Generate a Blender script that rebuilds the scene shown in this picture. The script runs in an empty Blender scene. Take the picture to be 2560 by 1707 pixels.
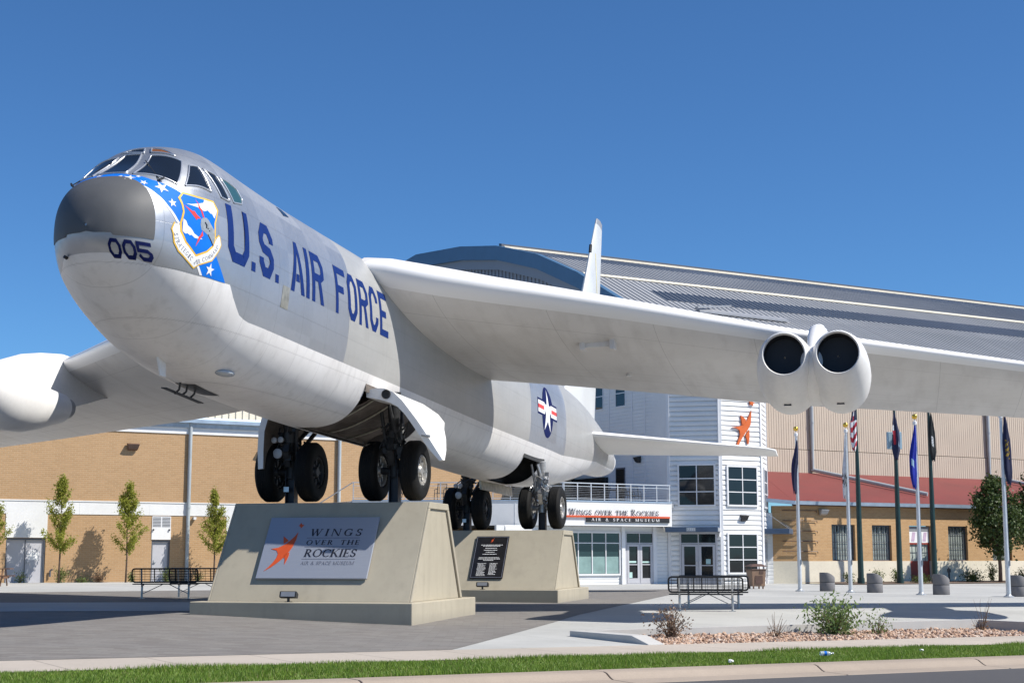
import bpy, bmesh, math, random
import numpy as np
from math import sin, cos, pi, radians, atan2, sqrt, copysign
from mathutils import Vector, Matrix, Euler

random.seed(7)
SC = bpy.context.scene
COL = SC.collection

# ------------------------------------------------------------------ camera
CAM_H = 1.4
FPX = 3750.0                       # focal length in pixels of the 2560 px wide photograph
PITCH = math.atan((1393.0 - 853.5) / FPX)
cd = bpy.data.cameras.new("camera")
cam = bpy.data.objects.new("camera", cd)
COL.objects.link(cam)
cam.location = (0, 0, CAM_H)
cam.rotation_euler = (pi / 2 + PITCH, 0, 0)
cd.sensor_width = 36.0
cd.lens = FPX / 2560.0 * 36.0
cd.clip_start = 0.1
cd.clip_end = 6000.0
SC.camera = cam

# ------------------------------------------------------------------ sky, sun, exposure
SUN_AZ = (0.965, -0.262)            # horizontal direction towards the sun
SUN_EL = radians(48.0)
w = bpy.data.worlds.new("World")
SC.world = w
w.use_nodes = True
nt = w.node_tree
nt.nodes.clear()
sky = nt.nodes.new("ShaderNodeTexSky")
sky.sky_type = 'NISHITA'
sky.sun_disc = False
sky.sun_elevation = SUN_EL
sky.sun_rotation = atan2(SUN_AZ[0], SUN_AZ[1])
sky.altitude = 1600
sky.air_density = 1.0
sky.dust_density = 0.2
sky.ozone_density = 4.0
bg = nt.nodes.new("ShaderNodeBackground")
bg.inputs[1].default_value = 0.09
wo = nt.nodes.new("ShaderNodeOutputWorld")
tint = nt.nodes.new("ShaderNodeMix")      # deeper, more saturated blue of a dry high-altitude sky
tint.data_type = 'RGBA'; tint.blend_type = 'MULTIPLY'
tint.inputs[0].default_value = 1.0
tint.inputs[7].default_value = (0.52, 0.84, 1.10, 1)
nt.links.new(sky.outputs[0], tint.inputs[6])
nt.links.new(tint.outputs[2], bg.inputs[0])
nt.links.new(bg.outputs[0], wo.inputs[0])

sd = bpy.data.lights.new("sun", 'SUN')
sd.energy = 5.0
sd.angle = radians(0.53)
sd.color = (1.0, 0.95, 0.87)
sun = bpy.data.objects.new("sun", sd)
COL.objects.link(sun)
sv = Vector((SUN_AZ[0] * cos(SUN_EL), SUN_AZ[1] * cos(SUN_EL), sin(SUN_EL)))
sun.rotation_euler = sv.to_track_quat('Z', 'Y').to_euler()
sun.location = (40, -20, 60)

SC.view_settings.view_transform = 'Standard'
SC.view_settings.look = 'None'
SC.view_settings.exposure = 0.35
SC.view_settings.gamma = 1.0
SC.view_settings.use_curve_mapping = False

# ------------------------------------------------------------------ node helpers
def new_mat(name):
    m = bpy.data.materials.new(name)
    m.use_nodes = True
    t = m.node_tree
    t.nodes.clear()
    o = t.nodes.new("ShaderNodeOutputMaterial")
    p = t.nodes.new("ShaderNodeBsdfPrincipled")
    t.links.new(p.outputs[0], o.inputs[0])
    return m, t, p

def N(t, kind, **kw):
    n = t.nodes.new(kind)
    for k, v in kw.items():
        setattr(n, k, v)
    return n

def inp(t, sock, v):
    if isinstance(v, bpy.types.NodeSocket):
        t.links.new(v, sock)
    elif isinstance(v, (tuple, list)) and len(v) == 3 and sock.type == 'RGBA':
        sock.default_value = (*v, 1)
    else:
        sock.default_value = v

def mth(t, op, a, b=None, c=None, clamp=False):
    n = N(t, "ShaderNodeMath", operation=op, use_clamp=clamp)
    inp(t, n.inputs[0], a)
    if b is not None: inp(t, n.inputs[1], b)
    if c is not None: inp(t, n.inputs[2], c)
    return n.outputs[0]

def mixc(t, f, a, b, mode='MIX'):
    n = N(t, "ShaderNodeMix", data_type='RGBA', blend_type=mode)
    inp(t, n.inputs[0], f); inp(t, n.inputs[6], a); inp(t, n.inputs[7], b)
    return n.outputs[2]

def objco(t):
    return N(t, "ShaderNodeTexCoord").outputs["Object"]

def sepx(t, v):
    n = N(t, "ShaderNodeSeparateXYZ"); inp(t, n.inputs[0], v)
    return n.outputs

def comb(t, x, y, z):
    n = N(t, "ShaderNodeCombineXYZ")
    inp(t, n.inputs[0], x); inp(t, n.inputs[1], y); inp(t, n.inputs[2], z)
    return n.outputs[0]

def noise(t, co, scale, detail=4.0, rough=0.55):
    n = N(t, "ShaderNodeTexNoise")
    inp(t, n.inputs["Vector"], co)
    n.inputs["Scale"].default_value = scale
    n.inputs["Detail"].default_value = detail
    n.inputs["Roughness"].default_value = rough
    return n.outputs["Fac"]

def ramp(t, f, stops, interp='LINEAR'):
    n = N(t, "ShaderNodeValToRGB")
    cr = n.color_ramp
    cr.interpolation = interp
    while len(cr.elements) > 1: cr.elements.remove(cr.elements[-1])
    cr.elements[0].position = stops[0][0]
    c = stops[0][1]
    cr.elements[0].color = (c, c, c, 1) if not isinstance(c, tuple) else (*c, 1)
    for p_, c in stops[1:]:
        e = cr.elements.new(p_)
        e.color = (c, c, c, 1) if not isinstance(c, tuple) else (*c, 1)
    inp(t, n.inputs[0], f)
    return n.outputs[0]

def bump(t, h, strength=0.3, dist=0.02):
    n = N(t, "ShaderNodeBump")
    n.inputs["Strength"].default_value = strength
    n.inputs["Distance"].default_value = dist
    inp(t, n.inputs["Height"], h)
    return n.outputs[0]

def scalev(t, v, s):
    n = N(t, "ShaderNodeVectorMath", operation='MULTIPLY')
    inp(t, n.inputs[0], v); n.inputs[1].default_value = s
    return n.outputs[0]

def mat(name, col, rough=0.5, metal=0.0, var=0.10, scale=3.0, bmp=0.0, bscale=None, spec=None, fine=0.0):
    """paint / metal / fabric with some dirt: two noise octaves vary the colour and the gloss"""
    m, t, p = new_mat(name)
    co = objco(t)
    f = noise(t, co, scale, 5)
    lo = tuple(max(0, c * (1 - var)) for c in col); hi = tuple(min(1, c * (1 + var)) for c in col)
    base = mixc(t, ramp(t, f, [(0.3, 0.0), (0.7, 1.0)]), lo, hi)
    if fine:
        g = noise(t, co, scale * 14, 3)
        base = mixc(t, mth(t, 'MULTIPLY', ramp(t, g, [(0.35, 1.0), (0.6, 0.0)]), fine), base, tuple(c * 0.5 for c in col))
    inp(t, p.inputs["Base Color"], base)
    inp(t, p.inputs["Roughness"], mth(t, 'MULTIPLY_ADD', f, 0.16, rough - 0.08, clamp=True))
    p.inputs["Metallic"].default_value = metal
    if spec is not None: p.inputs["Specular IOR Level"].default_value = spec
    if bmp:
        inp(t, p.inputs["Normal"], bump(t, noise(t, co, bscale or scale * 8, 4), bmp, 0.02))
    return m

MT = {}
MT['white'] = mat("white_gloss_paint", (0.76, 0.75, 0.73), 0.38, 0, 0.05, 0.7, fine=0.08)
MT['white_wall'] = mat("white_wall_paint", (0.74, 0.74, 0.73), 0.6, 0, 0.05, 0.6, fine=0.06)
MT['white_trim'] = mat("white_trim_paint", (0.72, 0.72, 0.73), 0.5, 0, 0.04, 2)
MT['cream'] = mat("cream_wall_paint", (0.72, 0.66, 0.53), 0.75, 0, 0.07, 0.7, fine=0.12)
MT['decal_blue'] = mat("navy_lettering_paint", (0.006, 0.026, 0.14), 0.75, 0, 0.08, 4, spec=.12)
MT['decal_navy'] = mat("dark_navy_number_paint", (0.006, 0.012, 0.075), 0.75, 0, 0.08, 4, spec=.12)
MT['band_blue'] = mat("bright_blue_paint", (0.002, 0.15, 0.62), 0.6, 0, 0.05, 3, spec=.2)
MT['decal_white'] = mat("white_marking_paint", (0.78, 0.78, 0.78), 0.4, 0, 0.03, 3)
MT['gold'] = mat("yellow_gold_paint", (0.72, 0.44, 0.05), 0.4, 0, 0.1, 6)
MT['emblem_red'] = mat("red_marking_paint", (0.68, 0.05, 0.04), 0.4, 0, 0.06, 5)
MT['emblem_grey'] = mat("grey_marking_paint", (0.26, 0.29, 0.32), 0.45, 0, 0.2, 14)
MT['rubber'] = mat("black_rubber", (0.0065, 0.0065, 0.0065), 0.75, 0, 0.3, 5, bmp=0.15, bscale=30, spec=.25)
MT['rim'] = mat("worn_wheel_metal", (0.42, 0.41, 0.39), 0.4, 0.6, 0.25, 9, fine=0.3)
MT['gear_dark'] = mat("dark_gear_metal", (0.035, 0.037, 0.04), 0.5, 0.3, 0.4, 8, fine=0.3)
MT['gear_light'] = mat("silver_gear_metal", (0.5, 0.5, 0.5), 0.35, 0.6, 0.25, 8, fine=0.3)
MT['post_blue'] = mat("dark_blue_steel_paint", (0.022, 0.027, 0.042), 0.45, 0.0, 0.2, 4)
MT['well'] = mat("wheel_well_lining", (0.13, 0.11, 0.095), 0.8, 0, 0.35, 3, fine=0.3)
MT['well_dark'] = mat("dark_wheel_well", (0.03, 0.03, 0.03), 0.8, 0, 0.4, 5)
MT['alum'] = mat("bright_aluminium", (0.62, 0.63, 0.65), 0.32, 0.75, 0.08, 3)
MT['black'] = mat("black_paint", (0.012, 0.012, 0.013), 0.4, 0, 0.2, 5)
MT['intake'] = mat("dark_intake_inside", (0.018, 0.018, 0.022), 0.6, 0, 0.2, 3)  # dark inner tube and end disc of each engine intake
MT['grey_panel'] = mat("grey_painted_metal", (0.3, 0.31, 0.33), 0.5, 0.2, 0.1, 4)
MT['steel'] = mat("galvanised_steel", (0.42, 0.44, 0.46), 0.42, 0.5, 0.15, 4)
MT['spout'] = mat("pale_grey_downspout_paint", (0.36, 0.40, 0.42), 0.5, 0, 0.08, 2)
MT['pole_white'] = mat("brushed_aluminium_pole", (0.62, 0.64, 0.66), 0.4, 0.35, 0.08, 3)
MT['pole_green'] = mat("dark_green_pole_paint", (0.008, 0.032, 0.030), 0.4, 0, 0.2, 4)
MT['brass'] = mat("gold_ball_finish", (0.75, 0.48, 0.08), 0.25, 0.8, 0.1, 6)
MT['orange'] = mat("orange_sign_paint", (0.62, 0.13, 0.025), 0.4, 0, 0.08, 4)
MT['redline'] = mat("red_orange_stripe", (0.60, 0.085, 0.02), 0.45, 0, 0.08, 4)
MT['sign_black'] = mat("black_sign_face", (0.018, 0.018, 0.018), 0.4, 0, 0.15, 4)
MT['ink'] = mat("dark_letter_paint", (0.016, 0.018, 0.03), 0.45, 0, 0.1, 8)
MT['ink_grey'] = mat("grey_letter_paint", (0.14, 0.15, 0.19), 0.45, 0, 0.1, 8)
MT['plaque'] = mat("black_polished_plaque", (0.012, 0.012, 0.015), 0.22, 0, 0.2, 4)
MT['door_grey'] = mat("grey_steel_door_paint", (0.46, 0.46, 0.49), 0.5, 0, 0.05, 2)
MT['frame_dark'] = mat("dark_door_frame", (0.10, 0.11, 0.13), 0.5, 0, 0.1, 3)
MT['awning'] = mat("slate_blue_awning_metal", (0.085, 0.125, 0.19), 0.45, 0.2, 0.1, 3)
MT['trim_blue'] = mat("blue_trim_metal", (0.06, 0.14, 0.25), 0.5, 0.1, 0.1, 0.8)
MT['gutter'] = mat("blue_grey_gutter", (0.33, 0.42, 0.52), 0.45, 0.2, 0.1, 2)
MT['red_roof'] = mat("red_roof_membrane", (0.17, 0.030, 0.026), 0.7, 0, 0.12, 0.5, fine=0.08)
MT['red_door'] = mat("dark_red_door_paint", (0.30, 0.035, 0.022), 0.5, 0, 0.1, 3)
MT['brown_bin'] = mat("brown_plastic", (0.25, 0.155, 0.10), 0.6, 0, 0.12, 5, fine=0.1)
MT['brown_dark'] = mat("dark_brown_plastic", (0.11, 0.062, 0.045), 0.5, 0, 0.12, 5)
MT['wood'] = mat("weathered_brown_wood", (0.16, 0.085, 0.05), 0.75, 0, 0.25, 9, fine=0.2)
MT['bench_black'] = mat("black_plastic_coated_steel", (0.012, 0.012, 0.013), 0.42, 0, 0.2, 8)
MT['bark'] = mat("brown_bark", (0.13, 0.085, 0.06), 0.9, 0, 0.3, 12, bmp=0.5)
MT['twig'] = mat("dry_grey_twig", (0.22, 0.15, 0.10), 0.9, 0, 0.3, 12)
MT['bollard'] = mat("black_bollard_paint", (0.015, 0.02, 0.025), 0.5, 0, 0.1, 5)
MT['blind'] = mat("pale_window_blind", (0.42, 0.47, 0.42), 0.7, 0, 0.15, 3)
MT['paper'] = mat("white_paper", (0.8, 0.8, 0.8), 0.8, 0, 0.03, 5)
MT['mulch'] = mat("dark_mulch_bed", (0.17, 0.12, 0.09), 0.95, 0, 0.35, 3, bmp=0.6, bscale=20, fine=0.4)
MT['wire'] = mat("steel_cable", (0.3, 0.32, 0.35), 0.4, 0.5, 0.1, 5)
MT['yellow_faint'] = mat("faded_yellow_paint", (0.66, 0.60, 0.32), 0.5, 0, 0.1, 3)

def glass_mat(name, col, rough=0.04, var=0.25):
    m, t, p = new_mat(name)
    f = noise(t, objco(t), 0.8, 3)
    inp(t, p.inputs["Base Color"], mixc(t, f, tuple(c * (1 - var) for c in col), tuple(c * (1 + var) for c in col)))
    p.inputs["Roughness"].default_value = rough
    p.inputs["IOR"].default_value = 1.5
    inp(t, p.inputs["Normal"], bump(t, noise(t, objco(t), 1.2, 1), 0.04, 0.03))
    return m
MT['glass'] = glass_mat("dark_window_glass", (0.010, 0.013, 0.016))
MT['glass_teal'] = glass_mat("teal_tinted_glass", (0.022, 0.045, 0.05))
MT['cockpit'] = glass_mat("cockpit_glass", (0.010, 0.014, 0.022), 0.06)
MT['cockpit_teal'] = glass_mat("teal_cockpit_glass", (0.03, 0.085, 0.095), 0.1)
MT['cockpit_amber'] = glass_mat("amber_cockpit_glass", (0.20, 0.075, 0.02), 0.12)
MT['lens'] = glass_mat("lamp_lens", (0.42, 0.45, 0.48), 0.2)

def brick_mat(name, c1, c2, mortar, bw=0.3, bh=0.1, msize=0.012):
    m, t, p = new_mat(name)
    x, y, z = sepx(t, objco(t))[:3]
    co = comb(t, mth(t, 'ADD', x, mth(t, 'MULTIPLY', y, 0.9)), z, 0.0)
    b = N(t, "ShaderNodeTexBrick")
    inp(t, b.inputs["Vector"], co)
    b.inputs["Color1"].default_value = (*c1, 1); b.inputs["Color2"].default_value = (*c2, 1)
    b.inputs["Mortar"].default_value = (*mortar, 1)
    b.inputs["Scale"].default_value = 1.0
    b.inputs["Mortar Size"].default_value = msize
    b.inputs["Mortar Smooth"].default_value = 0.3
    b.inputs["Brick Width"].default_value = bw; b.inputs["Row Height"].default_value = bh
    f = noise(t, co, 0.35, 5)
    g = noise(t, co, 7, 3)
    c = mixc(t, ramp(t, f, [(0.3, 0.0), (0.7, 0.22)]), b.outputs[0], tuple(0.75 * k for k in c1))
    c = mixc(t, ramp(t, g, [(0.45, 0.0), (0.7, 0.25)]), c, tuple(1.12 * k for k in c2))
    inp(t, p.inputs["Base Color"], c)
    p.inputs["Roughness"].default_value = 0.85
    inp(t, p.inputs["Normal"], bump(t, mth(t, 'SUBTRACT', 1.0, b.outputs[1]), 0.5, 0.01))
    return m
MT['brick'] = brick_mat("tan_brick", (0.46, 0.285, 0.145), (0.40, 0.245, 0.12), (0.48, 0.35, 0.22))
MT['brick_orange'] = brick_mat("golden_brick", (0.52, 0.32, 0.15), (0.44, 0.255, 0.11), (0.48, 0.34, 0.20), 0.24, 0.085)

def concrete_mat(name, col, joint=3.0, jw=0.02, dark=0.75, rough=0.85, stain=0.2):
    m, t, p = new_mat(name)
    co = objco(t)
    f = noise(t, co, 0.25, 6, 0.6)
    g = noise(t, co, 5.0, 5)
    h = noise(t, co, 40.0, 2)
    c = mixc(t, ramp(t, f, [(0.3, 0.0), (0.72, 1.0)]), tuple(k * (1 - stain) for k in col), tuple(k * (1 + stain * 0.4) for k in col))
    c = mixc(t, ramp(t, g, [(0.4, 0.0), (0.75, 0.22)]), c, tuple(k * 0.72 for k in col))
    c = mixc(t, ramp(t, h, [(0.3, 0.16), (0.6, 0.0)]), c, tuple(k * 0.5 for k in col))
    if joint:
        x, y, z = sepx(t, co)[:3]
        def line(v):
            fr = mth(t, 'FRACT', mth(t, 'DIVIDE', v, joint))
            return mth(t, 'LESS_THAN', fr, jw / joint)
        c = mixc(t, mth(t, 'MULTIPLY', mth(t, 'MAXIMUM', line(x), line(y)), 0.5), c, tuple(k * dark * 0.55 for k in col))
    inp(t, p.inputs["Base Color"], c)
    p.inputs["Roughness"].default_value = rough
    inp(t, p.inputs["Normal"], bump(t, h, 0.25, 0.004))
    return m
MT['concrete'] = concrete_mat("pale_plaza_concrete", (0.455, 0.455, 0.435), 3.0, 0.02)
MT['sidewalk'] = concrete_mat("sidewalk_concrete", (0.46, 0.405, 0.345), 0, stain=0.16)
MT['kerb'] = concrete_mat("kerb_concrete", (0.36, 0.295, 0.235), 0, stain=0.2)
MT['planter'] = concrete_mat("planter_wall_concrete", (0.50, 0.49, 0.47), 0, stain=0.15)
def plinth_mat():
    m, t, p = new_mat("beige_plinth_stucco")
    co = objco(t); col = (0.385, 0.345, 0.265)
    f = noise(t, co, .6, 6, .6); g = noise(t, scalev(t, co, (2.2, 2.2, .25)), 1.6, 4); h = noise(t, co, 45, 2); q = noise(t, co, 3.2, 5, .65)
    c = mixc(t, ramp(t, f, [(.3, 0.0), (.7, 1.0)]), tuple(k * .90 for k in col), tuple(k * 1.07 for k in col))
    c = mixc(t, ramp(t, g, [(.50, 0.0), (.72, .30)]), c, (.27, .245, .19))
    c = mixc(t, ramp(t, q, [(.56, 0.0), (.72, .35)]), c, (.29, .26, .20))
    z = sepx(t, co)[2]
    c = mixc(t, mth(t, 'MULTIPLY', ramp(t, z, [(0.0, 1.0), (.22, 0.0)]), mth(t, 'MULTIPLY_ADD', f, .5, .1)), c, (.20, .185, .16))
    inp(t, p.inputs["Base Color"], c); p.inputs["Roughness"].default_value = .88
    inp(t, p.inputs["Normal"], bump(t, h, .3, .004))
    return m
MT['plinth'] = plinth_mat()
MT['bin_concrete'] = concrete_mat("grey_aggregate_concrete", (0.185, 0.18, 0.185), 0, stain=0.12)
MT['asphalt'] = concrete_mat("dark_asphalt", (0.075, 0.073, 0.076), 0, stain=0.2)
MT['earth'] = concrete_mat("dusty_ground", (0.25, 0.22, 0.18), 0, stain=0.25)

def paver_mat():
    m, t, p = new_mat("grey_brick_pavers")
    co = objco(t)
    x, y, z = sepx(t, co)[:3]
    b = N(t, "ShaderNodeTexBrick")
    inp(t, b.inputs["Vector"], comb(t, x, y, 0.0))
    b.inputs["Color1"].default_value = (0.150, 0.135, 0.122, 1)
    b.inputs["Color2"].default_value = (0.21, 0.20, 0.182, 1)
    b.inputs["Mortar"].default_value = (0.135, 0.125, 0.115, 1)
    b.inputs["Scale"].default_value = 1.0
    b.inputs["Mortar Size"].default_value = 0.006
    b.inputs["Brick Width"].default_value = 0.36; b.inputs["Row Height"].default_value = 0.18
    b.inputs["Bias"].default_value = 0.0
    f = noise(t, co, 0.35, 6, 0.65)
    g = noise(t, scalev(t, co, (1.2, 4.5, 1)), 0.8, 4)
    c = mixc(t, ramp(t, f, [(0.3, 0.0), (0.75, 0.55)]), b.outputs[0], (0.15, 0.142, 0.14))
    c = mixc(t, ramp(t, g, [(0.48, 0.0), (0.72, 0.5)]), c, (0.24, 0.22, 0.20))
    inp(t, p.inputs["Base Color"], c)
    p.inputs["Roughness"].default_value = 0.85
    inp(t, p.inputs["Normal"], bump(t, mth(t, 'SUBTRACT', 1.0, b.outputs[1]), 0.35, 0.006))
    return m
MT['paver'] = paver_mat()

def leaf_mat(name, c1, c2, trans=0.25):
    m, t, p = new_mat(name)
    oi = N(t, "ShaderNodeNewGeometry")
    f = oi.outputs["Random Per Island"]
    g = noise(t, objco(t), 0.9, 3)
    c = mixc(t, mth(t, 'MULTIPLY_ADD', g, 0.6, mth(t, 'MULTIPLY', f, 0.5), clamp=True), c1, c2)
    inp(t, p.inputs["Base Color"], c)
    p.inputs["Roughness"].default_value = 0.55
    tr = N(t, "ShaderNodeBsdfTranslucent")
    inp(t, tr.inputs[0], c)
    mx = N(t, "ShaderNodeMixShader")
    mx.inputs[0].default_value = trans
    t.links.new(p.outputs[0], mx.inputs[1]); t.links.new(tr.outputs[0], mx.inputs[2])
    out = [n for n in t.nodes if n.type == 'OUTPUT_MATERIAL'][0]
    t.links.new(mx.outputs[0], out.inputs[0])
    return m
MT['leaf_young'] = leaf_mat("yellow_green_leaves", (0.17, 0.21, 0.025), (0.42, 0.43, 0.07), 0.45)
MT['leaf_dark'] = leaf_mat("dark_green_leaves", (0.018, 0.042, 0.010), (0.09, 0.13, 0.025), 0.22)
MT['leaf_shrub'] = leaf_mat("mid_green_shrub_leaves", (0.05, 0.09, 0.015), (0.17, 0.22, 0.05), 0.3)
MT['leaf_bush'] = leaf_mat("fresh_green_bush_leaves", (0.07, 0.14, 0.03), (0.26, 0.34, 0.11), 0.3)
MT['leaf_rust'] = leaf_mat("rusty_dry_leaves", (0.22, 0.11, 0.05), (0.34, 0.21, 0.12), 0.2)
MT['leaf_dry'] = leaf_mat("dry_brown_leaves", (0.16, 0.105, 0.07), (0.30, 0.20, 0.13), 0.2)
MT['grass'] = leaf_mat("green_grass_blades", (0.085, 0.19, 0.018), (0.25, 0.36, 0.05), 0.35)
MT['grass_dry'] = leaf_mat("straw_grass_blades", (0.20, 0.21, 0.06), (0.32, 0.30, 0.12), 0.3)

def stone_mat():
    m, t, p = new_mat("tan_river_stones")
    f = N(t, "ShaderNodeNewGeometry").outputs["Random Per Island"]
    c = ramp(t, f, [(0.0, (0.20, 0.12, 0.085)), (0.25, (0.42, 0.26, 0.17)), (0.5, (0.52, 0.35, 0.24)), (0.75, (0.46, 0.33, 0.26)), (1.0, (0.60, 0.50, 0.41))])
    inp(t, p.inputs["Base Color"], c)
    p.inputs["Roughness"].default_value = 0.8
    return m
MT['stone'] = stone_mat()

# ------------------------------------------------------------------ mesh helpers
class MB:
    """collects simple shapes; build() links them as ONE mesh object"""
    def __init__(s):
        s.v = []; s.f = []; s.mi = []; s.cur = 0
    def add(s, vs, fs):
        o = len(s.v)
        s.v.extend([tuple(v) for v in vs])
        for f in fs:
            s.f.append([i + o for i in f]); s.mi.append(s.cur)
    def box(s, x0, x1, y0, y1, z0, z1):
        s.add([(x0, y0, z0), (x1, y0, z0), (x1, y1, z0), (x0, y1, z0), (x0, y0, z1), (x1, y0, z1), (x1, y1, z1), (x0, y1, z1)],
              [(3, 2, 1, 0), (4, 5, 6, 7), (0, 1, 5, 4), (1, 2, 6, 5), (2, 3, 7, 6), (3, 0, 4, 7)])
    def hexa(s, p):        # eight corners: bottom four, top four
        s.add(p, [(3, 2, 1, 0), (4, 5, 6, 7), (0, 1, 5, 4), (1, 2, 6, 5), (2, 3, 7, 6), (3, 0, 4, 7)])
    def quad(s, a, b, c, d): s.add([a, b, c, d], [(0, 1, 2, 3)])
    def tube(s, pts, r, n=8, cap=True):
        P = [Vector(p) for p in pts]
        rs = r if isinstance(r, (list, tuple)) else [r] * len(P)
        rings = []
        up = None
        for i, p in enumerate(P):
            d = (P[min(i + 1, len(P) - 1)] - P[max(i - 1, 0)]).normalized()
            if up is None:
                up = Vector((0, 0, 1)) if abs(d.z) < 0.9 else Vector((1, 0, 0))
            x = d.cross(up).normalized(); y = x.cross(d).normalized(); up = y
            rings.append([p + (x * cos(2 * pi * k / n) + y * sin(2 * pi * k / n)) * rs[i] for k in range(n)])
        vs = [q for rg in rings for q in rg]
        fs = []
        for i in range(len(P) - 1):
            for k in range(n):
                a = i * n + k; b = i * n + (k + 1) % n
                fs.append((a, b, b + n, a + n))
        if cap:
            fs.append(tuple(range(n))[::-1]); fs.append(tuple(range((len(P) - 1) * n, len(P) * n)))
        s.add(vs, fs)
    def bar(s, a, b, w, h):     # rectangular bar between two points
        a = Vector(a); b = Vector(b); d = (b - a).normalized()
        up = Vector((0, 0, 1)) if abs(d.z) < 0.95 else Vector((0, 1, 0))
        x = d.cross(up).normalized() * (w / 2); y = x.cross(d).normalized() * (h / 2)
        s.hexa([a - x - y, a + x - y, a + x + y, a - x + y, b - x - y, b + x - y, b + x + y, b - x + y])
    def lathe(s, prof, n=32, M=None, cap=True):   # prof (r, h) about local z
        vs = []; fs = []
        for r, h in prof:
            for k in range(n):
                p = Vector((r * cos(2 * pi * k / n), r * sin(2 * pi * k / n), h))
                vs.append(M @ p if M else p)
        for i in range(len(prof) - 1):
            for k in range(n):
                a = i * n + k; b = i * n + (k + 1) % n
                fs.append((a, b, b + n, a + n))
        if cap:
            fs.append(tuple(range(n))[::-1]); fs.append(tuple(range((len(prof) - 1) * n, len(prof) * n)))
        s.add(vs, fs)
    def prism(s, poly, f0, f1):  # poly of 2-D points, f0/f1 map a point to the two end faces
        n = len(poly)
        s.add([f0(*p) for p in poly] + [f1(*p) for p in poly],
              [tuple(range(n))[::-1], tuple(range(n, 2 * n))] + [(i, (i + 1) % n, (i + 1) % n + n, i + n) for i in range(n)])
    def build(s, name, m, parent=None, smooth=False, recalc=True, angle=None):
        me = bpy.data.meshes.new(name)
        me.from_pydata(s.v, [], s.f)
        ms = m if isinstance(m, (list, tuple)) else [m]
        for x in ms: me.materials.append(MT[x] if isinstance(x, str) else x)
        if len(ms) > 1: me.polygons.foreach_set("material_index", s.mi)
        if recalc:
            bm = bmesh.new(); bm.from_mesh(me)
            bmesh.ops.recalc_face_normals(bm, faces=bm.faces)
            bm.to_mesh(me); bm.free()
        if smooth:
            me.polygons.foreach_set("use_smooth", [True] * len(me.polygons))
            if angle: me.set_sharp_from_angle(angle=radians(angle))
        me.update()
        o = bpy.data.objects.new(name, me)
        COL.objects.link(o)
        if parent: o.parent = parent
        return o

def tag(o, label=None, cat=None, group=None, kind=None):
    if label: o['label'] = label
    if cat: o['category'] = cat
    if group: o['group'] = group
    if kind: o['kind'] = kind
    return o

def thing(name, label, cat, loc=(0, 0, 0), rz=0.0, group=None):
    o = bpy.data.objects.new(name, None)
    o.empty_display_size = 0.3
    COL.objects.link(o)
    o.location = loc; o.rotation_euler = (0, 0, rz)
    return tag(o, label, cat, group)

def dup(root, loc, rz=None, label=None):
    r = root.copy(); COL.objects.link(r)
    r.location = loc
    if rz is not None: r.rotation_euler = (0, 0, rz)
    if label: r['label'] = label
    for ch in list(root.children):
        c = ch.copy(); COL.objects.link(c); c.parent = r
        for g in list(ch.children):
            d = g.copy(); COL.objects.link(d); d.parent = c
    return r

def bevel(o, w=0.01, seg=2):
    b = o.modifiers.new("bevel", 'BEVEL'); b.width = w; b.segments = seg; b.limit_method = 'ANGLE'; b.angle_limit = radians(40)
    return o

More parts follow.
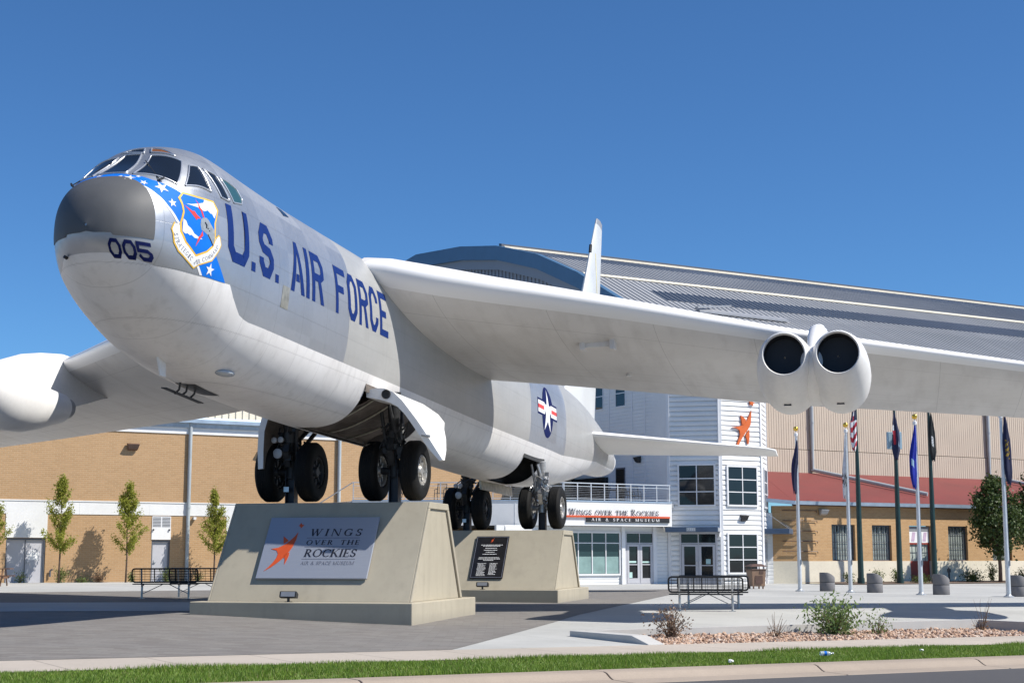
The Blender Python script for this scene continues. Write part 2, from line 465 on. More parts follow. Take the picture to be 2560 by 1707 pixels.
# ------------------------------------------------------------------ lettering
def arc(cx, cy, rx, ry, a0, a1, T, t, n=10):
    out = []
    pa = None
    for i in range(n + 1):
        a = radians(a0 + (a1 - a0) * i / n)
        w = t + (T - t) * abs(cos(a))
        o = (cx + rx * cos(a), cy + ry * sin(a)); q = (cx + (rx - w) * cos(a), cy + (ry - (t + (T - t) * 0.15)) * sin(a))
        if pa: out.append([pa[0], o, q, pa[1]])
        pa = (o, q)
    return out
def rect(x0, y0, x1, y1): return [(x0, y0), (x1, y0), (x1, y1), (x0, y1)]
def diag(x0, y0, x1, y1, wd): return [(x0 - wd / 2, y0), (x0 + wd / 2, y0), (x1 + wd / 2, y1), (x1 - wd / 2, y1)]
def serif_glyph(ch, T=0.15, t=0.055):
    s = 0.07
    def st(x, w_=T, top=True, bot=True):
        r = [rect(x, 0, x + w_, 1)]
        if bot: r.append(rect(x - s, 0, x + w_ + s, 0.045))
        if top: r.append(rect(x - s, 0.955, x + w_ + s, 1))
        return r
    g = {
        'A': (0.82, [diag(0.09, 0, 0.42, 1, t), diag(0.73, 0, 0.42, 1, T), rect(0.2, 0.3, 0.64, 0.3 + t), rect(0, 0, 0.2, 0.045), rect(0.6, 0, 0.85, 0.045)]),
        'C': (0.78, arc(0.44, 0.5, 0.42, 0.51, 45, 315, T, t, 16) + [rect(0.69, 0.68, 0.74, 0.97)]),
        'D': (0.84, st(0.07) + arc(0.2, 0.5, 0.58, 0.5, -90, 90, T, t, 14)),
        'E': (0.64, st(0.07) + [rect(0.1, 0.955, 0.58, 1), rect(0.1, 0, 0.62, 0.05), rect(0.1, 0.48, 0.48, 0.53), rect(0.54, 0.78, 0.58, 1), rect(0.58, 0, 0.62, 0.24), rect(0.44, 0.4, 0.48, 0.61)]),
        'G': (0.86, arc(0.45, 0.5, 0.43, 0.51, 45, 325, T, t, 16) + [rect(0.7, 0.68, 0.75, 0.97), rect(0.66, 0.06, 0.66 + T * 0.9, 0.42), rect(0.56, 0.4, 0.88, 0.45)]),
        'H': (0.88, st(0.07) + st(0.66) + [rect(0.1, 0.48, 0.7, 0.53)]),
        'I': (0.32, st(0.08)),
        'K': (0.82, st(0.07) + [diag(0.2, 0.42, 0.66, 1, t * 1.2), diag(0.72, 0, 0.32, 0.58, T), rect(0.54, 0.955, 0.8, 1), rect(0.6, 0, 0.86, 0.045)]),
        'M': (1.04, st(0.07, t) + st(0.84) + [diag(0.5, 0, 0.13, 1, T), diag(0.5, 0, 0.89, 1, t)]),
        'N': (0.90, st(0.07, t) + [rect(0.77, 0, 0.77 + t, 1), diag(0.78, 0, 0.12, 1, T), rect(0.68, 0.955, 0.9, 1)]),
        'O': (0.92, arc(0.46, 0.5, 0.45, 0.51, 0, 360, T, t, 22)),
        'P': (0.68, st(0.07) + arc(0.26, 0.73, 0.38, 0.27, -90, 90, T, t)),
        'R': (0.78, st(0.07) + arc(0.26, 0.74, 0.36, 0.26, -90, 90, T, t) + [diag(0.68, 0, 0.34, 0.5, T), rect(0.6, 0, 0.82, 0.045)]),
        'S': (0.62, arc(0.31, 0.74, 0.26, 0.27, 20, 270, T * 0.9, t * 1.3) + arc(0.31, 0.26, 0.27, 0.27, -160, 90, T * 0.95, t * 1.3) + [rect(0.5, 0.72, 0.55, 0.98), rect(0.05, 0.03, 0.1, 0.3)]),
        'T': (0.74, st(0.30, T, False) + [rect(0.02, 0.95, 0.73, 1), rect(0.02, 0.76, 0.06, 1), rect(0.69, 0.76, 0.73, 1)]),
        'U': (0.86, [rect(0.09, 0.3, 0.09 + T, 1), rect(0.7, 0.3, 0.7 + t, 1), rect(0.02, 0.955, 0.3, 1), rect(0.62, 0.955, 0.84, 1)] + arc(0.423, 0.33, 0.333, 0.34, 180, 360, T, t)),
        'V': (0.82, [diag(0.42, 0, 0.12, 1, T), diag(0.42, 0, 0.72, 1, t), rect(0, 0.955, 0.26, 1), rect(0.6, 0.955, 0.84, 1)]),
        'W': (1.18, [diag(0.36, 0, 0.12, 1, T), diag(0.36, 0, 0.6, 1, t), diag(0.82, 0, 0.58, 1, T), diag(0.82, 0, 1.08, 1, t), rect(0, 0.955, 0.26, 1), rect(0.48, 0.955, 0.72, 1), rect(0.96, 0.955, 1.2, 1)]),
        '&': (0.86, arc(0.36, 0.77, 0.2, 0.23, 0, 360, T * 0.8, t, 14) + arc(0.34, 0.27, 0.32, 0.28, 40, 330, T, t, 14) + [diag(0.8, 0, 0.26, 0.7, T * 0.8), rect(0.66, 0, 0.9, 0.045)]),
        '7': (0.6, [rect(0.04, 0.88, 0.56, 1), diag(0.22, 0, 0.5, 0.9, 0.14)]),
        '1': (0.4, [rect(0.16, 0, 0.29, 1), diag(0.08, 0.78, 0.2, 1, 0.1)]),
    }
    return g[ch]

def text_polys(txt, x0, x1, y0, y1, big=None, thick=0.15, gap=0.10, word=0.5, thin=0.055):
    """polygons of a serif line fitted in a rectangle; big: indices of capitals that stand taller"""
    items = []; x = 0.0
    for i, ch in enumerate(txt):
        if ch == ' ': x += word; continue
        k = 1.0 if (big is None or i in big) else 0.80
        wd, ps = serif_glyph(ch, thick, thin)
        for p in ps: items.append([(x + a * k, b * k) for a, b in p])
        x += wd * k + gap
    x -= gap
    sx = (x1 - x0) / x; sy = y1 - y0
    return [[(x0 + a * sx, y0 + b * sy) for a, b in p] for p in items]

def add_polys(mb, polys, f, h=0.006):
    """each stroke becomes a thin solid; strokes that overlap get slightly different heights"""
    for i, p in enumerate(polys):
        hh = h + (i % 7) * 0.0004
        mb.prism(p, lambda a, b: f(a, b, 0.0), lambda a, b, q=hh: f(a, b, q))

def strip(pts, wd, closed=False):
    """mitred strip of quads along a polyline"""
    n = len(pts); L = []; R = []
    for i in range(n):
        p = Vector(pts[i])
        a = Vector(pts[i - 1]) if (i > 0 or closed) else None
        b = Vector(pts[(i + 1) % n]) if (i < n - 1 or closed) else None
        d1 = (p - a).normalized() if a is not None else None
        d2 = (b - p).normalized() if b is not None else None
        if d1 is None: d1 = d2
        if d2 is None: d2 = d1
        n1 = Vector((-d1.y, d1.x)); n2 = Vector((-d2.y, d2.x))
        m_ = (n1 + n2).normalized()
        k = wd / 2 / max(0.35, m_.dot(n1))
        L.append(tuple(p + m_ * k)); R.append(tuple(p - m_ * k))
    return [[L[i], L[(i + 1) % n], R[(i + 1) % n], R[i]] for i in range(n if closed else n - 1)]

def block_glyph(ch, x0, x1, y0, y1, wd, c=0.16):
    h = wd / 2; a, b = x0 + h, x1 - h; lo, hi = y0 + h, y1 - h; mid = (y0 + y1) / 2
    if ch == 'U': return strip([(a, y1), (a, lo + c), (a + c * 0.75, lo), (b - c * 0.75, lo), (b, lo + c), (b, y1)], wd)
    if ch == 'O' or ch == '0': return strip([(a, lo + c), (a + c * 0.75, lo), (b - c * 0.75, lo), (b, lo + c), (b, hi - c), (b - c * 0.75, hi), (a + c * 0.75, hi), (a, hi - c)], wd, True)
    if ch == 'S': return strip([(b, hi - c * 1.5), (b, hi - c), (b - c * 0.75, hi), (a + c * 0.75, hi), (a, hi - c), (a, mid + c * 0.8), (a + c * 0.6, mid + h * 0.2), (b - c * 0.6, mid - h * 0.2), (b, mid - c * 0.8), (b, lo + c), (b - c * 0.75, lo), (a + c * 0.75, lo), (a, lo + c), (a, lo + c * 1.5)], wd)
    if ch == 'C': return strip([(b, hi - c * 1.6), (b, hi - c), (b - c * 0.75, hi), (a + c * 0.75, hi), (a, hi - c), (a, lo + c), (a + c * 0.75, lo), (b - c * 0.75, lo), (b, lo + c), (b, lo + c * 1.6)], wd)
    if ch == '5': return strip([(x1, hi), (a, hi), (a, mid + 0.02), (b - c * 0.75, mid + 0.02), (b, mid - c * 0.45), (b, lo + c * .75), (b - c * 0.75, lo), (a + c * 0.75, lo), (a, lo + c * 0.8)], wd)
    if ch == 'I': return [rect(x0, y0, x1, y1)]
    if ch == '.': return [rect(x0, y0, x1, y0 + (x1 - x0))]
    if ch == 'A':
        m_ = (x0 + x1) / 2; k = wd * 1.08; q = 0.22
        xl = x0 + k + (m_ - h * 0.9 - x0) * q * 0.98; xr = x1 - k - (x1 - m_ - h * 0.9) * q * 0.98
        return [[(x0, y0), (x0 + k, y0), (m_, y1 - wd * 1.2), (m_, y1), (m_ - h * 0.9, y1)],
                [(x1 - k, y0), (x1, y0), (m_ + h * 0.9, y1), (m_, y1), (m_, y1 - wd * 1.2)],
                [(xl + 0.02, y0 + q * (y1 - y0)), (xr - 0.02, y0 + q * (y1 - y0)), (xr - 0.045, y0 + q * (y1 - y0) + wd * 0.9), (xl + 0.045, y0 + q * (y1 - y0) + wd * 0.9)]]
    if ch == 'R':
        my = y0 + (y1 - y0) * 0.43
        return [rect(x0, y0, x0 + wd, y1)] + strip([(x0 + wd, hi), (b - c * 0.75, hi), (b, hi - c), (b, my + c * 0.9), (b - c * 0.75, my + h), (x0 + wd, my + h)], wd) + [[(x1 - wd * 1.1, y0), (x1, y0), (b - c * 0.5, my), (b - c * 0.5 - wd, my)]]
    if ch == 'F': return [rect(x0, y0, x0 + wd, y1), rect(x0 + wd, y1 - wd, x1, y1), rect(x0 + wd, mid - h * 0.6, x0 + (x1 - x0) * 0.74, mid + h * 1.4)]
    if ch == 'E': return [rect(x0, y0, x0 + wd, y1), rect(x0 + wd, y1 - wd, x1, y1), rect(x0 + wd, mid - h, x0 + (x1 - x0) * 0.76, mid + h), rect(x0 + wd, y0, x1, y0 + wd)]

def star5(cx, cy, r, rot=0.0, q=0.382):
    return [(cx + (r if k % 2 == 0 else r * q) * sin(rot + k * pi / 5), cy + (r if k % 2 == 0 else r * q) * cos(rot + k * pi / 5)) for k in range(10)]

# ------------------------------------------------------------------ the site frame: a runs along the street, b away from it
ROT = radians(30)
CU, SU = cos(ROT), sin(ROT)
def W(a, b, z=0.0): return Vector((a * CU - b * SU, a * SU + b * CU, z))
def AB(x, y): return (x * CU + y * SU, -x * SU + y * CU)
def place_root(root, a0, b0, z0=0.0):
    root.location = W(a0, b0, z0); root.rotation_euler = (0, 0, ROT)
    for ch in root.children: ch.location = (-a0, -b0, -z0)
def lerp(x, xs, ys):
    return float(np.interp(x, xs, ys))
def zs(a): return -0.05 - 0.0085 * (min(max(a, -10), 60) - 4.4)
def gz(a, b):
    x, y = a * CU - b * SU, a * SU + b * CU
    gx = lerp(x, [-30, -7, -2.2, 1, 20, 60], [.17, .16, .02, 0.0, -.06, -.1])
    t = min(max((32 - b) / 9.6, 0), 1)
    return gx * (1 - t) + zs(a) * t
def gxy(x, y): return gz(*AB(x, y))

def sheet(name, As, Bs, zf, m, keep=None):
    vs = []; fs = []
    nb = len(Bs)
    for a in As:
        for b in Bs: vs.append((a, b, zf(a, b)))
    for i in range(len(As) - 1):
        for j in range(nb - 1):
            if keep and not keep((As[i] + As[i + 1]) / 2, (Bs[j] + Bs[j + 1]) / 2): continue
            k = i * nb + j
            fs.append((k, k + nb, k + nb + 1, k + 1))
    me = bpy.data.meshes.new(name); me.from_pydata(vs, [], fs); me.materials.append(MT[m]); me.update()
    o = bpy.data.objects.new(name, me); COL.objects.link(o); o.rotation_euler = (0, 0, ROT)
    return tag(o, kind='structure')

def merged(*ls): return sorted({round(float(x), 3) for l in ls for x in l})

PA0, PA1, PB0, PB1 = 15.75, 26.95, 22.4, 25.05
sheet("ground", [-2500, -100, 200, 2500], [-2500, -60, 160, 2500], lambda a, b: -0.75, 'earth')
sheet("road", list(np.arange(-60, 101, 4.0)), [-14, -6, 0, 6, 12, 17.05], lambda a, b: zs(a) - .16, 'asphalt')
A_ = merged(np.arange(-70, 161, 2.0), [PA0, PA1])
sheet("plaza", A_, merged(np.arange(23, 40, 1.0), np.arange(40, 151, 5.0), [PB0, PB1]), gz, 'concrete',
      lambda a, b: not (PA0 < a < PA1 and b < PB1))

def sidewalk_mat():
    m = MT['sidewalk']; t = m.node_tree
    p = [n for n in t.nodes if n.type == 'BSDF_PRINCIPLED'][0]
    lk = p.inputs["Base Color"].links[0].from_socket
    x = sepx(t, objco(t))[0]
    fr = mth(t, 'FRACT', mth(t, 'DIVIDE', mth(t, 'ADD', x, 100.3), 1.62))
    inp(t, p.inputs["Base Color"], mixc(t, mth(t, 'MULTIPLY', mth(t, 'LESS_THAN', fr, 0.016), 0.6), lk, (0.12, 0.10, 0.085)))
sidewalk_mat()
sheet("sidewalk", list(np.arange(-60, 101, 4.0)), [20.1, 21.2, 22.4], lambda a, b: zs(a) + .004, 'sidewalk')
sheet("lawn", list(np.arange(-60, 101, 4.0)), [18.05, 19.1, 20.12], lambda a, b: zs(a) - .075 + .06 * (b - 18.05) / 2.05, 'earth').data.materials[0] = mat("lawn_soil", (0.09, 0.10, 0.03), 0.9, 0, 0.3, 2)

# kerb and gutter, cast in lengths with open joints
mb = MB()
jt = [-30, -26.4, -22.8, -19.2, -15.4, -11.2, -7, -3, 0.6, 4.3, 8.0, 11.7, 15.5, 18.9, 20.3, 24, 27.6, 31.2, 34.8, 38.4, 42, 45.6, 49.2, 52.8, 60]
for a0, a1 in zip(jt, jt[1:]):
    a0 += .012; a1 -= .012
    prof = [(17.0, -.5), (17.0, -.152), (17.5, -.142), (17.56, -.12), (17.66, -.062), (17.72, -.048), (18.07, -.045), (18.07, -.5)]
    mb.prism(prof, lambda b, z: (a0, b, z + zs(a0)), lambda b, z: (a1, b, z + zs(a1)))
o = mb.build("kerb", 'kerb'); o.rotation_euler = (0, 0, ROT); tag(o, kind='structure'); bevel(o, .012)

# brick paver fields laid 4 mm above the plaza
def clipped(name, x0, x1, y0, y1, step, m, planes, dz):
    bm = bmesh.new()
    nx = int((x1 - x0) / step) + 1; ny = int((y1 - y0) / step) + 1
    g = [[bm.verts.new((x0 + i * step, y0 + j * step, 0)) for j in range(ny)] for i in range(nx)]
    for i in range(nx - 1):
        for j in range(ny - 1): bm.faces.new((g[i][j], g[i + 1][j], g[i + 1][j + 1], g[i][j + 1]))
    for co, no in planes:
        bmesh.ops.bisect_plane(bm, geom=bm.verts[:] + bm.edges[:] + bm.faces[:], plane_co=(*co, 0), plane_no=(*no, 0), clear_outer=True)
    for v in bm.verts: v.co.z = gxy(v.co.x, v.co.y) + dz
    me = bpy.data.meshes.new(name); bm.to_mesh(me); bm.free(); me.materials.append(MT[m])
    o = bpy.data.objects.new(name, me); COL.objects.link(o)
    return tag(o, kind='structure')
nrm = (-SU, CU)
pl_near = (tuple(W(0, 22.42)[:2]), (SU, -CU)); pl_far = (tuple(W(0, 56)[:2]), (-SU, CU)); pl_right = ((-1.24, 24.2), (0.978, -0.209))
clipped("paver_paving", -60, 12, 0, 72, 1.0, 'paver', [pl_near, pl_far, pl_right], .006)
clipped("concrete_paving", -60, -7.0, 32, 43, 1.0, 'concrete', [((-7.1, 36), (0.97, -0.23)), ((-12, 42.0), (-.1, 1)), ((-12, 35.0), (.1, -1))], .014)

# planter of river stones with its low walls
pr = thing("stone_planter", "low concrete planter wall around a bed of tan stones at the plaza edge", "planter")
mb = MB()
mb.box(PA0 + .35, PA1 - .35, PB1 - .25, PB1, -.6, .002)
mb.build("back_wall", 'planter', pr)
for a0 in (PA0, PA1 - .35):
    mb = MB()
    prof = [(22.42, -.6), (PB1, -.6), (PB1, .0), (22.95, .0), (22.42, -.13)]
    mb.prism(prof, lambda b, z: (a0, b, z), lambda b, z: (a0 + .35, b, z))
    bevel(mb.build("side_wall", 'planter', pr), .015)
place_root(pr, 20, 24)
zbed = lambda a, b: zs(a) - .055 + .06 * (b - 22.4) / 2.4
sheet("planter_soil", list(np.linspace(PA0 + .3, PA1 - .3, 12)), [22.41, 23.2, 24, 24.85], lambda a, b: zbed(a, b) - .03, 'mulch')

def soup(name, vs, fs, m, parent=None):
    me = bpy.data.meshes.new(name); me.from_pydata(vs, [], fs); me.materials.append(MT[m]); me.update()
    o = bpy.data.objects.new(name, me); COL.objects.link(o)
    if parent: o.parent = parent
    return o

rng = np.random.default_rng(5)
def stones(n):
    bm = bmesh.new(); bmesh.ops.create_icosphere(bm, subdivisions=1, radius=1)
    bv = np.array([v.co[:] for v in bm.verts]); bf = np.array([[v.index for v in f.verts] for f in bm.faces]); bm.free()
    V = []; F = []
    for i in range(n):
        a = rng.uniform(PA0 + .36, PA1 - .36); b = rng.uniform(22.42, 24.78)
        r = rng.uniform(.022, .058)
        q = bv * (r * rng.uniform(.7, 1.3), r * rng.uniform(.7, 1.3), r * rng.uniform(.5, .9)) * (1 + rng.uniform(-.18, .18, (len(bv), 1)))
        R = np.array(Euler(rng.uniform(0, 6.28, 3) * (0.25, .25, 1)).to_matrix())
        q = q @ R.T + np.array(W(a, b, zbed(a, b) + r * rng.uniform(.0, .7)))
        F.append(bf + len(V) * len(bv)); V.append(q)
    return np.concatenate(V).tolist(), np.concatenate(F).tolist()
tag(soup("river_stones", *stones(5200), 'stone'), "bed of small tan and pink river stones in the planter", "stones", kind='stuff')

def grass(n, a0, a1, m, hmin, hmax):
    a = rng.uniform(a0, a1, n); b = rng.uniform(18.1, 20.13, n)
    # ragged inner edge and clumps
    b += 0.05 * np.sin(a * 3.1) * (b > 19.9)
    x = a * CU - b * SU; y = a * SU + b * CU
    z = np.array([zs(q) for q in a]) - .075 + .06 * (b - 18.05) / 2.05
    cl = 0.75 + 0.35 * np.sin(a * 1.7 + 2 * np.sin(b * 2.2)) * np.sin(a * .61 + b)
    h = rng.uniform(hmin, hmax, n) * cl; th = rng.uniform(0, 2 * pi, n); wd = rng.uniform(.004, .009, n)
    lx = rng.normal(0, .022, n); ly = rng.normal(0, .022, n)
    V = np.empty((n, 3, 3))
    V[:, 0] = np.stack([x - wd * np.cos(th), y - wd * np.sin(th), z], 1)
    V[:, 1] = np.stack([x + wd * np.cos(th), y + wd * np.sin(th), z], 1)
    V[:, 2] = np.stack([x + lx, y + ly, z + h], 1)
    return V.reshape(-1, 3).tolist(), np.arange(3 * n).reshape(-1, 3).tolist()
tag(soup("lawn_grass", *grass(120000, -2, 27, 'grass', .05, .10), 'grass'), "strip of mown green grass between kerb and sidewalk", "grass", kind='stuff')
tag(soup("dry_grass", *grass(11000, -2, 27, 'grass_dry', .05, .095), 'grass_dry'), "scattered straw coloured blades in the green lawn strip", "grass", kind='stuff')

# ------------------------------------------------------------------ plants
def leaves(pts, size, jit=0.35, droop=0.0, asp=0.5):
    pts = np.asarray(pts); n = len(pts)
    d = rng.normal(size=(n, 3)); d[:, 2] -= droop; d /= np.linalg.norm(d, axis=1)[:, None]
    e = rng.normal(size=(n, 3)); e -= d * (e * d).sum(1)[:, None]; e /= np.linalg.norm(e, axis=1)[:, None]
    s = (size * rng.uniform(1 - jit, 1 + jit, n))[:, None]
    V = np.empty((n, 4, 3))
    V[:, 0] = pts - d * s * .5; V[:, 1] = pts + e * s * asp * .5; V[:, 2] = pts + d * s * .5; V[:, 3] = pts - e * s * asp * .5
    return V.reshape(-1, 3).tolist(), np.arange(4 * n).reshape(-1, 4).tolist()

def young_tree(x, y, h, zc, wid, label, nleaf=6800):
    z0 = gxy(x, y)
    t = thing("young_tree", label, "tree", (x, y, z0), 0, "young trees along the tan brick wall")
    mb = MB()
    tr = [(0, 0, -.05), (.02, .01, h * .25), (-.02, .02, h * .5), (.01, 0, h * .8), (0, 0, h * .97)]
    mb.tube(tr, [.05, .042, .032, .018, .006], 7)
    pts = []
    for i in range(34):
        f = rng.uniform(0, 1) ** .8
        zb = zc + (h - zc) * f * .96
        rad = wid * (1 - f) ** .75 * (0.55 + .45 * min(1, f / .16)) * rng.uniform(.65, 1.12)
        an = rng.uniform(0, 2 * pi)
        tip = Vector((cos(an) * rad, sin(an) * rad, zb + .45 * rad + rng.uniform(.1, .35)))
        base = Vector((0, 0, zb - .25 * rad))
        mb.tube([base, (base + tip) / 2 + Vector((0, 0, .03)), tip], [.014, .009, .003], 4, False)
        k = int(nleaf / 34 * (.5 + rad / wid))
        for _ in range(k):
            q = rng.uniform(.15, 1.05)
            p = base.lerp(tip, q)
            pts.append((p.x + rng.normal(0, .075), p.y + rng.normal(0, .075), p.z + rng.normal(0, .11)))
    mb.build("trunk", 'bark', t, smooth=True)
    soup("crown", *leaves(pts, .105), 'leaf_young', t)
    return t
for px_, h_, zc_, w_, lb in ((-10, 4.4, 1.5, .8, "slim young tree cut by the left edge of the photo before the brick wall"),
                             (160, 5.1, 1.35, .92, "slim young tree beside the double grey door, its crown crossing the white band"),
                             (326, 4.9, 1.3, .90, "slim young tree just left of the single door with the louvre above"),
                             (543, 4.6, 1.25, .82, "slim young tree partly hidden behind the front plinth's left edge")):
    xr = (px_ - 1280) / FPX; D = 75.4 / (CU - SU * xr)
    young_tree(xr * D, D, h_, zc_, w_ * 1.18, lb)

def shrub(name, x, y, h, wid, n, m, label, group=None, size=.09, stems=9, upright=.7, asp=.5, z=None, stem_m='bark'):
    z0 = gxy(x, y) if z is None else z
    t = thing(name, label, "shrub", (x, y, z0), 0, group)
    mb = MB(); pts = []
    for i in range(stems):
        an = rng.uniform(0, 2 * pi); r = wid * .5 * rng.uniform(.25, 1.0)
        hh = h * rng.uniform(.55, 1.0) * (1 - .35 * (r / (wid * .5)) ** 2)
        tip = Vector((cos(an) * r, sin(an) * r, hh))
        mid = Vector((cos(an) * r * (1 - upright) * .9, sin(an) * r * (1 - upright) * .9, hh * .55))
        mb.tube([(cos(an) * .03, sin(an) * .03, -.03), mid, tip], [.011, .008, .003], 5, False)
        for _ in range(int(n / stems)):
            q = rng.uniform(.12, 1.0)
            p = (Vector((0, 0, 0)).lerp(mid, q * 2) if q < .5 else mid.lerp(tip, q * 2 - 1))
            s = .05 + wid * .07
            pts.append((p.x + rng.normal(0, s), p.y + rng.normal(0, s), max(.02, p.z + rng.normal(0, s * .8))))
    mb.build("stems", stem_m, t, smooth=True)
    if pts: soup("foliage", *leaves(pts, size, asp=asp), m, t)
    return t

def at_b(px_, b):
    xr = (px_ - 1280) / FPX; D = b / (CU - SU * xr)
    return xr * D, D
for px_, b, h, wd, n, m, lb in ((163, 75.9, .95, .85, 700, 'leaf_shrub', "leafy shrub at the foot of the tree beside the double door"),
                                (66, 76.2, .6, .7, 260, 'leaf_shrub', "thin grey green shrub in front of the double grey door"),
                                (258, 76.2, .5, .65, 300, 'leaf_rust', "small rusty brown shrub midway between the two young trees"),
                                (340, 76.0, .55, .5, 330, 'leaf_shrub', "small green shrub just right of the second young tree"),
                                (216, 76.3, .28, .9, 260, 'leaf_shrub', "low green plant against the brick wall right of the first young tree"),
                                (425, 76.2, .85, .7, 420, 'leaf_shrub', "upright shrub beside the single grey door behind the left benches"),
                                (505, 76.2, .6, .6, 300, 'leaf_shrub', "shrub behind the benches near the plinth's left edge")):
    x, y = at_b(px_, b)
    shrub("wall_shrub", x, y, h, wd, n, m, lb, "shrubs along the tan brick wall", .075, 8)

def big_tree(x, y, zc, h, wid, label, n=9500):
    z0 = gxy(x, y)
    t = thing("leafy_tree", label, "tree", (x, y, z0), 0, "dark leafy trees by the red roofed building")
    mb = MB()
    mb.tube([(0, 0, -.1), (.03, 0, zc * .6), (0, .03, zc * 1.2), (.05, 0, h * .55)], [.13, .11, .09, .05], 8)
    pts = []
    cl = []
    while len(cl) < 95:
        p = rng.uniform(-1, 1, 3)
        if np.linalg.norm(p) > 1 or np.linalg.norm(p) < .35: continue
        p[:2] *= wid * (.62 + .38 * (1 - abs(p[2] + .25)) ); zz = zc + (h - zc) * (.5 + .5 * p[2])
        cl.append((p[0] * .95, p[1] * .95, zz))
    for c in cl:
        mb.tube([(0, 0, max(zc * .8, c[2] * .62)), (c[0] * .5, c[1] * .5, c[2] * .86), c], [.035, .02, .005], 4, False)
        s = rng.uniform(.16, .30)
        k = int(n / 95 * rng.uniform(.6, 1.4))
        for _ in range(k):
            g = rng.normal(0, 1, 3) * (s, s, s * .85)
            pts.append((c[0] + g[0], c[1] + g[1], c[2] + g[2]))
    mb.build("trunk", 'bark', t, smooth=True)
    soup("crown", *leaves(pts, .17, asp=.65), 'leaf_dark', t)
x, y = at_b(2486, 62.6); big_tree(x, y, 1.45, 6.2, 1.75, "round dark green tree left of the last white flagpole, its shadow on the brick wall")
x, y = at_b(2592, 62.0); big_tree(x, y, 1.45, 6.9, 1.9, "taller dark green tree cut off by the right edge of the photo")

# planting strip before the red roofed building
sheet("planting_bed", list(np.arange(56.5, 96, 3)), [61.6, 63.5, 65.9], lambda a, b: gz(a, b) + .03 + .05 * (b > 62), 'mulch')
for px_, b, h, wd, n, m, lb in ((2115, 63.0, .85, .75, 420, 'leaf_shrub', "upright grey green shrub left of the first dark flagpole"),
                                (2182, 63.6, .95, .9, 450, 'leaf_shrub', "loose shrub between the second concrete bin and the first dark pole"),
                                (2232, 63.0, 1.1, 1.1, 620, 'leaf_shrub', "wide shrub around the foot of the middle dark flagpole"),
                                (2288, 62.6, .55, 1.3, 560, 'leaf_shrub', "low spreading shrub in front of the dark red door"),
                                (2418, 63.2, .75, 1.9, 1200, 'leaf_dark', "wide dark juniper mound left of the leafy tree trunk"),
                                (2465, 64.5, 1.2, .9, 520, 'leaf_shrub', "tall loose shrub at the white wall behind the leafy tree"),
                                (2545, 63.0, .9, 1.3, 800, 'leaf_dark', "dark mound shrub behind the rightmost concrete bin")):
    x, y = at_b(px_, b)
    shrub("bed_shrub", x, y, h, wd, n, m, lb, "shrubs in the bed before the red roofed building", .10, 10)

# plants in the stone planter
x, y = W(17.4, 24.0)[:2]
shrub("dry_shrub", x, y, .68, .9, 800, 'leaf_dry', "dry brown shrub with small curled leaves at the left end of the stone planter", None, .055, 26, .6, z=zbed(17.4, 24.0), stem_m='twig')
x, y = W(21.6, 24.0)[:2]
shrub("green_bush", x, y, .92, 1.45, 1500, 'leaf_bush', "fresh green leafy bush in the middle of the stone planter", None, .095, 26, .55, .38, z=zbed(21.6, 24.0), stem_m='twig')
x, y = W(22.65, 23.9)[:2]
shrub("low_bush", x, y, .5, .75, 240, 'leaf_bush', "small sprawling bush just right of the large green planter bush", None, .06, 13, .45, .42, z=zbed(22.65, 23.9), stem_m='twig')
def twigs(a, b, h, n, label, m=None):
    t = thing("bare_twig_plant", label, "shrub", W(a, b, zbed(a, b)))
    mb = MB(); pts = []
    for i in range(n):
        an = rng.uniform(0, 2 * pi); hh = h * rng.uniform(.25, 1.0)
        p = [Vector((0, 0, -.02))]
        for k in range(4):
            p.append(p[-1] + Vector((cos(an) * rng.uniform(.01, .07), sin(an) * rng.uniform(.01, .07), hh / 4)) + Vector(rng.normal(0, .012, 3).tolist()))
        mb.tube(p, [.012, .008, .006, .004, .002], 5, False)
        for _ in range(10): 
            q = p[rng.integers(1, 4)]; pts.append((q.x + rng.normal(0, .05), q.y + rng.normal(0, .05), max(.02, q.z * .6 + rng.normal(0, .04))))
    mb.build("stems", 'twig', t, smooth=True)
    soup("foliage", *leaves(pts, .04), m or 'leaf_dry', t)
twigs(19.8, 23.75, .62, 12, "almost bare stems of a dead plant left of the green planter bush")
twigs(26.05, 24.2, .78, 16, "thin reddish bare twigs at the right end of the stone planter", 'leaf_rust')

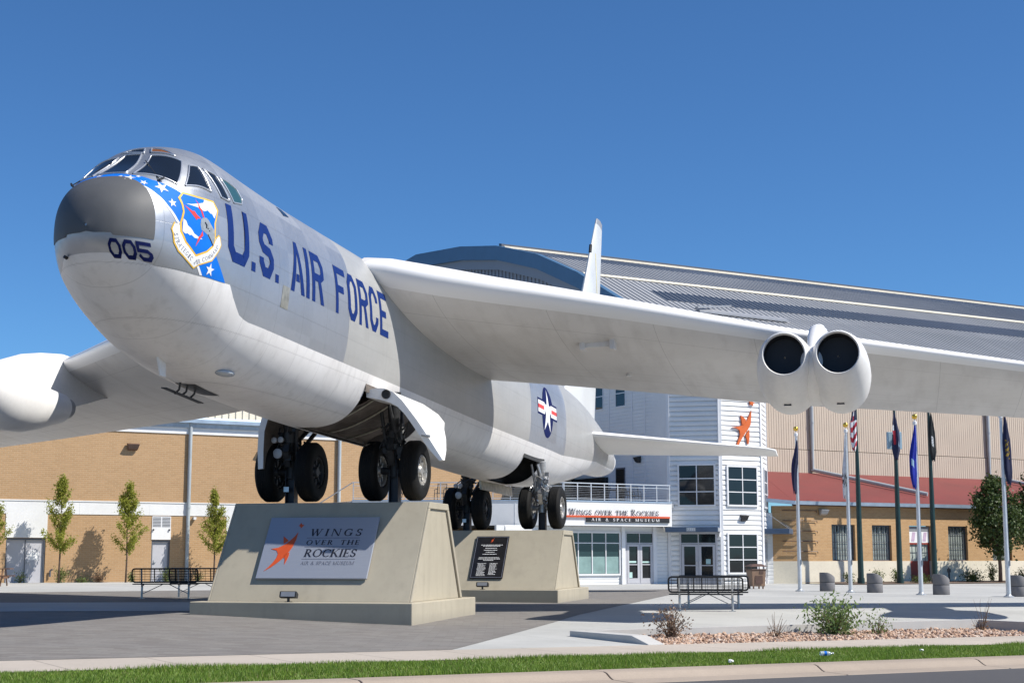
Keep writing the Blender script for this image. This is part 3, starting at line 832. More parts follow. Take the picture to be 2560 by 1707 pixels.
# ------------------------------------------------------------------ building helpers
class Face:
    """a vertical wall frame in site coordinates: u along the wall, d out of it, v up"""
    def __init__(s, a, b, ang):
        s.o = (a, b); s.t = (cos(radians(ang)), sin(radians(ang))); s.n = (s.t[1], -s.t[0])
    def P(s, u, d, v): return (s.o[0] + s.t[0] * u + s.n[0] * d, s.o[1] + s.t[1] * u + s.n[1] * d, v)
    def box(s, mb, u0, u1, d0, d1, v0, v1):
        mb.hexa([s.P(u0, d1, v0), s.P(u1, d1, v0), s.P(u1, d0, v0), s.P(u0, d0, v0), s.P(u0, d1, v1), s.P(u1, d1, v1), s.P(u1, d0, v1), s.P(u0, d0, v1)])
    def siding(s, mb, u0, u1, v0, v1, pitch=.265, dep=.035):
        n = max(1, round((v1 - v0) / pitch)); h = (v1 - v0) / n
        for i in range(n):
            a, b = v0 + i * h, v0 + (i + 1) * h
            pr_ = [(0.0, 0.0), (dep, .02), (dep * 1.02, .45), (dep * .80, .74), (dep * .40, .90), (0.002, 1.0)]
            q = [s.P(u, d, a + h * v) for d, v in pr_ for u in (u0, u1)]
            mb.add(q, [(2 * k, 2 * k + 1, 2 * k + 3, 2 * k + 2) for k in range(len(pr_) - 1)])
    def window(s, root, u0, u1, v0, v1, us, vs, fm='white_trim', gm='glass', fw=.07, d=.09, name="window", pane_name="pane", dz=0.0, mw=.05):
        mb = MB()
        s.box(mb, u0 - fw, u0, dz, d, v0 - fw, v1 + fw); s.box(mb, u1, u1 + fw, dz, d, v0 - fw, v1 + fw)
        s.box(mb, u0, u1, dz, d, v1, v1 + fw); s.box(mb, u0, u1, dz, d + .015, v0 - fw, v0)
        for u in us: s.box(mb, u - mw / 2, u + mw / 2, dz, d - .012, v0, v1)
        ue = [u0] + list(us) + [u1]
        for v in vs:
            for a, b in zip(ue, ue[1:]):
                s.box(mb, a + (mw / 2 if a != u0 else 0), b - (mw / 2 if b != u1 else 0), dz, d - .016, v - mw / 2, v + mw / 2)
        f = mb.build(name, fm, root)
        mb = MB(); s.box(mb, u0, u1, dz, dz + .045, v0, v1)
        mb.build(pane_name, gm, f)
        return f

def holes_wall(mb, a0, a1, z0, z1, b0, b1, holes):
    xs = merged([a0, a1], [h[0] for h in holes], [h[1] for h in holes])
    for p, q in zip(xs, xs[1:]):
        m_ = (p + q) / 2
        hs = sorted([(h[2], h[3]) for h in holes if h[0] < m_ < h[1]])
        z = z0
        for lo, hi in hs:
            if lo > z: mb.box(p, q, b0, b1, z, lo)
            z = max(z, hi)
        if z < z1: mb.box(p, q, b0, b1, z, z1)

def wall_light(F, u, v, label, m='gear_dark', sx=.24):
    t = thing("wall_light", label, "light", group="wall mounted lights")
    mb = MB()
    F.box(mb, u - sx * .45, u + sx * .45, 0, .1, v - .15, v + .15)
    mb.build("back_plate", m, t)
    mb = MB()
    mb.hexa([F.P(u - sx * .6, .22, v - .12), F.P(u + sx * .6, .22, v - .12), F.P(u + sx * .6, .06, v - .2), F.P(u - sx * .6, .06, v - .2),
             F.P(u - sx * .75, .34, v + .12), F.P(u + sx * .75, .34, v + .12), F.P(u + sx * .75, .06, v + .18), F.P(u - sx * .75, .06, v + .18)])
    bevel(mb.build("housing", m, t), .02)
    a, b = F.P(u, 0, 0)[:2]
    place_root(t, a, b, v)
    for c in t.children: c.location = (-a, -b, -v)
    return t

def downspout(root, pts, r=.09, m='spout'):
    mb = MB(); mb.tube(pts, r, 10)
    for p in pts[1:-1]: mb.tube([(p[0], p[1], p[2] - .05), (p[0], p[1], p[2] + .06)], r * 1.15, 10)
    return mb.build("downspout", m, root, smooth=True, angle=40)

# ------------------------------------------------------------------ tan brick building on the left
bb = thing("brick_building", "long tan brick building with white band, grey doors and metal eave behind the left benches", "building")
B0 = 77.0
mb = MB()
dh = [(15.68, 17.6, -.5, 2.36), (22.96, 23.94, -.5, 2.30), (27.0, 28.9, -.5, 2.3), (33.0, 34.0, -.5, 2.3)]
holes_wall(mb, -8, 48.8, -.5, 3.56, B0, B0 + .4, dh)
mb.box(-8, 48.8, B0, B0 + .4, 4.25, 7.84)
mb.build("brick_wall", 'brick', bb)
mb = MB()
mb.box(-8, 48.8, B0 - .03, B0 + .4, 3.56, 4.25)
mb.box(-8, 48.8, B0 - .06, B0 - .03, 4.19, 4.25)
mb.box(15.62, 17.64, B0 - .032, B0, 2.38, 3.56); mb.box(22.94, 23.95, B0 - .032, B0, 2.32, 2.93)
mb.box(26.95, 28.95, B0 - .032, B0, 2.32, 3.56)
for a in np.arange(-6, 48, 3.6): mb.box(a, a + .02, B0 - .036, B0 - .03, 3.57, 4.18)
mb.build("white_band", 'white_wall', bb)
mb = MB(); mb.box(-8, 48.8, B0 - .05, B0 + .4, 7.84, 8.17); mb.build("white_fascia", 'white_wall', bb)
mb = MB(); mb.box(-8, 48.8, B0 - .14, B0 + .4, 8.17, 8.42); mb.build("soffit", 'steel', bb)
mb = MB(); mb.prism([(B0 - .34, 8.42), (B0 + .4, 8.42), (B0 + .4, 8.72), (B0 - .26, 8.72), (B0 - .34, 8.6)], lambda b, z: (-8.3, b, z), lambda b, z: (48.8, b, z)); mb.build("gutter", 'gutter', bb)
mb = MB()
mb.box(-8, 48.8, B0 + .4, B0 + 22, 8.3, 8.6)
mb.build("lower_roof", 'steel', bb)
mb = MB()
n = 130
for i in range(n):
    a = -4 + i * .4
    mb.box(a, a + .34, B0 + 4.0, B0 + 4.12, 8.6, 11.0); mb.box(a + .34, a + .4, B0 + 3.95, B0 + 4.12, 8.6, 11.0)
mb.box(-4, 48, B0 + 4.12, B0 + 20, 8.6, 10.98)
mb.build("upper_metal_wall", 'cream', bb)
F = Face(0, B0 + .16, 0)
for a0, a1, z1, two in ((15.68, 17.6, 2.36, True), (22.96, 23.94, 2.30, False), (27.0, 28.9, 2.3, True), (33.0, 34.0, 2.3, False)):
    mb = MB()
    F.box(mb, a0, a0 + .07, -.02, .12, .0, z1); F.box(mb, a1 - .07, a1, -.02, .12, .0, z1); F.box(mb, a0 + .07, a1 - .07, -.02, .12, z1 - .1, z1)
    if two: F.box(mb, (a0 + a1) / 2 - .018, (a0 + a1) / 2 + .018, .0, .06, .02, z1 - .1)
    d = MB(); F.box(d, a0 + .07, a1 - .07, -.03, .02, .02, z1 - .1)
    dd = d.build("door", 'door_grey', bb)
    mb.build("door_frame", 'frame_dark', dd)
    h = MB(); u = (a0 + a1) / 2 + .1 if two else a0 + .18
    F.box(h, u - .02, u + .1, .02, .09, 1.13, 1.17); F.box(h, u - .03, u + .03, .02, .035, 1.05, 1.27)
    h.build("handle", 'steel', dd)
    if a0 < 16:
        s = MB(); F.box(s, 16.83, 17.3, .02, .026, 1.28, 1.66); F.box(s, 16.92, 17.22, .02, .026, 1.70, 1.76); s.build("notice", 'paper', dd)
mb = MB(); F = Face(0, B0, 0)
F.box(mb, 22.95, 23.94, .0, .03, 2.93, 3.52)
mb.build("louvre", 'white_trim', bb)
mb = MB()
for k in range(7):
    for u0, u1 in ((22.99, 23.41), (23.48, 23.9)): F.box(mb, u0, u1, .03, .04, 2.98 + k * .075, 3.015 + k * .075)
mb.build("louvre_gap", 'frame_dark', bb)
mb = MB()
for u in (23.02, 23.86): F.box(mb, u - .03, u + .03, .03, .1, 2.78, 2.86)
mb.build("door_lamp", 'gear_dark', bb)
mb = MB(); F.box(mb, 25.1, 25.24, 0, .2, 3.36, 3.5); mb.build("camera_housing", 'white_trim', bb)
downspout(bb, [(24.82, B0 - .12, 8.4), (24.82, B0 - .12, 4.0), (24.82, B0 - .12, .1)], .10)
downspout(bb, [(33.34, B0 - .12, 8.4), (33.34, B0 - .12, 4.0), (33.34, B0 - .12, .1)], .10)
mb = MB(); mb.tube([(17.85, B0 - .1, .45), (17.85, B0 - .1, .75), (17.95, B0 - .16, .82)], .045, 8); mb.build("vent_pipe", 'frame_dark', bb)
place_root(bb, 20, B0)
wall_light(Face(0, B0, 0), 21.77, 7.06, "dark wall light high on the tan brick wall below the far wing", 'brown_dark', .42)
wall_light(Face(0, B0, 0), 28.95, 7.0, "dark wall light on the tan brick wall beside the left landing gear", 'brown_dark', .42)

# ------------------------------------------------------------------ hangar with the arched roof
hg = thing("hangar", "huge arched hangar with ribbed grey metal roof and shaded blue gable behind the aircraft", "hangar")
HA0, HA1 = 56.0, 195.0
half = [(74, 14.7), (81.5, 18.2), (87, 21), (92.6, 23.3), (98.6, 25), (104.5, 26), (112.5, 26.75)]
prof = half + [(225 - b, z) for b, z in half[-2::-1]]
def roof_mat():
    m, t, p = new_mat("ribbed_grey_metal_roof")
    co = objco(t)
    f = noise(t, co, .12, 5); g = noise(t, scalev(t, co, (2.0, .08, .08)), 1.0, 3)
    c = mixc(t, ramp(t, f, [(.3, 0.0), (.7, 1.0)]), (.36, .365, .37), (.45, .455, .46))
    c = mixc(t, ramp(t, g, [(.4, 0.0), (.7, .35)]), c, (.29, .29, .30))
    inp(t, p.inputs["Base Color"], c)
    p.inputs["Roughness"].default_value = .45; p.inputs["Metallic"].default_value = .25
    return m
MT['roof'] = roof_mat()
mb = MB(); 
for (b0, z0), (b1, z1) in zip(prof, prof[1:]):
    mb.quad((HA0, b0, z0), (HA1, b0, z0), (HA1, b1, z1), (HA0, b1, z1))
    if b1 < 114:
        L_ = sqrt((b1 - b0) ** 2 + (z1 - z0) ** 2); nb_, nz_ = -(z1 - z0) / L_, (b1 - b0) / L_
        a = HA0 + .5
        while a < 175:
            h_ = .06
            mb.hexa([(a, b0, z0), (a + .08, b0, z0), (a + .08, b1, z1), (a, b1, z1),
                     (a + .02, b0 + nb_ * h_, z0 + nz_ * h_), (a + .06, b0 + nb_ * h_, z0 + nz_ * h_), (a + .06, b1 + nb_ * h_, z1 + nz_ * h_), (a + .02, b1 + nb_ * h_, z1 + nz_ * h_)])
            a += .5
mb.build("roof", 'roof', hg, recalc=False)
def on_roof(b):
    for (b0, z0), (b1, z1) in zip(half, half[1:]):
        if b0 <= b <= b1: return z0 + (z1 - z0) * (b - b0) / (b1 - b0)
# skylight band, joint flashings, eave and roof hatch rail
mb = MB()
k = 59.4 + .02
a = HA0 + .5 + .5 * 7 + .09
while a < 172:
    for (p0, p1) in ((82.9, 84.75),):
        mb.hexa([(a, p0, on_roof(p0) + .01), (a + .40, p0, on_roof(p0) + .01), (a + .40, p1, on_roof(p1) + .01), (a, p1, on_roof(p1) + .01),
                 (a, p0, on_roof(p0) + .04), (a + .40, p0, on_roof(p0) + .04), (a + .40, p1, on_roof(p1) + .04), (a, p1, on_roof(p1) + .04)])
    a += .5
mb.build("skylight_band", mat("dark_translucent_skylight", (.010, .022, .045), .5, 0, .2, 1), hg)
mb = MB()
for b, hh in ((87.0, .05), (98.2, .09)): mb.hexa([(HA0, b - .12, on_roof(b - .12) + .06), (HA1, b - .12, on_roof(b - .12) + .06), (HA1, b + .12, on_roof(b + .12) + .06), (HA0, b + .12, on_roof(b + .12) + .06),
                                (HA0, b - .12, on_roof(b - .12) + .08 + hh), (HA1, b - .12, on_roof(b - .12) + .08 + hh), (HA1, b + .12, on_roof(b + .12) + .1 + hh), (HA0, b + .12, on_roof(b + .12) + .1 + hh)])
mb.build("roof_flashing", 'cream', hg)
mb = MB(); mb.hexa([(HA0, 98.6, 25.06), (HA1, 98.6, 25.06), (HA1, 99.0, 25.1), (HA0, 99.0, 25.1), (HA0, 98.6, 25.32), (HA1, 98.6, 25.32), (HA1, 99.0, 25.42), (HA0, 99.0, 25.42)]); mb.build("ridge_cap", 'frame_dark', hg)
mb = MB(); mb.box(HA0, HA1, 73.55, 74.0, 14.45, 14.75); mb.build("gutter", 'gutter', hg)
mb = MB()
mb.hexa([(61.2, 80.5, on_roof(80.5) + .1), (68.8, 80.2, on_roof(80.2) + .1), (68.8, 80.7, on_roof(80.7) + .1), (61.2, 81.1, on_roof(81.1) + .1),
         (61.2, 80.5, on_roof(80.5) + .22), (68.8, 80.2, on_roof(80.2) + .22), (68.8, 80.7, on_roof(80.7) + .25), (61.2, 81.1, on_roof(81.1) + .25)])
mb.bar((61.0, 80.6, on_roof(80.6) + .4), (64.5, 81.4, on_roof(81.4) + .5), .2, .12)
mb.build("roof_rail", 'grey_panel', hg)
mb = MB()
def panel(z0, z1, off):
    a = HA0 + .02
    while a < 118:
        mb.box(a, a + .13, 74 + off, 74.3, z0, z1); mb.box(a + .13, a + .2, 73.982 + off, 74.3, z0, z1)
        a += .2
    mb.box(118, HA1, 74 + off, 74.3, z0, z1)
panel(6.5, 8.22, .0); panel(8.26, 14.5, .03)
mb.build("ribbed_wall", mat("beige_ribbed_metal", (.54, .455, .36), .6, .05, .05, .5, fine=.05), hg)
mb = MB()
pts = [(74.0, -.5)] + prof + [(151.0, -.5)]
n = len(pts)
mb.add([(HA0 + .05, b, z) for b, z in pts], [tuple(range(n))])
gw = mat("slate_gable_metal", (.20, .235, .29), .6, .1, .05, .3)
mb.build("gable_wall", gw, hg)
mb = MB()
for b in np.arange(76, 150, .55):
    z = np.interp(b, [p[0] for p in prof], [p[1] for p in prof])
    mb.box(HA0 - .03, HA0 + .05, b, b + .14, 9.0, z - 1.2)
mb.build("gable_rib", gw, hg)
def rim(mb, lo, hi, x0, x1):
    for (b0, z0), (b1, z1) in zip(prof, prof[1:]):
        mb.hexa([(x0, b0, z0 - lo), (x1, b0, z0 - lo), (x1, b1, z1 - lo), (x0, b1, z1 - lo), (x0, b0, z0 - hi), (x1, b0, z0 - hi), (x1, b1, z1 - hi), (x0, b1, z1 - hi)])
mb = MB(); rim(mb, 1.0, -.12, HA0 - .5, HA0 - .02); mb.build("gable_trim", 'trim_blue', hg)
mb = MB(); rim(mb, 1.75, 1.0, HA0 - .2, HA0 - .05); mb.build("gable_band", gw, hg)
downspout(hg, [(64.95, 73.86, 14.4), (64.95, 73.86, 10.0), (64.95, 73.86, 6.95), (68.6, 67.6, 5.25)], .13)
downspout(hg, [(81.0, 73.86, 14.4), (81.0, 73.86, 10.0), (81.0, 73.86, 6.95), (84.6, 67.6, 5.25)], .13)
place_root(hg, HA0, 74)

# ------------------------------------------------------------------ red roofed brick building on the right
rb = thing("red_roof_building", "low golden brick building with red roof, white base and barred windows behind the flagpoles", "building")
R0 = 66.0
wins = [(59.3, 61.08), (62.4, 63.92), (68.56, 70.18), (72.3, 74.0), (77.0, 78.7), (81, 82.7)]
mb = MB()
hs = [(a, b, 1.22, 3.28) for a, b in wins] + [(65.36, 67.12, -.3, 3.28)]
holes_wall(mb, 56.8, 96, 1.2, 4.38, R0, R0 + .4, hs)
FL = Face(*AB(14.95, 86.75), -30)      # end wall that turns back towards the white tower, facing the street
lw = Face(56.8 - 1.45 * cos(radians(-30)), R0 - 1.45 * sin(radians(-30)), -30)
lw.box(mb, 0, 1.45, -.3, 0, 1.2, 4.3)
mb.build("brick_wall", 'brick_orange', rb)
mb = MB()
holes_wall(mb, 56.8, 96, -.6, 1.2, R0 - .02, R0 + .4, [(65.36, 67.12, -.3, 1.25)])
lw.box(mb, 0, 1.45, -.3, .02, -.6, 1.2)
mb.build("white_base", 'cream', rb)
mb = MB()
lw.siding(mb, -1.1, 0, -.2, 3.9, .2, .025)
lw.box(mb, -1.1, 0, -.25, -.02, -.3, 3.9)
mb.build("side_panel", 'white_wall', rb)
mb = MB()
mb.hexa([(56.3, R0 - .3, 4.42), (97, R0 - .3, 4.42), (97, 74.0, 6.66), (60.5, 74.0, 6.66), (56.3, R0 - .3, 4.54), (97, R0 - .3, 4.54), (97, 74.0, 6.76), (60.5, 74.0, 6.76)])
mb.hexa([(54.3, 66.9, 4.62), (56.3, R0 - .3, 4.42), (60.5, 74, 6.66), (55.8, 74, 6.66), (54.3, 66.9, 4.74), (56.3, R0 - .3, 4.535), (60.5, 74, 6.755), (55.8, 74, 6.755)])
mb.build("roof", 'red_roof', rb)
mb = MB(); mb.box(56.4, 97, R0 - .28, R0, 4.31, 4.40); mb.build("soffit", 'brown_dark', rb)
mb = MB()
mb.prism([(R0 - .46, 4.36), (R0 - .31, 4.36), (R0 - .31, 4.56), (R0 - .5, 4.56)], lambda b, z: (56.2, b, z), lambda b, z: (97, b, z))
mb.bar((56.25, R0 - .40, 4.46), (54.4, 66.75, 4.66), .2, .2)
mb.build("gutter", 'gutter', rb)
def barred(a0, a1):
    F = Face(0, R0 + .22, 0)
    mb = MB()
    F.box(mb, a0, a0 + .06, 0, .06, 1.24, 3.28); F.box(mb, a1 - .06, a1, 0, .06, 1.24, 3.28); F.box(mb, a0, a1, 0, .062, 3.2, 3.28); F.box(mb, a0, a1, 0, .08, 1.22, 1.28)
    n = max(4, round((a1 - a0) / .2))
    for i in range(1, n): F.box(mb, a0 + (a1 - a0) * i / n - .013, a0 + (a1 - a0) * i / n + .013, 0, .045, 1.28, 3.2)
    for v in (1.62, 1.95, 2.28, 2.8): F.box(mb, a0 + .06, a1 - .06, .046, .056, v - .015, v + .015)
    f = mb.build("window", 'frame_dark', rb)
    mb = MB(); F.box(mb, a0, a1, -.06, -.02, 1.24, 3.28); mb.build("pane", 'blind', f)
    mb = MB(); 
    for i in range(int((a1 - a0) / .12)): F.box(mb, a0 + i * .12 + .05, a0 + i * .12 + .10, -.02, -.005, 2.78, 3.25)
    mb.build("valance", 'glass_teal', f)
for a, b in wins: barred(a, b)
F = Face(0, R0 + .18, 0)
mb = MB(); F.box(mb, 65.4, 67.1, -.05, 0, -.2, 1.2); F.box(mb, 65.4, 65.47, -.05, .04, 1.2, 2.25); F.box(mb, 67.03, 67.1, -.05, .04, 1.2, 2.25); F.box(mb, 66.2, 66.28, 0, .03, -.2, 2.25); F.box(mb, 65.4, 67.1, -.05, .05, 2.18, 2.27)
d = mb.build("door", 'red_door', rb)
mb = MB(); F.box(mb, 65.47, 67.03, -.06, -.04, 1.2, 2.2); mb.build("pane", 'blind', d)
mb = MB()
for u in (65.75, 66.05, 66.5, 66.8): F.box(mb, u - .015, u + .015, -.04, -.02, 1.2, 2.2)
F.box(mb, 65.47, 67.03, -.02, -.01, 1.68, 1.71); mb.build("glazing_bars", 'frame_dark', d)
mb = MB(); F.box(mb, 65.4, 67.08, .0, .04, 2.28, 3.24); s_ = mb.build("transom_sign", 'paper', rb)
mb = MB()
for u in (65.62, 66.55): mb.hexa([F.P(u, .045, 2.35), F.P(u + .26, .045, 2.35), F.P(u + .26, .04, 2.35), F.P(u, .04, 2.35), F.P(u + .12, .045, 2.9), F.P(u + .38, .045, 2.9), F.P(u + .38, .04, 2.9), F.P(u + .12, .04, 2.9)])
mb.build("sign_stripe", mat("lilac_print", (.55, .42, .55), .6, 0, .1, 5), s_)
mb = MB(); F.box(mb, 65.4, 67.08, .04, .055, 2.95, 3.24); mb.build("sign_header", 'grey_panel', s_)
for k in range(5):
    mb = MB(); z = 1.74 + k * .575
    mb.tube([lw.P(.55, .08, z), lw.P(1.45, .08, z), (58.15, R0 - .08, z), (58.15, R0 - .08, z - .12)], .022, 6)
    mb.build("conduit_rail", 'brown_dark', rb)
place_root(rb, 60, R0)
wall_light(Face(0, R0, 0), 58.6, 3.98, "pale wall light under the eave of the golden brick building", 'steel', .4)

# ------------------------------------------------------------------ white sided museum building with tower and deck
mu = thing("museum_building", "white horizontally sided museum building with octagonal tower, deck and glass entrances", "building")
SD = .2
mb = MB()
sw = Face(48.9, 80.0, -90)           # long side wall facing away from the sun
sw.siding(mb, 0, 12.6, 4.3, 13.0, .2, .03)
mb.box(48.95, 54.9, 67.6, 80, -.3, 12.95)
mb.build("side_wall", 'white_wall', mu)
for b in (73.23, 70.87, 69.6):
    mb = MB(); sw.box(mb, 80 - b - .05, 80 - b + .05, .03, .055, 4.35, 12.9); mb.build("corner_trim", 'white_trim', mu)
for b0, b1, z0, z1 in ((71.53, 72.49, 10.1, 11.5), (73.86, 74.64, 10.1, 11.5), (68.6, 69.4, 11.0, 12.0)):
    sw.window(mu, 80 - b1, 80 - b0, z0, z1, [], [z0 + .75], 'white_trim', 'glass', .06, .07)
mb = MB(); sw.box(mb, 80 - 72.57, 80 - 71.62, .03, .06, 4.4, 6.53); d = mb.build("door", 'frame_dark', mu)
mb = MB(); sw.box(mb, 80 - 72.5, 80 - 71.7, .06, .07, 4.5, 6.45); mb.build("pane", 'glass', d)
mb = MB(); sw.box(mb, 80 - 77, 80 - 73.4, .03, .3, 4.4, 6.05); mb.build("recess_glazing", 'glass', mu)

# tower facets
V = [(48.84, 67.29), (50.83, 65.32), (53.62, 65.32), (55.6, 67.3), (55.6, 70.1), (53.6, 72.0), (50.8, 72.0), (48.92, 70.1)]
TZ = 12.2
mb = MB()
poly = [(a, b) for a, b in V]
mb.prism(poly, lambda a, b: (a, b, -.3), lambda a, b: (a, b, TZ))
mb.build("tower_core", 'white_wall', mu)
facets = [Face(*V[0], -44.7), Face(*V[1], 0), Face(*V[2], 45)]
lens = [2.80, 2.79, 2.80]
for F, L_ in zip(facets, lens):
    mb = MB(); F.siding(mb, 0.05, L_ - .05, -.1, TZ - .1, .27, .09); mb.build("tower_siding", 'white_wall', mu)
mb = MB()
for (a, b), an in zip(V[:4], (-67, -22, 22, 67)):
    F = Face(a, b, an); F.box(mb, -.085, .085, -.03, .11, -.15, TZ)
mb.build("tower_corner_trim", 'white_trim', mu)
mb = MB(); mb.prism([(V[k][0] + (V[k][0] - 52.2) * .04, V[k][1] + (V[k][1] - 68.7) * .04) for k in range(8)], lambda a, b: (a, b, TZ), lambda a, b: (a, b, TZ + .3)); mb.build("tower_cap", 'white_trim', mu)
fl_, ff_, fr_ = facets
fl_.window(mu, .56, 2.46, 4.24, 6.38, [1.51], [4.95, 5.67], 'white_trim', 'glass', .09, .17, dz=.085)
ff_.window(mu, .42, 2.38, 4.25, 6.30, [1.40], [4.94, 5.62], 'white_trim', 'glass', .09, .17, dz=.085)
ff_.window(mu, .38, 2.30, .60, 2.64, [1.34], [1.28, 1.96], 'white_trim', 'glass', .09, .17, dz=.085)
fr_.window(mu, .6, 2.1, 4.2, 6.25, [1.35], [4.9, 5.55], 'white_trim', 'glass', .09, .17, dz=.085)
# entrance under the tower awning
f = fl_.window(mu, .62, 2.48, .03, 2.66, [1.55], [2.17], 'door_grey', 'glass', .1, .18, "entrance_door", dz=.085)
def leaf(F, u0, u1, v1, par, m='door_grey', d0=.05, d1=.10, midrail=.95):
    mb = MB()
    F.box(mb, u0, u0 + .13, d0, d1, .04, v1); F.box(mb, u1 - .13, u1, d0, d1, .04, v1); F.box(mb, u0 + .13, u1 - .13, d0, d1, v1 - .13, v1); F.box(mb, u0 + .13, u1 - .13, d0, d1, .04, .3); F.box(mb, u0 + .13, u1 - .13, d0, d1 - .01, midrail, midrail + .05)
    return mb.build("door_leaf", m, par)
for u0, u1 in ((.64, 1.52), (1.58, 2.46)): leaf(fl_, u0, u1, 2.12, f, d0=.135, d1=.19)
mb = MB()
for u in (1.47, 1.63): mb.tube([fl_.P(u, .18, .85), fl_.P(u, .25, .87), fl_.P(u, .25, 1.18), fl_.P(u, .18, 1.2)], .018, 6)
mb.build("door_handle", 'alum', f)
mb = MB(); fl_.box(mb, 1.95, 2.2, .135, .14, 1.05, 1.32); mb.build("notice", mat("pale_teal_notice", (.35, .52, .52), .6, 0, .05, 5), f)
mb = MB()
fl_.box(mb, -.12, 2.72, .095, .95, 2.76, 3.03); aw = mb.build("awning", 'awning', mu); bevel(aw, .015)
mb = MB(); fl_.box(mb, 2.5, 2.74, .2, .9, 2.80, 2.98); mb.build("awning_end", 'steel', mu)
mb = MB(); fl_.box(mb, 1.02, 1.52, .952, .962, 2.80, 3.0); nb = mb.build("number_plate", 'steel', mu)
mb = MB(); add_polys(mb, text_polys("7711", 1.06, 1.48, 2.83, 2.97, None, .15, .12), lambda a, b, d: fl_.P(a, .964 + d, b)); mb.build("house_number", 'decal_white', nb)
mb = MB(); fr_.box(mb, .15, 2.7, .095, 1.5, 2.70, 2.98); bevel(mb.build("awning", 'awning', mu), .015)
for u in (.4, 2.5):
    mb = MB(); mb.tube([fr_.P(u, 1.45, 2.98), fr_.P(u, .06, 4.0)], .014, 6); mb.build("awning_cable", 'wire', mu)
mb = MB(); fr_.box(mb, .7, 1.9, .05, .12, .0, 2.4); d = mb.build("side_door", 'door_grey', mu)
mb = MB(); fr_.box(mb, .82, 1.78, .12, .125, .3, 2.25); mb.build("pane", 'glass', d)
downspout(mu, [fl_.P(2.74, .1, 12.0), fl_.P(2.74, .1, 7.0), fl_.P(2.74, .1, 2.75), fl_.P(2.74, .35, 2.5)], .055, 'white_trim')

# wall under the deck with window and doors
uw = Face(0, 67.4, 0)
mb = MB()
uw.siding(mb, 38.5, 45.62, -.1, .46, .2, .03); uw.siding(mb, 47.95, 49.2, -.1, 3.05, .2, .03); uw.siding(mb, 38.5, 45.62, 2.75, 3.05, .2, .03)
uw.box(mb, 38.0, 45.9, -.2, -.01, -.3, 3.05); uw.box(mb, 45.9, 47.9, -.2, -.01, 2.75, 3.05); uw.box(mb, 47.9, 49.0, -.2, -.01, -.3, 3.05)
mb.build("ground_floor_wall", 'white_wall', mu)
uw.window(mu, 40.3, 45.5, .55, 2.68, [41.15, 42.02, 42.9, 43.77, 44.64], [2.16], 'white_trim', 'glass_teal', .09, .1)
mb = MB()
for k in range(6):
    u0 = 40.33 + k * .87; uw.box(mb, u0, u0 + .8, .046, .05, .57, 1.45)
mb.build("sunlit_pane_patch", mat("pale_green_sunlit_pane", (.22, .33, .31), .35, 0, .2, 1.5), mu)  # paler lower panes: sunlight below the deck's shadow, put in as colour
mb = MB(); uw.box(mb, 45.62, 45.84, -.1, .16, -.2, 3.05); uw.box(mb, 47.72, 47.95, -.1, .1, -.2, 3.05); mb.build("column", 'white_trim', mu)
f = uw.window(mu, 45.98, 47.68, .03, 2.68, [46.83], [2.17], 'door_grey', 'glass', .09, .08, "entrance_door", dz=-.02)
for u0, u1 in ((46.0, 46.81), (46.85, 47.66)): leaf(uw, u0, u1, 2.12, f, 'awning' if False else 'door_grey', .03, .09, 1.0)
MT['mint'] = mat("pale_mint_notice", (.45, .65, .6), .6, 0, .05, 5)
for q in ((46.14, 46.62, 1.12, 1.22), (47.0, 47.5, 1.12, 1.2), (46.14, 46.36, .32, .62)):
    mb = MB(); uw.box(mb, q[0], q[1], .028, .034, q[2], q[3]); mb.build("notice", 'mint', f)

# deck with white fascia and railing
DF = Face(41.5, 66.5, 0); DL = Face(41.5 - 11 * cos(radians(-30)), 66.5 - 11 * sin(radians(-30)), -30)
mb = MB()
ea, eb = DL.o
mb.prism([(41.5, 66.52), (48.4, 66.52), (48.88, 67.0), (48.88, 77), (ea, 77), (ea + .01, eb + .02)], lambda a, b: (a, b, 4.1), lambda a, b: (a, b, 4.3))
mb.prism([(41.5, 66.62), (48.3, 66.62), (48.3, 77), (ea, 77), (ea + .01, eb + .1)], lambda a, b: (a, b, 3.06), lambda a, b: (a, b, 3.16))
mb.build("deck_slab", 'steel', mu)
mb = MB(); DF.box(mb, 0, 6.9, -.1, 0, 3.05, 4.34); mb.hexa([(48.4, 66.5, 3.05), (48.75, 67.1, 3.05), (48.6, 67.2, 3.05), (48.3, 66.6, 3.05), (48.4, 66.5, 4.34), (48.75, 67.1, 4.34), (48.6, 67.2, 4.34), (48.3, 66.6, 4.34)])
mb.build("deck_fascia", 'white_wall', mu)
mb = MB(); DL.box(mb, 0, 11, -.1, 0, 3.05, 4.34)
for k in range(8): DL.box(mb, k * 1.4 + .05, k * 1.4 + .09, 0, .012, 3.06, 4.3)
mb.build("deck_fascia", 'white_wall', mu)
mb = MB(); DF.box(mb, 0, 6.9, .0, .03, 4.3, 4.37); DL.box(mb, 0, 11, .0, .03, 4.3, 4.37); mb.build("deck_edge", 'gutter', mu)
def railing(F, L_, n, root):
    r = MB()
    for i in range(n + 1): u = .05 + (L_ - .1) * i / n; F.box(r, u - .022, u + .022, -.1, -.05, 4.34, 5.24)
    F.box(r, 0, L_, -.11, -.04, 5.24, 5.29); F.box(r, 0, L_, -.095, -.055, 5.08, 5.11); F.box(r, 0, L_, -.095, -.055, 4.44, 4.47)
    o = r.build("railing", 'pole_white', root)
    c = MB()
    for k in range(6): z = 4.53 + k * .09; c.tube([F.P(0, -.075, z), F.P(L_, -.075, z)], .006, 4)
    c.build("railing_cable", 'wire', o)
railing(DF, 6.85, 8, mu); railing(DL, 11.0, 12, mu)
mb = MB(); e = DL.P(0, -.08, 5.26); 
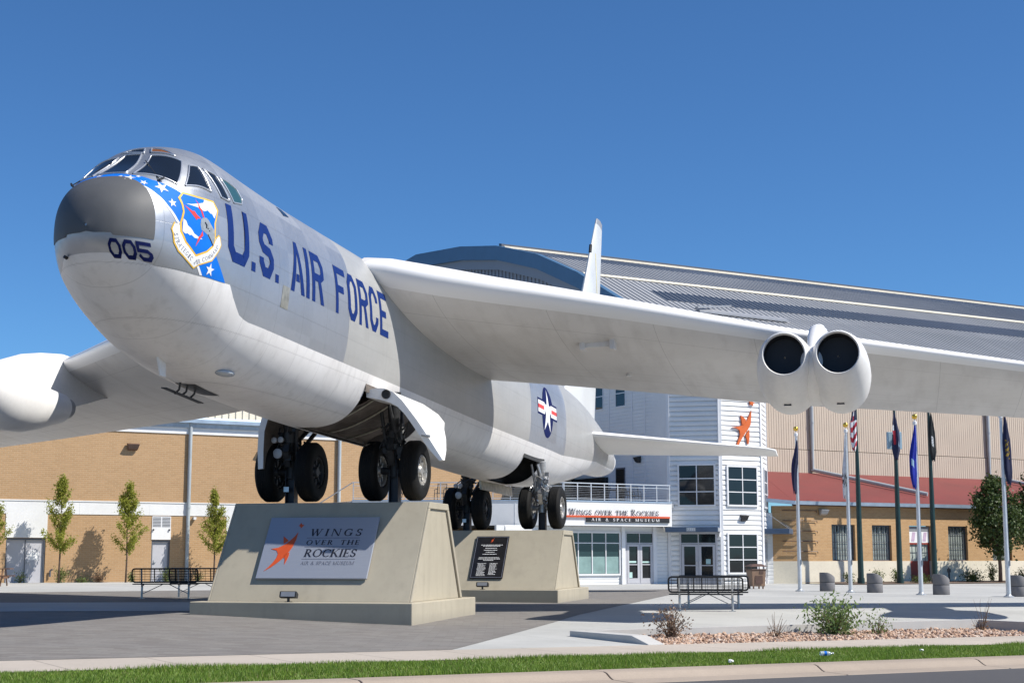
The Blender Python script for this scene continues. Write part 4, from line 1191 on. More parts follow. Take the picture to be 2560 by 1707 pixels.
mb.tube([e, (e[0] - 1.6, e[1] + .9, 4.1), (e[0] - 4.2, e[1] + 2.4, 2.2)], .03, 6); mb.tube([(e[0], e[1], 4.3), (e[0] - 4.2, e[1] + 2.4, 1.4)], .03, 6)
for q in (.33, .66, 1.0): mb.tube([(e[0] - 4.2 * q, e[1] + 2.4 * q, 4.3 - 2.9 * q), (e[0] - 4.2 * q, e[1] + 2.4 * q, 5.26 - 3.06 * q)], .022, 6)
mb.build("stair_rail", 'steel', mu)
mb = MB()
for k in range(10): mb.box(ea - .4 * k - .42, ea - .4 * k, eb + .25 * k + .2, eb + .25 * k + 1.6, 4.2 - .42 * k - .3, 4.24 - .42 * k - .3)
mb.build("stair_tread", 'steel', mu)
place_root(mu, 50, 67)
wall_light(ff_, 1.46, 3.54, "dark box light on the white tower between its windows", 'gear_dark', .3)
wall_light(sw, 80 - 70.2, 6.9, "dark box light on the shaded siding wall above the deck", 'gear_dark', .3)

# lettering on the deck fascia: hangs on the building, its own thing
sg = thing("museum_sign", "dark serif museum name over an orange bar and black panel on the white deck fascia", "sign")
mb = MB(); add_polys(mb, text_polys("WINGS OVER THE ROCKIES", 41.78, 47.5, 3.60, 3.93, {0, 15}, .10, .12, .5, .04), lambda a, b, d: (a, 66.47 - d, b), .02)
mb.build("name_lettering", 'ink', sg)
mb = MB(); mb.box(41.6, 48.2, 66.4, 66.498, 3.48, 3.575); mb.build("orange_bar", 'redline', sg)
mb = MB(); mb.box(42.86, 48.18, 66.42, 66.498, 3.24, 3.479); mb.build("black_panel", 'sign_black', sg)
mb = MB(); add_polys(mb, text_polys("AIR & SPACE MUSEUM", 43.15, 47.5, 3.30, 3.445, None, .17, .42, .9, .07), lambda a, b, d: (a, 66.418 - d, b), .006)
mb.build("panel_lettering", 'decal_white', sg)
place_root(sg, 45, 66.5, 3.5)
for c in sg.children: c.location = (-45, -66.5, -3.5)

# orange starred figure on the tower
FIG = dict(
 star=[(-0.564, 2.008), (-0.535, 1.959), (-0.483, 1.949), (-0.512, 1.915), (-0.548, 1.86), (-0.567, 1.905), (-0.607, 1.927), (-0.589, 1.964)],
 head=[(-0.914, 1.648), (-0.843, 1.596), (-0.768, 1.53), (-0.817, 1.486), (-0.866, 1.443)],
 body=[(-0.584, 1.757), (-0.592, 1.559), (-0.636, 1.355), (-0.698, 1.225), (-0.781, 1.081), (-0.894, 0.952), (-1.021, 0.83), (-1.177, 0.72), (-1.081, 0.837), (-1.002, 0.966), (-0.951, 1.081), (-0.942, 1.182), (-0.995, 1.268), (-1.136, 1.309), (-0.973, 1.341), (-0.823, 1.428), (-0.729, 1.53), (-0.638, 1.647)],
 leg=[(-0.676, 1.218), (-0.74, 1.182), (-0.788, 1.109), (-0.745, 1.038), (-0.725, 0.895), (-0.69, 1.023), (-0.674, 1.124)])
zx = lambda x, y: (51.63 + .00963 * (x - 1155), 8.49 - .0073 * (y - 320) + .0005 * (x - 1155))
TOW = dict(
 star=[(1297 + 22 * sin(.25 + k * pi / 5) * (1 if k % 2 == 0 else .45), 140 - 22 * cos(.25 + k * pi / 5) * (1 if k % 2 == 0 else .45)) for k in range(10)],
 head=[(1214, 234), (1232, 246), (1250, 266), (1246, 284), (1232, 308), (1222, 300)],
 body=[(1291, 198), (1288, 250), (1284, 300), (1266, 336), (1240, 372), (1214, 415), (1192, 460), (1178, 458), (1192, 420), (1206, 380), (1203, 345), (1180, 328), (1150, 321), (1206, 316), (1240, 296), (1262, 264)],
 leg=[(1272, 344), (1274, 372), (1272, 410), (1266, 450), (1258, 450), (1256, 420), (1246, 388), (1256, 364)])
em = thing("wall_emblem", "orange leaping figure reaching for a star mounted on the white tower", "emblem")
for nm, part in (("star", "star"), ("head", "figure_head"), ("body", "figure_body"), ("leg", "figure_leg")):
    mb = MB(); mb.prism([zx(*p) for p in TOW[nm]], lambda a, b: (a, 65.225, b), lambda a, b: (a, 65.14, b)); mb.build(part, 'orange', em)
place_root(em, 52.3, 65.3, 8.5)
for c in em.children: c.location = (-52.3, -65.3, -8.5)

# deck furniture seen through the railing
def patio_chair(label, a, b, rz, first=[None]):
    if first[0] is None:
        t = thing("patio_chair", label, "chair", group="wire chairs on the deck")
        mb = MB()
        for sx in (-.25, .25):
            mb.tube([(sx, -.28, 0), (sx, -.22, .43), (sx, .22, .43), (sx, .34, .92)], .02, 6); mb.tube([(sx, .3, 0), (sx, .2, .43)], .02, 6); mb.tube([(sx, -.22, .43), (sx, -.2, .65), (sx, .28, .66)], .016, 6)
        mb.tube([(-.25, .34, .92), (.25, .34, .92)], .02, 6)
        mb.build("frame", 'bench_black', t)
        mb = MB(); mb.box(-.25, .25, -.24, .22, .42, .45)
        for k in range(7): mb.bar((-.21 + .07 * k, .22, .45), (-.21 + .07 * k, .33, .9), .012, .012)
        mb.build("seat", 'bench_black', t)
        first[0] = t
        t.location = W(a, b, 4.3); t.rotation_euler = (0, 0, rz); return
    dup(first[0], W(a, b, 4.3), rz, label)
chairs = [(47.2, 68.2, 2.2), (46.4, 67.7, .4), (45.2, 68.4, 3.6), (44.3, 67.8, 1.1), (43.4, 68.6, 5.1), (42.6, 67.9, 2.8), (37.6, 69.8, .2), (36.4, 70.6, 3.0), (39.4, 68.7, 4.4), (34.8, 71.6, .8)]
where = ["nearest the white tower", "second from the tower end of the deck", "beside the right round table", "left of the right round table", "behind the middle railing posts", "at the deck's bend above the rear wheels", "left of the rear wheels, facing the street", "left of the rear wheels, by the table", "between the two gear pairs, turned sideways", "near the stair end of the deck"]
for (a, b, r), wv in zip(chairs, where): patio_chair("dark wire patio chair on the deck " + wv, a, b, r + ROT)
tb = None
for (a, b), wv in zip(((45.8, 67.9), (37.0, 70.2)), ("behind the right part of the deck railing", "behind the deck railing left of the rear wheels")):
    if tb is None:
        tb = thing("patio_table", "dark round patio table " + wv, "table", W(a, b, 4.3), 0, "round tables on the deck")
        mb = MB(); mb.lathe([(.0, .70), (.5, .70), (.51, .715), (.5, .73), (.0, .73)], 24, cap=False); mb.build("tabletop", 'bench_black', tb)
        mb = MB(); mb.tube([(0, 0, 0), (0, 0, .7)], .04, 8)
        for k in range(4): mb.tube([(0, 0, .1), (.32 * cos(k * pi / 2), .32 * sin(k * pi / 2), .0)], .02, 6)
        mb.build("pedestal", 'bench_black', tb)
    else: dup(tb, W(a, b, 4.3), 0, "dark round patio table " + wv)

# ------------------------------------------------------------------ aircraft: fuselage sections (station, half width, bottom, middle, top, roundness)
FUS=np.array([(-1.22,.02,3.1,3.12,3.14,2,2),
(-1.17,.29,2.88,3.15,3.44,2.2,2.2),
(-1.03,.57,2.66,3.15,3.74,2.3,2.2),
(-.75,.85,2.41,3.15,4.0,2.5,2.3),
(-.38,1.07,2.16,3.12,4.23,2.6,2.25),
(0,1.24,1.9,3.1,4.47,2.6,2.25),
(.7,1.4,1.58,3.1,5.0,2.35,2.3),
(1.6,1.48,1.28,3.1,5.16,2.4,2.4),
(3,1.5,1.06,3.0,5.12,2.4,2.5),
(5,1.5,.93,3.0,5.08,2.4,2.6),
(9,1.5,.82,3.0,5.1,2.4,2.6),
(17,1.5,.80,3.0,5.15,2.4,2.6),
(25,1.5,.76,3.0,5.2,2.4,2.6),
(30,1.45,.90,3.0,5.15,2.4,2.4),
(33,1.4,1.22,3.0,5.05,2.3,2.3),
(36,1.28,1.62,3.0,4.9,2.2,2.2),
(39,1.08,2.05,3.05,4.6,2.1,2.1),
(41.5,.86,2.2,3.1,4.25,2.1,2.2),
(43,.74,2.25,3.1,3.8,2.1,2.3),
(43.6,.66,2.35,3.0,3.5,2.2,2.3)])
def _pchip(x,y):
    h=np.diff(x);d=np.diff(y)/h;m=np.zeros(len(x))
    for i in range(1,len(x)-1):
        if d[i-1]*d[i]>0:
            w1=2*h[i]+h[i-1];w2=h[i]+2*h[i-1];m[i]=(w1+w2)/(w1/d[i-1]+w2/d[i])
    m[0]=d[0];m[-1]=d[-1]
    return m
_M=[_pchip(FUS[:,0],FUS[:,i]) for i in range(1,7)]
def fsec(s):
    s=min(max(s,FUS[0,0]),FUS[-1,0]);x=FUS[:,0]
    i=min(max(int(np.searchsorted(x,s))-1,0),len(x)-2)
    h=x[i+1]-x[i];t=(s-x[i])/h;o=[]
    for j in range(6):
        y=FUS[:,j+1];m=_M[j]
        o.append(float((2*t**3-3*t*t+1)*y[i]+(t**3-2*t*t+t)*h*m[i]+(-2*t**3+3*t*t)*y[i+1]+(t**3-t*t)*h*m[i+1]))
    return o
def fl(s,z):  # half width of fuselage skin at station s, height z
    w,zb,zm,zt,nu,nl=fsec(s)
    q,n=((z-zm)/(zt-zm),nu) if z>=zm else ((zm-z)/(zm-zb),nl)
    q=min(max(q,0),.9999)
    return w*(1-q**n)**(1/n)
def rp(s,t):
    w,zb,zm,zt,nu,nl=fsec(s);c,k=cos(t),sin(t)
    if k>=0: return w*copysign(abs(c)**(2/nu),c),zm+(zt-zm)*abs(k)**(2/nu)
    return w*copysign(abs(c)**(2/nl),c),zm-(zm-zb)*abs(k)**(2/nl)

TH, PT, SG = radians(14.2), radians(1.3), 11.0
AX = Vector((sin(TH) * cos(PT), cos(TH) * cos(PT), -sin(PT)))
AL = Vector((cos(TH), -sin(TH), 0))
AU = AL.cross(AX).normalized()
AP = Vector((-4.04, 35.95, 3.43))
ac = thing("bomber_aircraft", "huge silver and white eight engined bomber on display plinths, nose towards the camera", "aircraft")
Mx = Matrix((( AX.x, -AL.x, AU.x, 0), (AX.y, -AL.y, AU.y, 0), (AX.z, -AL.z, AU.z, 0), (0, 0, 0, 1)))
ac.matrix_world = Matrix.Translation(AP - AX * SG) @ Mx
ac.rotation_mode = 'XYZ'

def A3(s, l, z): return (s, -l, z)
def tdec(s, l, z):
    w_, zb, zm, zt, nu, nl = fsec(s)
    if z >= zm:
        k = min(1.0, ((z - zm) / (zt - zm)) ** (nu / 2)); t_ = math.asin(k)
    else:
        k = min(1.0, ((zm - z) / (zm - zb)) ** (nl / 2)); t_ = -math.asin(k)
    return t_ if l >= 0 else pi - t_
def skin(s, t_, off=0.0):
    l, z = rp(s, t_)
    if not off: return (s, -l, z)
    e = 1e-3
    p = Vector((s, -l, z))
    l1, z1 = rp(s + e, t_); l0, z0 = rp(s - e, t_)
    l2, z2 = rp(s, t_ + e); l3, z3 = rp(s, t_ - e)
    d1 = Vector((2 * e, -(l1 - l0), z1 - z0)); d2 = Vector((0, -(l2 - l3), z2 - z3))
    nn = d1.cross(d2)
    if nn.length < 1e-12: return tuple(p)
    nn.normalize()
    c = Vector((s, 0, fsec(s)[2]))
    if nn.dot(p - c) < 0: nn = -nn
    return tuple(p + nn * off)
def sidept(s, z, off, sg=1):
    t_ = tdec(s, 1, z)
    p = skin(s, t_, off)
    return (p[0], p[1] * sg, p[2])

# ---- skin paint
def fus_mat():
    m, t, p = new_mat("aircraft_skin_paint")
    co = objco(t)
    s, y, z = sepx(t, co)[:3]
    sn = mth(t, 'DIVIDE', mth(t, 'ADD', s, 2.0), 50.0)
    ln = ramp(t, sn, [((q + 2) / 50, v / 5) for q, v in ((-2, 2.75), (-.8, 2.66), (-.55, 2.55), (.3, 2.52), (1.32, 2.55), (1.55, 2.33), (1.9, 2.11), (2.2, 2.04), (5, 2.01), (12, 1.985), (20, 1.945), (29.3, 1.98), (35.3, 2.29), (37, 2.4), (40, 2.5), (44, 2.6))])
    up = mth(t, 'GREATER_THAN', z, mth(t, 'MULTIPLY', ln, 5.0))
    wob = mth(t, 'MULTIPLY', mth(t, 'SUBTRACT', z, 3.2), .12)
    s2 = mth(t, 'SUBTRACT', s, wob)
    m1 = mth(t, 'LESS_THAN', s2, 7.22)
    m2 = mth(t, 'MULTIPLY', mth(t, 'GREATER_THAN', s, 24.0), mth(t, 'LESS_THAN', s, 29.6))
    metal = mth(t, 'MULTIPLY', up, mth(t, 'MAXIMUM', m1, m2))
    f = noise(t, co, .8, 5); g = noise(t, co, 6.0, 4); k = noise(t, scalev(t, co, (.35, 1, 3.0)), 2.2, 4)
    # individual sheets of bare metal differ a little
    cell = N(t, "ShaderNodeTexWhiteNoise", noise_dimensions='2D')
    inp(t, cell.inputs["Vector"], comb(t, mth(t, 'FLOOR', mth(t, 'DIVIDE', s, 1.27)), mth(t, 'FLOOR', mth(t, 'DIVIDE', z, .74)), 0.0))
    cv = cell.outputs["Value"]
    grey = mixc(t, ramp(t, f, [(.3, 0.0), (.7, 1.0)]), (.335, .335, .325), (.375, .375, .365))
    grey = mixc(t, mth(t, 'MULTIPLY', ramp(t, k, [(.5, 0.0), (.72, 1.0)]), .3), grey, (.27, .27, .265))
    white = mixc(t, ramp(t, f, [(.3, 0.0), (.7, 1.0)]), (.70, .68, .66), (.79, .775, .76))
    white = mixc(t, mth(t, 'MULTIPLY', ramp(t, g, [(.55, 0.0), (.75, 1.0)]), .16), white, (.52, .50, .48))
    c = mixc(t, up, white, grey)
    alu = mixc(t, mth(t, 'MULTIPLY_ADD', cv, .5, mth(t, 'MULTIPLY', f, .5)), (.38, .40, .43), (.48, .50, .535))
    alu = mixc(t, mth(t, 'MULTIPLY', ramp(t, g, [(.5, 0.0), (.75, 1.0)]), .3), alu, (.34, .355, .38))
    run = noise(t, scalev(t, co, (2.4, 2.4, .22)), 2.0, 4)
    c = mixc(t, mth(t, 'MULTIPLY', ramp(t, run, [(.52, 0.0), (.72, 1.0)]), .22), c, (.30, .29, .27))
    c = mixc(t, metal, c, alu)
    # sheet joints
    def jn(v, pitch, w_, o=0.0):
        fr = mth(t, 'FRACT', mth(t, 'DIVIDE', mth(t, 'ADD', v, 50.0 + o), pitch))
        return mth(t, 'LESS_THAN', fr, w_ / pitch)
    j = mth(t, 'MAXIMUM', jn(s, 1.27, .016), jn(z, .74, .011))
    rv = mth(t, 'MULTIPLY', jn(s, .055, .014), jn(mth(t, 'ADD', z, .02), .74, .05))
    c = mixc(t, mth(t, 'MULTIPLY', j, mth(t, 'MULTIPLY_ADD', metal, .04, .20)), c, (.12, .12, .12))
    inp(t, p.inputs["Metallic"], mth(t, 'MULTIPLY', metal, .72))
    ra = mth(t, 'MULTIPLY_ADD', cv, .08, mth(t, 'MULTIPLY_ADD', g, .18, .30))
    rw = mth(t, 'MULTIPLY_ADD', g, .14, .30)
    inp(t, p.inputs["Roughness"], mth(t, 'ADD', mth(t, 'MULTIPLY', metal, ra), mth(t, 'MULTIPLY', mth(t, 'SUBTRACT', 1.0, metal), rw)))
    c = mixc(t, mth(t, 'MULTIPLY', rv, .18), c, (.2, .2, .2))
    hb = mth(t, 'ADD', mth(t, 'MULTIPLY', noise(t, scalev(t, co, (1, 1, 1.6)), 1.5, 2), .6), mth(t, 'MULTIPLY', j, -.35))
    inp(t, p.inputs["Base Color"], c)
    inp(t, p.inputs["Normal"], bump(t, hb, .22, .03))
    return m
MT['skin'] = fus_mat()
def radome_mat():
    m, t, p = new_mat("dark_grey_radome_coating")
    co = objco(t); f = noise(t, co, 3, 5)
    inp(t, p.inputs["Base Color"], mixc(t, f, (.085, .087, .09), (.115, .117, .12)))
    inp(t, p.inputs["Roughness"], mth(t, 'MULTIPLY_ADD', f, .1, .52))
    p.inputs["Specular IOR Level"].default_value = .35
    return m
MT['radome'] = radome_mat()

# ---- fuselage shell with the wheel bays left open
st_ = list(-1.22 + .6 * (np.linspace(0, 1, 22)[:-1] ** 1.8)) + list(np.arange(-.62, 3.0, .08)) + list(np.arange(3.0, 43.5, .25)) + [43.45, 43.6]
NR = 96
mb = MB()
vs = [skin(s, 2 * pi * k / NR) for s in st_ for k in range(NR)]
fs = []
def in_bay(s, l, z):
    if 8.75 < s < 13.2 and -.28 < l and z < 1.60: return True
    if 24.0 < s < 26.6 and .02 < l and z < 1.50: return True
    return False
for i in range(len(st_) - 1):
    sm = (st_[i] + st_[i + 1]) / 2
    for k in range(NR):
        l, z = rp(sm, 2 * pi * (k + .5) / NR)
        if in_bay(sm, l, z): continue
        a = i * NR + k; b = i * NR + (k + 1) % NR
        fs.append((a, b, b + NR, a + NR))
fs.append(tuple(range(NR))[::-1]); fs.append(tuple(range((len(st_) - 1) * NR, len(st_) * NR)))
mb.add(vs, fs)
fus = mb.build("fuselage", 'skin', ac, smooth=True, recalc=False)
fus.data.set_sharp_from_angle(angle=radians(50))

def conform(name, m, parent, s_list, t_fn, off, closed=False):
    """grid patch lying on the skin: t_fn(s-index, v) gives (s, t)"""
    pass
def patch(mb, c, nu, nv, off):
    """four 3-D corners (bl, br, tr, tl); the patch follows the skin between them"""
    q = [(p[0], tdec(*p)) for p in c]
    vs = []
    for j in range(nv + 1):
        for i in range(nu + 1):
            u, v = i / nu, j / nv
            s = (q[0][0] * (1 - u) + q[1][0] * u) * (1 - v) + (q[3][0] * (1 - u) + q[2][0] * u) * v
            t_ = (q[0][1] * (1 - u) + q[1][1] * u) * (1 - v) + (q[3][1] * (1 - u) + q[2][1] * u) * v
            vs.append(skin(s, t_, off))
    fs = [(j * (nu + 1) + i, j * (nu + 1) + i + 1, (j + 1) * (nu + 1) + i + 1, (j + 1) * (nu + 1) + i) for j in range(nv) for i in range(nu)]
    mb.add(vs, fs)
def edge_loop(c, n, off):
    q = [(p[0], tdec(*p)) for p in c]; o = []
    for k in range(len(q)):
        a, b = q[k], q[(k + 1) % len(q)]
        for i in range(n): o.append(skin(a[0] + (b[0] - a[0]) * i / n, a[1] + (b[1] - a[1]) * i / n, off))
    return o + [o[0]]
def mir(c): return [(p[0], -p[1], p[2]) for p in c]

# ---- radome
mb = MB()
ss = [s for s in st_ if s <= -.60]
vs = []; fs = []; nk = 60
for s in ss:
    zl = 2.95 if s > -1.1 else 2.99
    t0 = tdec(s, 1, zl) if fsec(s)[1] < zl - .004 else -pi / 2
    t1 = pi - t0
    for k in range(nk + 1): vs.append(skin(s, t0 + (t1 - t0) * k / nk, .010))
for i in range(len(ss) - 1):
    for k in range(nk): a = i * (nk + 1) + k; fs.append((a, a + 1, a + nk + 2, a + nk + 1))
mb.add(vs, fs)
# close the edge down to the skin
vs = [];
i = len(ss) - 1
for k in range(nk + 1):
    s = ss[i]; t0 = tdec(s, 1, 2.95); vs.append(skin(s, t0 + (pi - 2 * t0) * k / nk, .010)); vs.append(skin(s, t0 + (pi - 2 * t0) * k / nk, -.01))
mb.add(vs, [(2 * k, 2 * k + 1, 2 * k + 3, 2 * k + 2) for k in range(nk)])
tag(mb.build("radome", 'radome', ac, smooth=True, recalc=False), "dark grey blunt nose cone")
mb = MB(); mb.tube([A3(-.96, -.52, 2.66), A3(-.9, -.5, 2.64)], .028, 10); mb.build("nose_lens", 'black', ac)

# ---- cockpit glazing
wins_ = [
 ('cockpit', [(-.42, -.27, 4.19), (-.434, .239, 4.188), (.325, .116, 4.745), (.335, -.2, 4.75)], False),
 ('cockpit', [(-.433, .387, 4.166), (-.042, 1.002, 4.051), (.431, .832, 4.597), (.288, .314, 4.695)], True),
 ('cockpit_amber', [(.383, .266, 4.785), (.466, .70, 4.711), (.532, .407, 4.873), (.52, .2, 4.9)], False),
 ('cockpit', [(.44, -.333, 4.822), (.363, .14, 4.778), (.525, .069, 4.91), (.504, -.174, 4.89)], False),
 ('cockpit', [(.112, 1.083, 4.062), (.737, 1.263, 4.105), (.709, 1.006, 4.564), (.495, .945, 4.534)], True),
 ('cockpit', [(1.042, 1.32, 4.082), (1.315, 1.356, 4.07), (1.134, 1.131, 4.53), (.83, 1.036, 4.568)], True)]
for gm, c, both in wins_:
    for cc in ([c, mir(c)] if both else [c]):
        mb = MB(); patch(mb, cc, 10, 8, .006); wn = mb.build("window", gm, ac, smooth=True)
        mb = MB(); mb.tube(edge_loop(cc, 8, .008), .017, 6, False); mb.build("window_frame", 'alum', wn, smooth=True)
c3 = [(1.475, 1.362, 4.091), (1.83, 1.353, 4.151), (1.918, 1.316, 4.258), (1.825, 1.232, 4.445), (1.565, 1.198, 4.501), (1.262, 1.163, 4.513)]
for cc in (c3, mir(c3)):
    mb = MB(); patch(mb, [cc[0], cc[1], cc[2], cc[5]], 6, 6, .006); patch(mb, [cc[5], cc[2], cc[3], cc[4]], 6, 4, .006); wn = mb.build("window", 'cockpit_teal', ac, smooth=True)
    mb = MB(); mb.tube(edge_loop(cc, 6, .008), .015, 6, False); mb.build("window_frame", 'alum', wn, smooth=True)
c4 = [(4.3, 1.05, 4.56), (4.72, 1.05, 4.63), (4.62, .9, 4.78), (4.3, .92, 4.76)]
mb = MB(); patch(mb, c4, 4, 4, .006); mb.build("window", 'cockpit', ac, smooth=True)
for sg in (1, -1):
    mb = MB()
    a = Vector(skin(.105, tdec(.105, .32, 4.534), .03)); b = Vector(skin(-.31, tdec(-.31, .81, 4.04), .04))
    a.y *= sg; b.y *= sg
    mb.tube([b, a], .010, 5); mb.tube([b + Vector((0.0, .03 * sg, -.02)), b, b + Vector((.06, -.05 * sg, .05))], .02, 6)
    mb.build("wiper", 'gear_dark', ac)

# ---- blue star band round the nose
low = [(-.655, 0, 4.07), (-.649, .45, 4.007), (-.624, .664, 3.906), (-.51, .873, 3.772), (-.369, 1.03, 3.591), (-.215, 1.144, 3.376), (.329, 1.292, 2.692), (.471, 1.291, 2.545)]
upp = [(-.463, 0, 4.18), (-.5, .363, 4.129), (-.391, .716, 4.051), (-.22, .937, 3.978), (-.061, 1.084, 3.896), (.25, 1.25, 3.50), (.761, 1.404, 2.935), (1.148, 1.406, 2.545)]
def strip_on_skin(pl, pu, off, sub=6, ac_=4):
    mb = MB(); L_ = [(p[0], tdec(*p)) for p in pl]; U_ = [(p[0], tdec(*p)) for p in pu]
    vs = []
    n = 0
    for i in range(len(L_) - 1):
        for j in range(sub + (1 if i == len(L_) - 2 else 0)):
            q = j / sub; n += 1
            a = [L_[i][x] * (1 - q) + L_[i + 1][x] * q for x in (0, 1)]; b = [U_[i][x] * (1 - q) + U_[i + 1][x] * q for x in (0, 1)]
            for k in range(ac_ + 1):
                v = k / ac_; vs.append(skin(a[0] * (1 - v) + b[0] * v, a[1] * (1 - v) + b[1] * v, off))
    w_ = ac_ + 1
    mb.add(vs, [(i * w_ + k, i * w_ + k + 1, (i + 1) * w_ + k + 1, (i + 1) * w_ + k) for i in range(n - 1) for k in range(ac_)])
    return mb
full = lambda q: mir(q[:0:-1]) + q
bd = strip_on_skin(full(low), full(upp), .005).build("star_band", 'band_blue', ac, smooth=True)
def widen(q, r, k):   # thin white keyline along an edge
    return [tuple(np.array(a) + (np.array(b) - np.array(a)) * k) for a, b in zip(q, r)]
mb = strip_on_skin(widen(low, upp, -.10), widen(low, upp, .0), .0045); mb.build("band_keyline", 'decal_white', bd, smooth=True)
mb = MB()
for c, r in (((-.545, -.185, 4.127), .07), ((-.606, .414, 4.05), .11), ((-.563, .66, 3.96), .075), ((-.354, .886, 3.917), .135), ((-.277, 1.061, 3.66), .085), ((.627, 1.355, 2.675), .125), ((-.604, .249, 4.085), .05), ((-.482, .508, 4.098), .05)):
    t0 = tdec(*c); p = Vector(skin(c[0], t0, .008)); e1 = (Vector(skin(c[0] + .02, t0, .008)) - p).normalized(); e2 = (Vector(skin(c[0], t0 + .02, .008)) - p).normalized()
    e1 = (e1 - e2 * e1.dot(e2)).normalized()
    q = star5(0, 0, r)
    mb.add([p + e1 * a + e2 * b for a, b in q] + [p], [(10, k, (k + 1) % 10) for k in range(10)])
mb.build("band_star", 'decal_white', bd)

# ---- flat paint on the port side: polygons in (station, height)
def decal(name, polys, m, parent, off, grid=.07):
    bm = bmesh.new()
    for p in polys:
        if len(p) < 3: continue
        v = [bm.verts.new((a, b, 0)) for a, b in p]
        try: bm.faces.new(v)
        except ValueError: pass
    bmesh.ops.triangulate(bm, faces=bm.faces[:])
    xs = [v.co.x for v in bm.verts]; ys = [v.co.y for v in bm.verts]
    for lo, hi, no in ((min(xs), max(xs), (1, 0, 0)), (min(ys), max(ys), (0, 1, 0))):
        k = math.floor(lo / grid) + 1
        while k * grid < hi:
            bmesh.ops.bisect_plane(bm, geom=bm.verts[:] + bm.edges[:] + bm.faces[:], plane_co=(k * grid * no[0], k * grid * no[1], 0), plane_no=no)
            k += 1
    for v in bm.verts: v.co = sidept(v.co.x, v.co.y, off)
    me = bpy.data.meshes.new(name); bm.to_mesh(me); bm.free(); me.materials.append(MT[m])
    me.polygons.foreach_set("use_smooth", [True] * len(me.polygons))
    o = bpy.data.objects.new(name, me); COL.objects.link(o); o.parent = parent
    return o
polys = []
for ch, x0, x1, wd in (('U', 1.13, 1.95, .20), ('.', 2.06, 2.23, .1), ('S', 2.40, 3.06, .19), ('.', 3.14, 3.30, .1), ('A', 3.90, 4.62, .17), ('I', 4.70, 4.88, .1), ('R', 5.02, 5.68, .165), ('F', 6.36, 7.02, .155), ('O', 7.10, 7.68, .16), ('R', 7.80, 8.40, .155), ('C', 8.50, 9.06, .155), ('E', 9.18, 9.76, .155)):
    decal("letter" if ch != '.' else "full_stop", block_glyph(ch, x0, x1, 2.965, 4.0, wd, .17), 'decal_blue', ac, .005)

# number on the nose: laid out by distance across the nose
def s_of(l, z):
    a, b = -1.2, .3
    for _ in range(40):
        m_ = (a + b) / 2
        if fl(m_, z) < l: a = m_
        else: b = m_
    return b
nm_ = MB()
for ch, l0, l1 in (('0', .335, .535), ('0', .535, .725), ('5', .715, .905)):
    for p in block_glyph(ch, 0, 1, 0, 1, .205, .25):
        for (a, b, c, d) in [p]:
            n = 5; vs = []
            for i in range(n + 1):
                for j in range(n + 1):
                    u, v = i / n, j / n
                    x = (a[0] * (1 - u) + b[0] * u) * (1 - v) + (d[0] * (1 - u) + c[0] * u) * v
                    y = (a[1] * (1 - u) + b[1] * u) * (1 - v) + (d[1] * (1 - u) + c[1] * u) * v
                    l = l0 + (l1 - l0 - .02) * x; z = 2.605 + .295 * y - .03 * (l - .3)
                    s = s_of(l, z); vs.append(skin(s, tdec(s, l, z), .006))
            nm_.add(vs, [(i * (n + 1) + j, i * (n + 1) + j + 1, (i + 1) * (n + 1) + j + 1, (i + 1) * (n + 1) + j) for i in range(n) for j in range(n)])
nm_.build("nose_number", 'decal_navy', ac, smooth=True)

# command shield
sh_o = [(-.019, 3.911), (-.15, 3.784), (-.116, 3.671), (-.11, 3.547), (-.189, 3.323), (-.182, 3.182), (-.071, 3.011), (.206, 2.823), (.485, 2.954), (.643, 3.081), (.708, 3.211), (.714, 3.508), (.841, 3.785), (.73, 3.93), (.309, 3.91)]
sh_i = [(-.018, 3.876), (-.100, 3.79), (-.080, 3.678), (-.078, 3.54), (-.145, 3.34), (-.142, 3.20), (-.042, 3.035), (.204, 2.862), (.458, 2.98), (.605, 3.10), (.664, 3.215), (.672, 3.508), (.79, 3.765), (.705, 3.898), (.298, 3.876)]
rib_o = [(-.288, 3.333), (-.346, 3.198), (-.316, 3.123), (-.286, 2.967), (-.181, 2.837), (.017, 2.724), (.219, 2.617), (.316, 2.692), (.643, 2.831), (.831, 3.049), (.898, 3.169), (.856, 3.318), (.799, 3.337), (.725, 3.268), (.693, 3.155), (.578, 3.025), (.219, 2.826), (.108, 2.885), (-.095, 3.006), (-.185, 3.12), (-.223, 3.265)]
rib_i = [(-.278, 3.305), (-.322, 3.198), (-.292, 3.125), (-.262, 2.98), (-.168, 2.857), (.022, 2.745), (.218, 2.642), (.31, 2.714), (.628, 2.849), (.808, 3.054), (.874, 3.17), (.84, 3.295), (.805, 3.31), (.745, 3.255), (.714, 3.148), (.592, 3.008), (.219, 2.803), (.096, 2.867), (-.112, 2.99), (-.206, 3.112), (-.243, 3.255)]
em_ = decal("command_shield", [sh_o], 'gold', ac, .011)
decal("ribbon", [rib_o], 'gold', em_, .009); decal("ribbon_face", [rib_i], 'decal_white', em_, .010)
decal("shield_field", [sh_i], 'band_blue', em_, .013)
decal("cloud", [[(-.02, 3.704), (.10, 3.722), (.25, 3.765), (.413, 3.819), (.446, 3.88), (.56, 3.888), (.70, 3.895), (.785, 3.765), (.68, 3.60), (.62, 3.672), (.574, 3.666), (.50, 3.705), (.40, 3.665), (.334, 3.678), (.24, 3.700)],
                [(-.115, 3.42), (-.06, 3.39), (-.03, 3.32), (.04, 3.285), (.085, 3.25), (.12, 3.21), (.22, 3.176), (.334, 3.155), (.24, 3.14), (.136, 3.137), (.06, 3.175), (.02, 3.158), (-.03, 3.18), (-.08, 3.165), (-.135, 3.20)]], 'decal_white', em_, .0145)
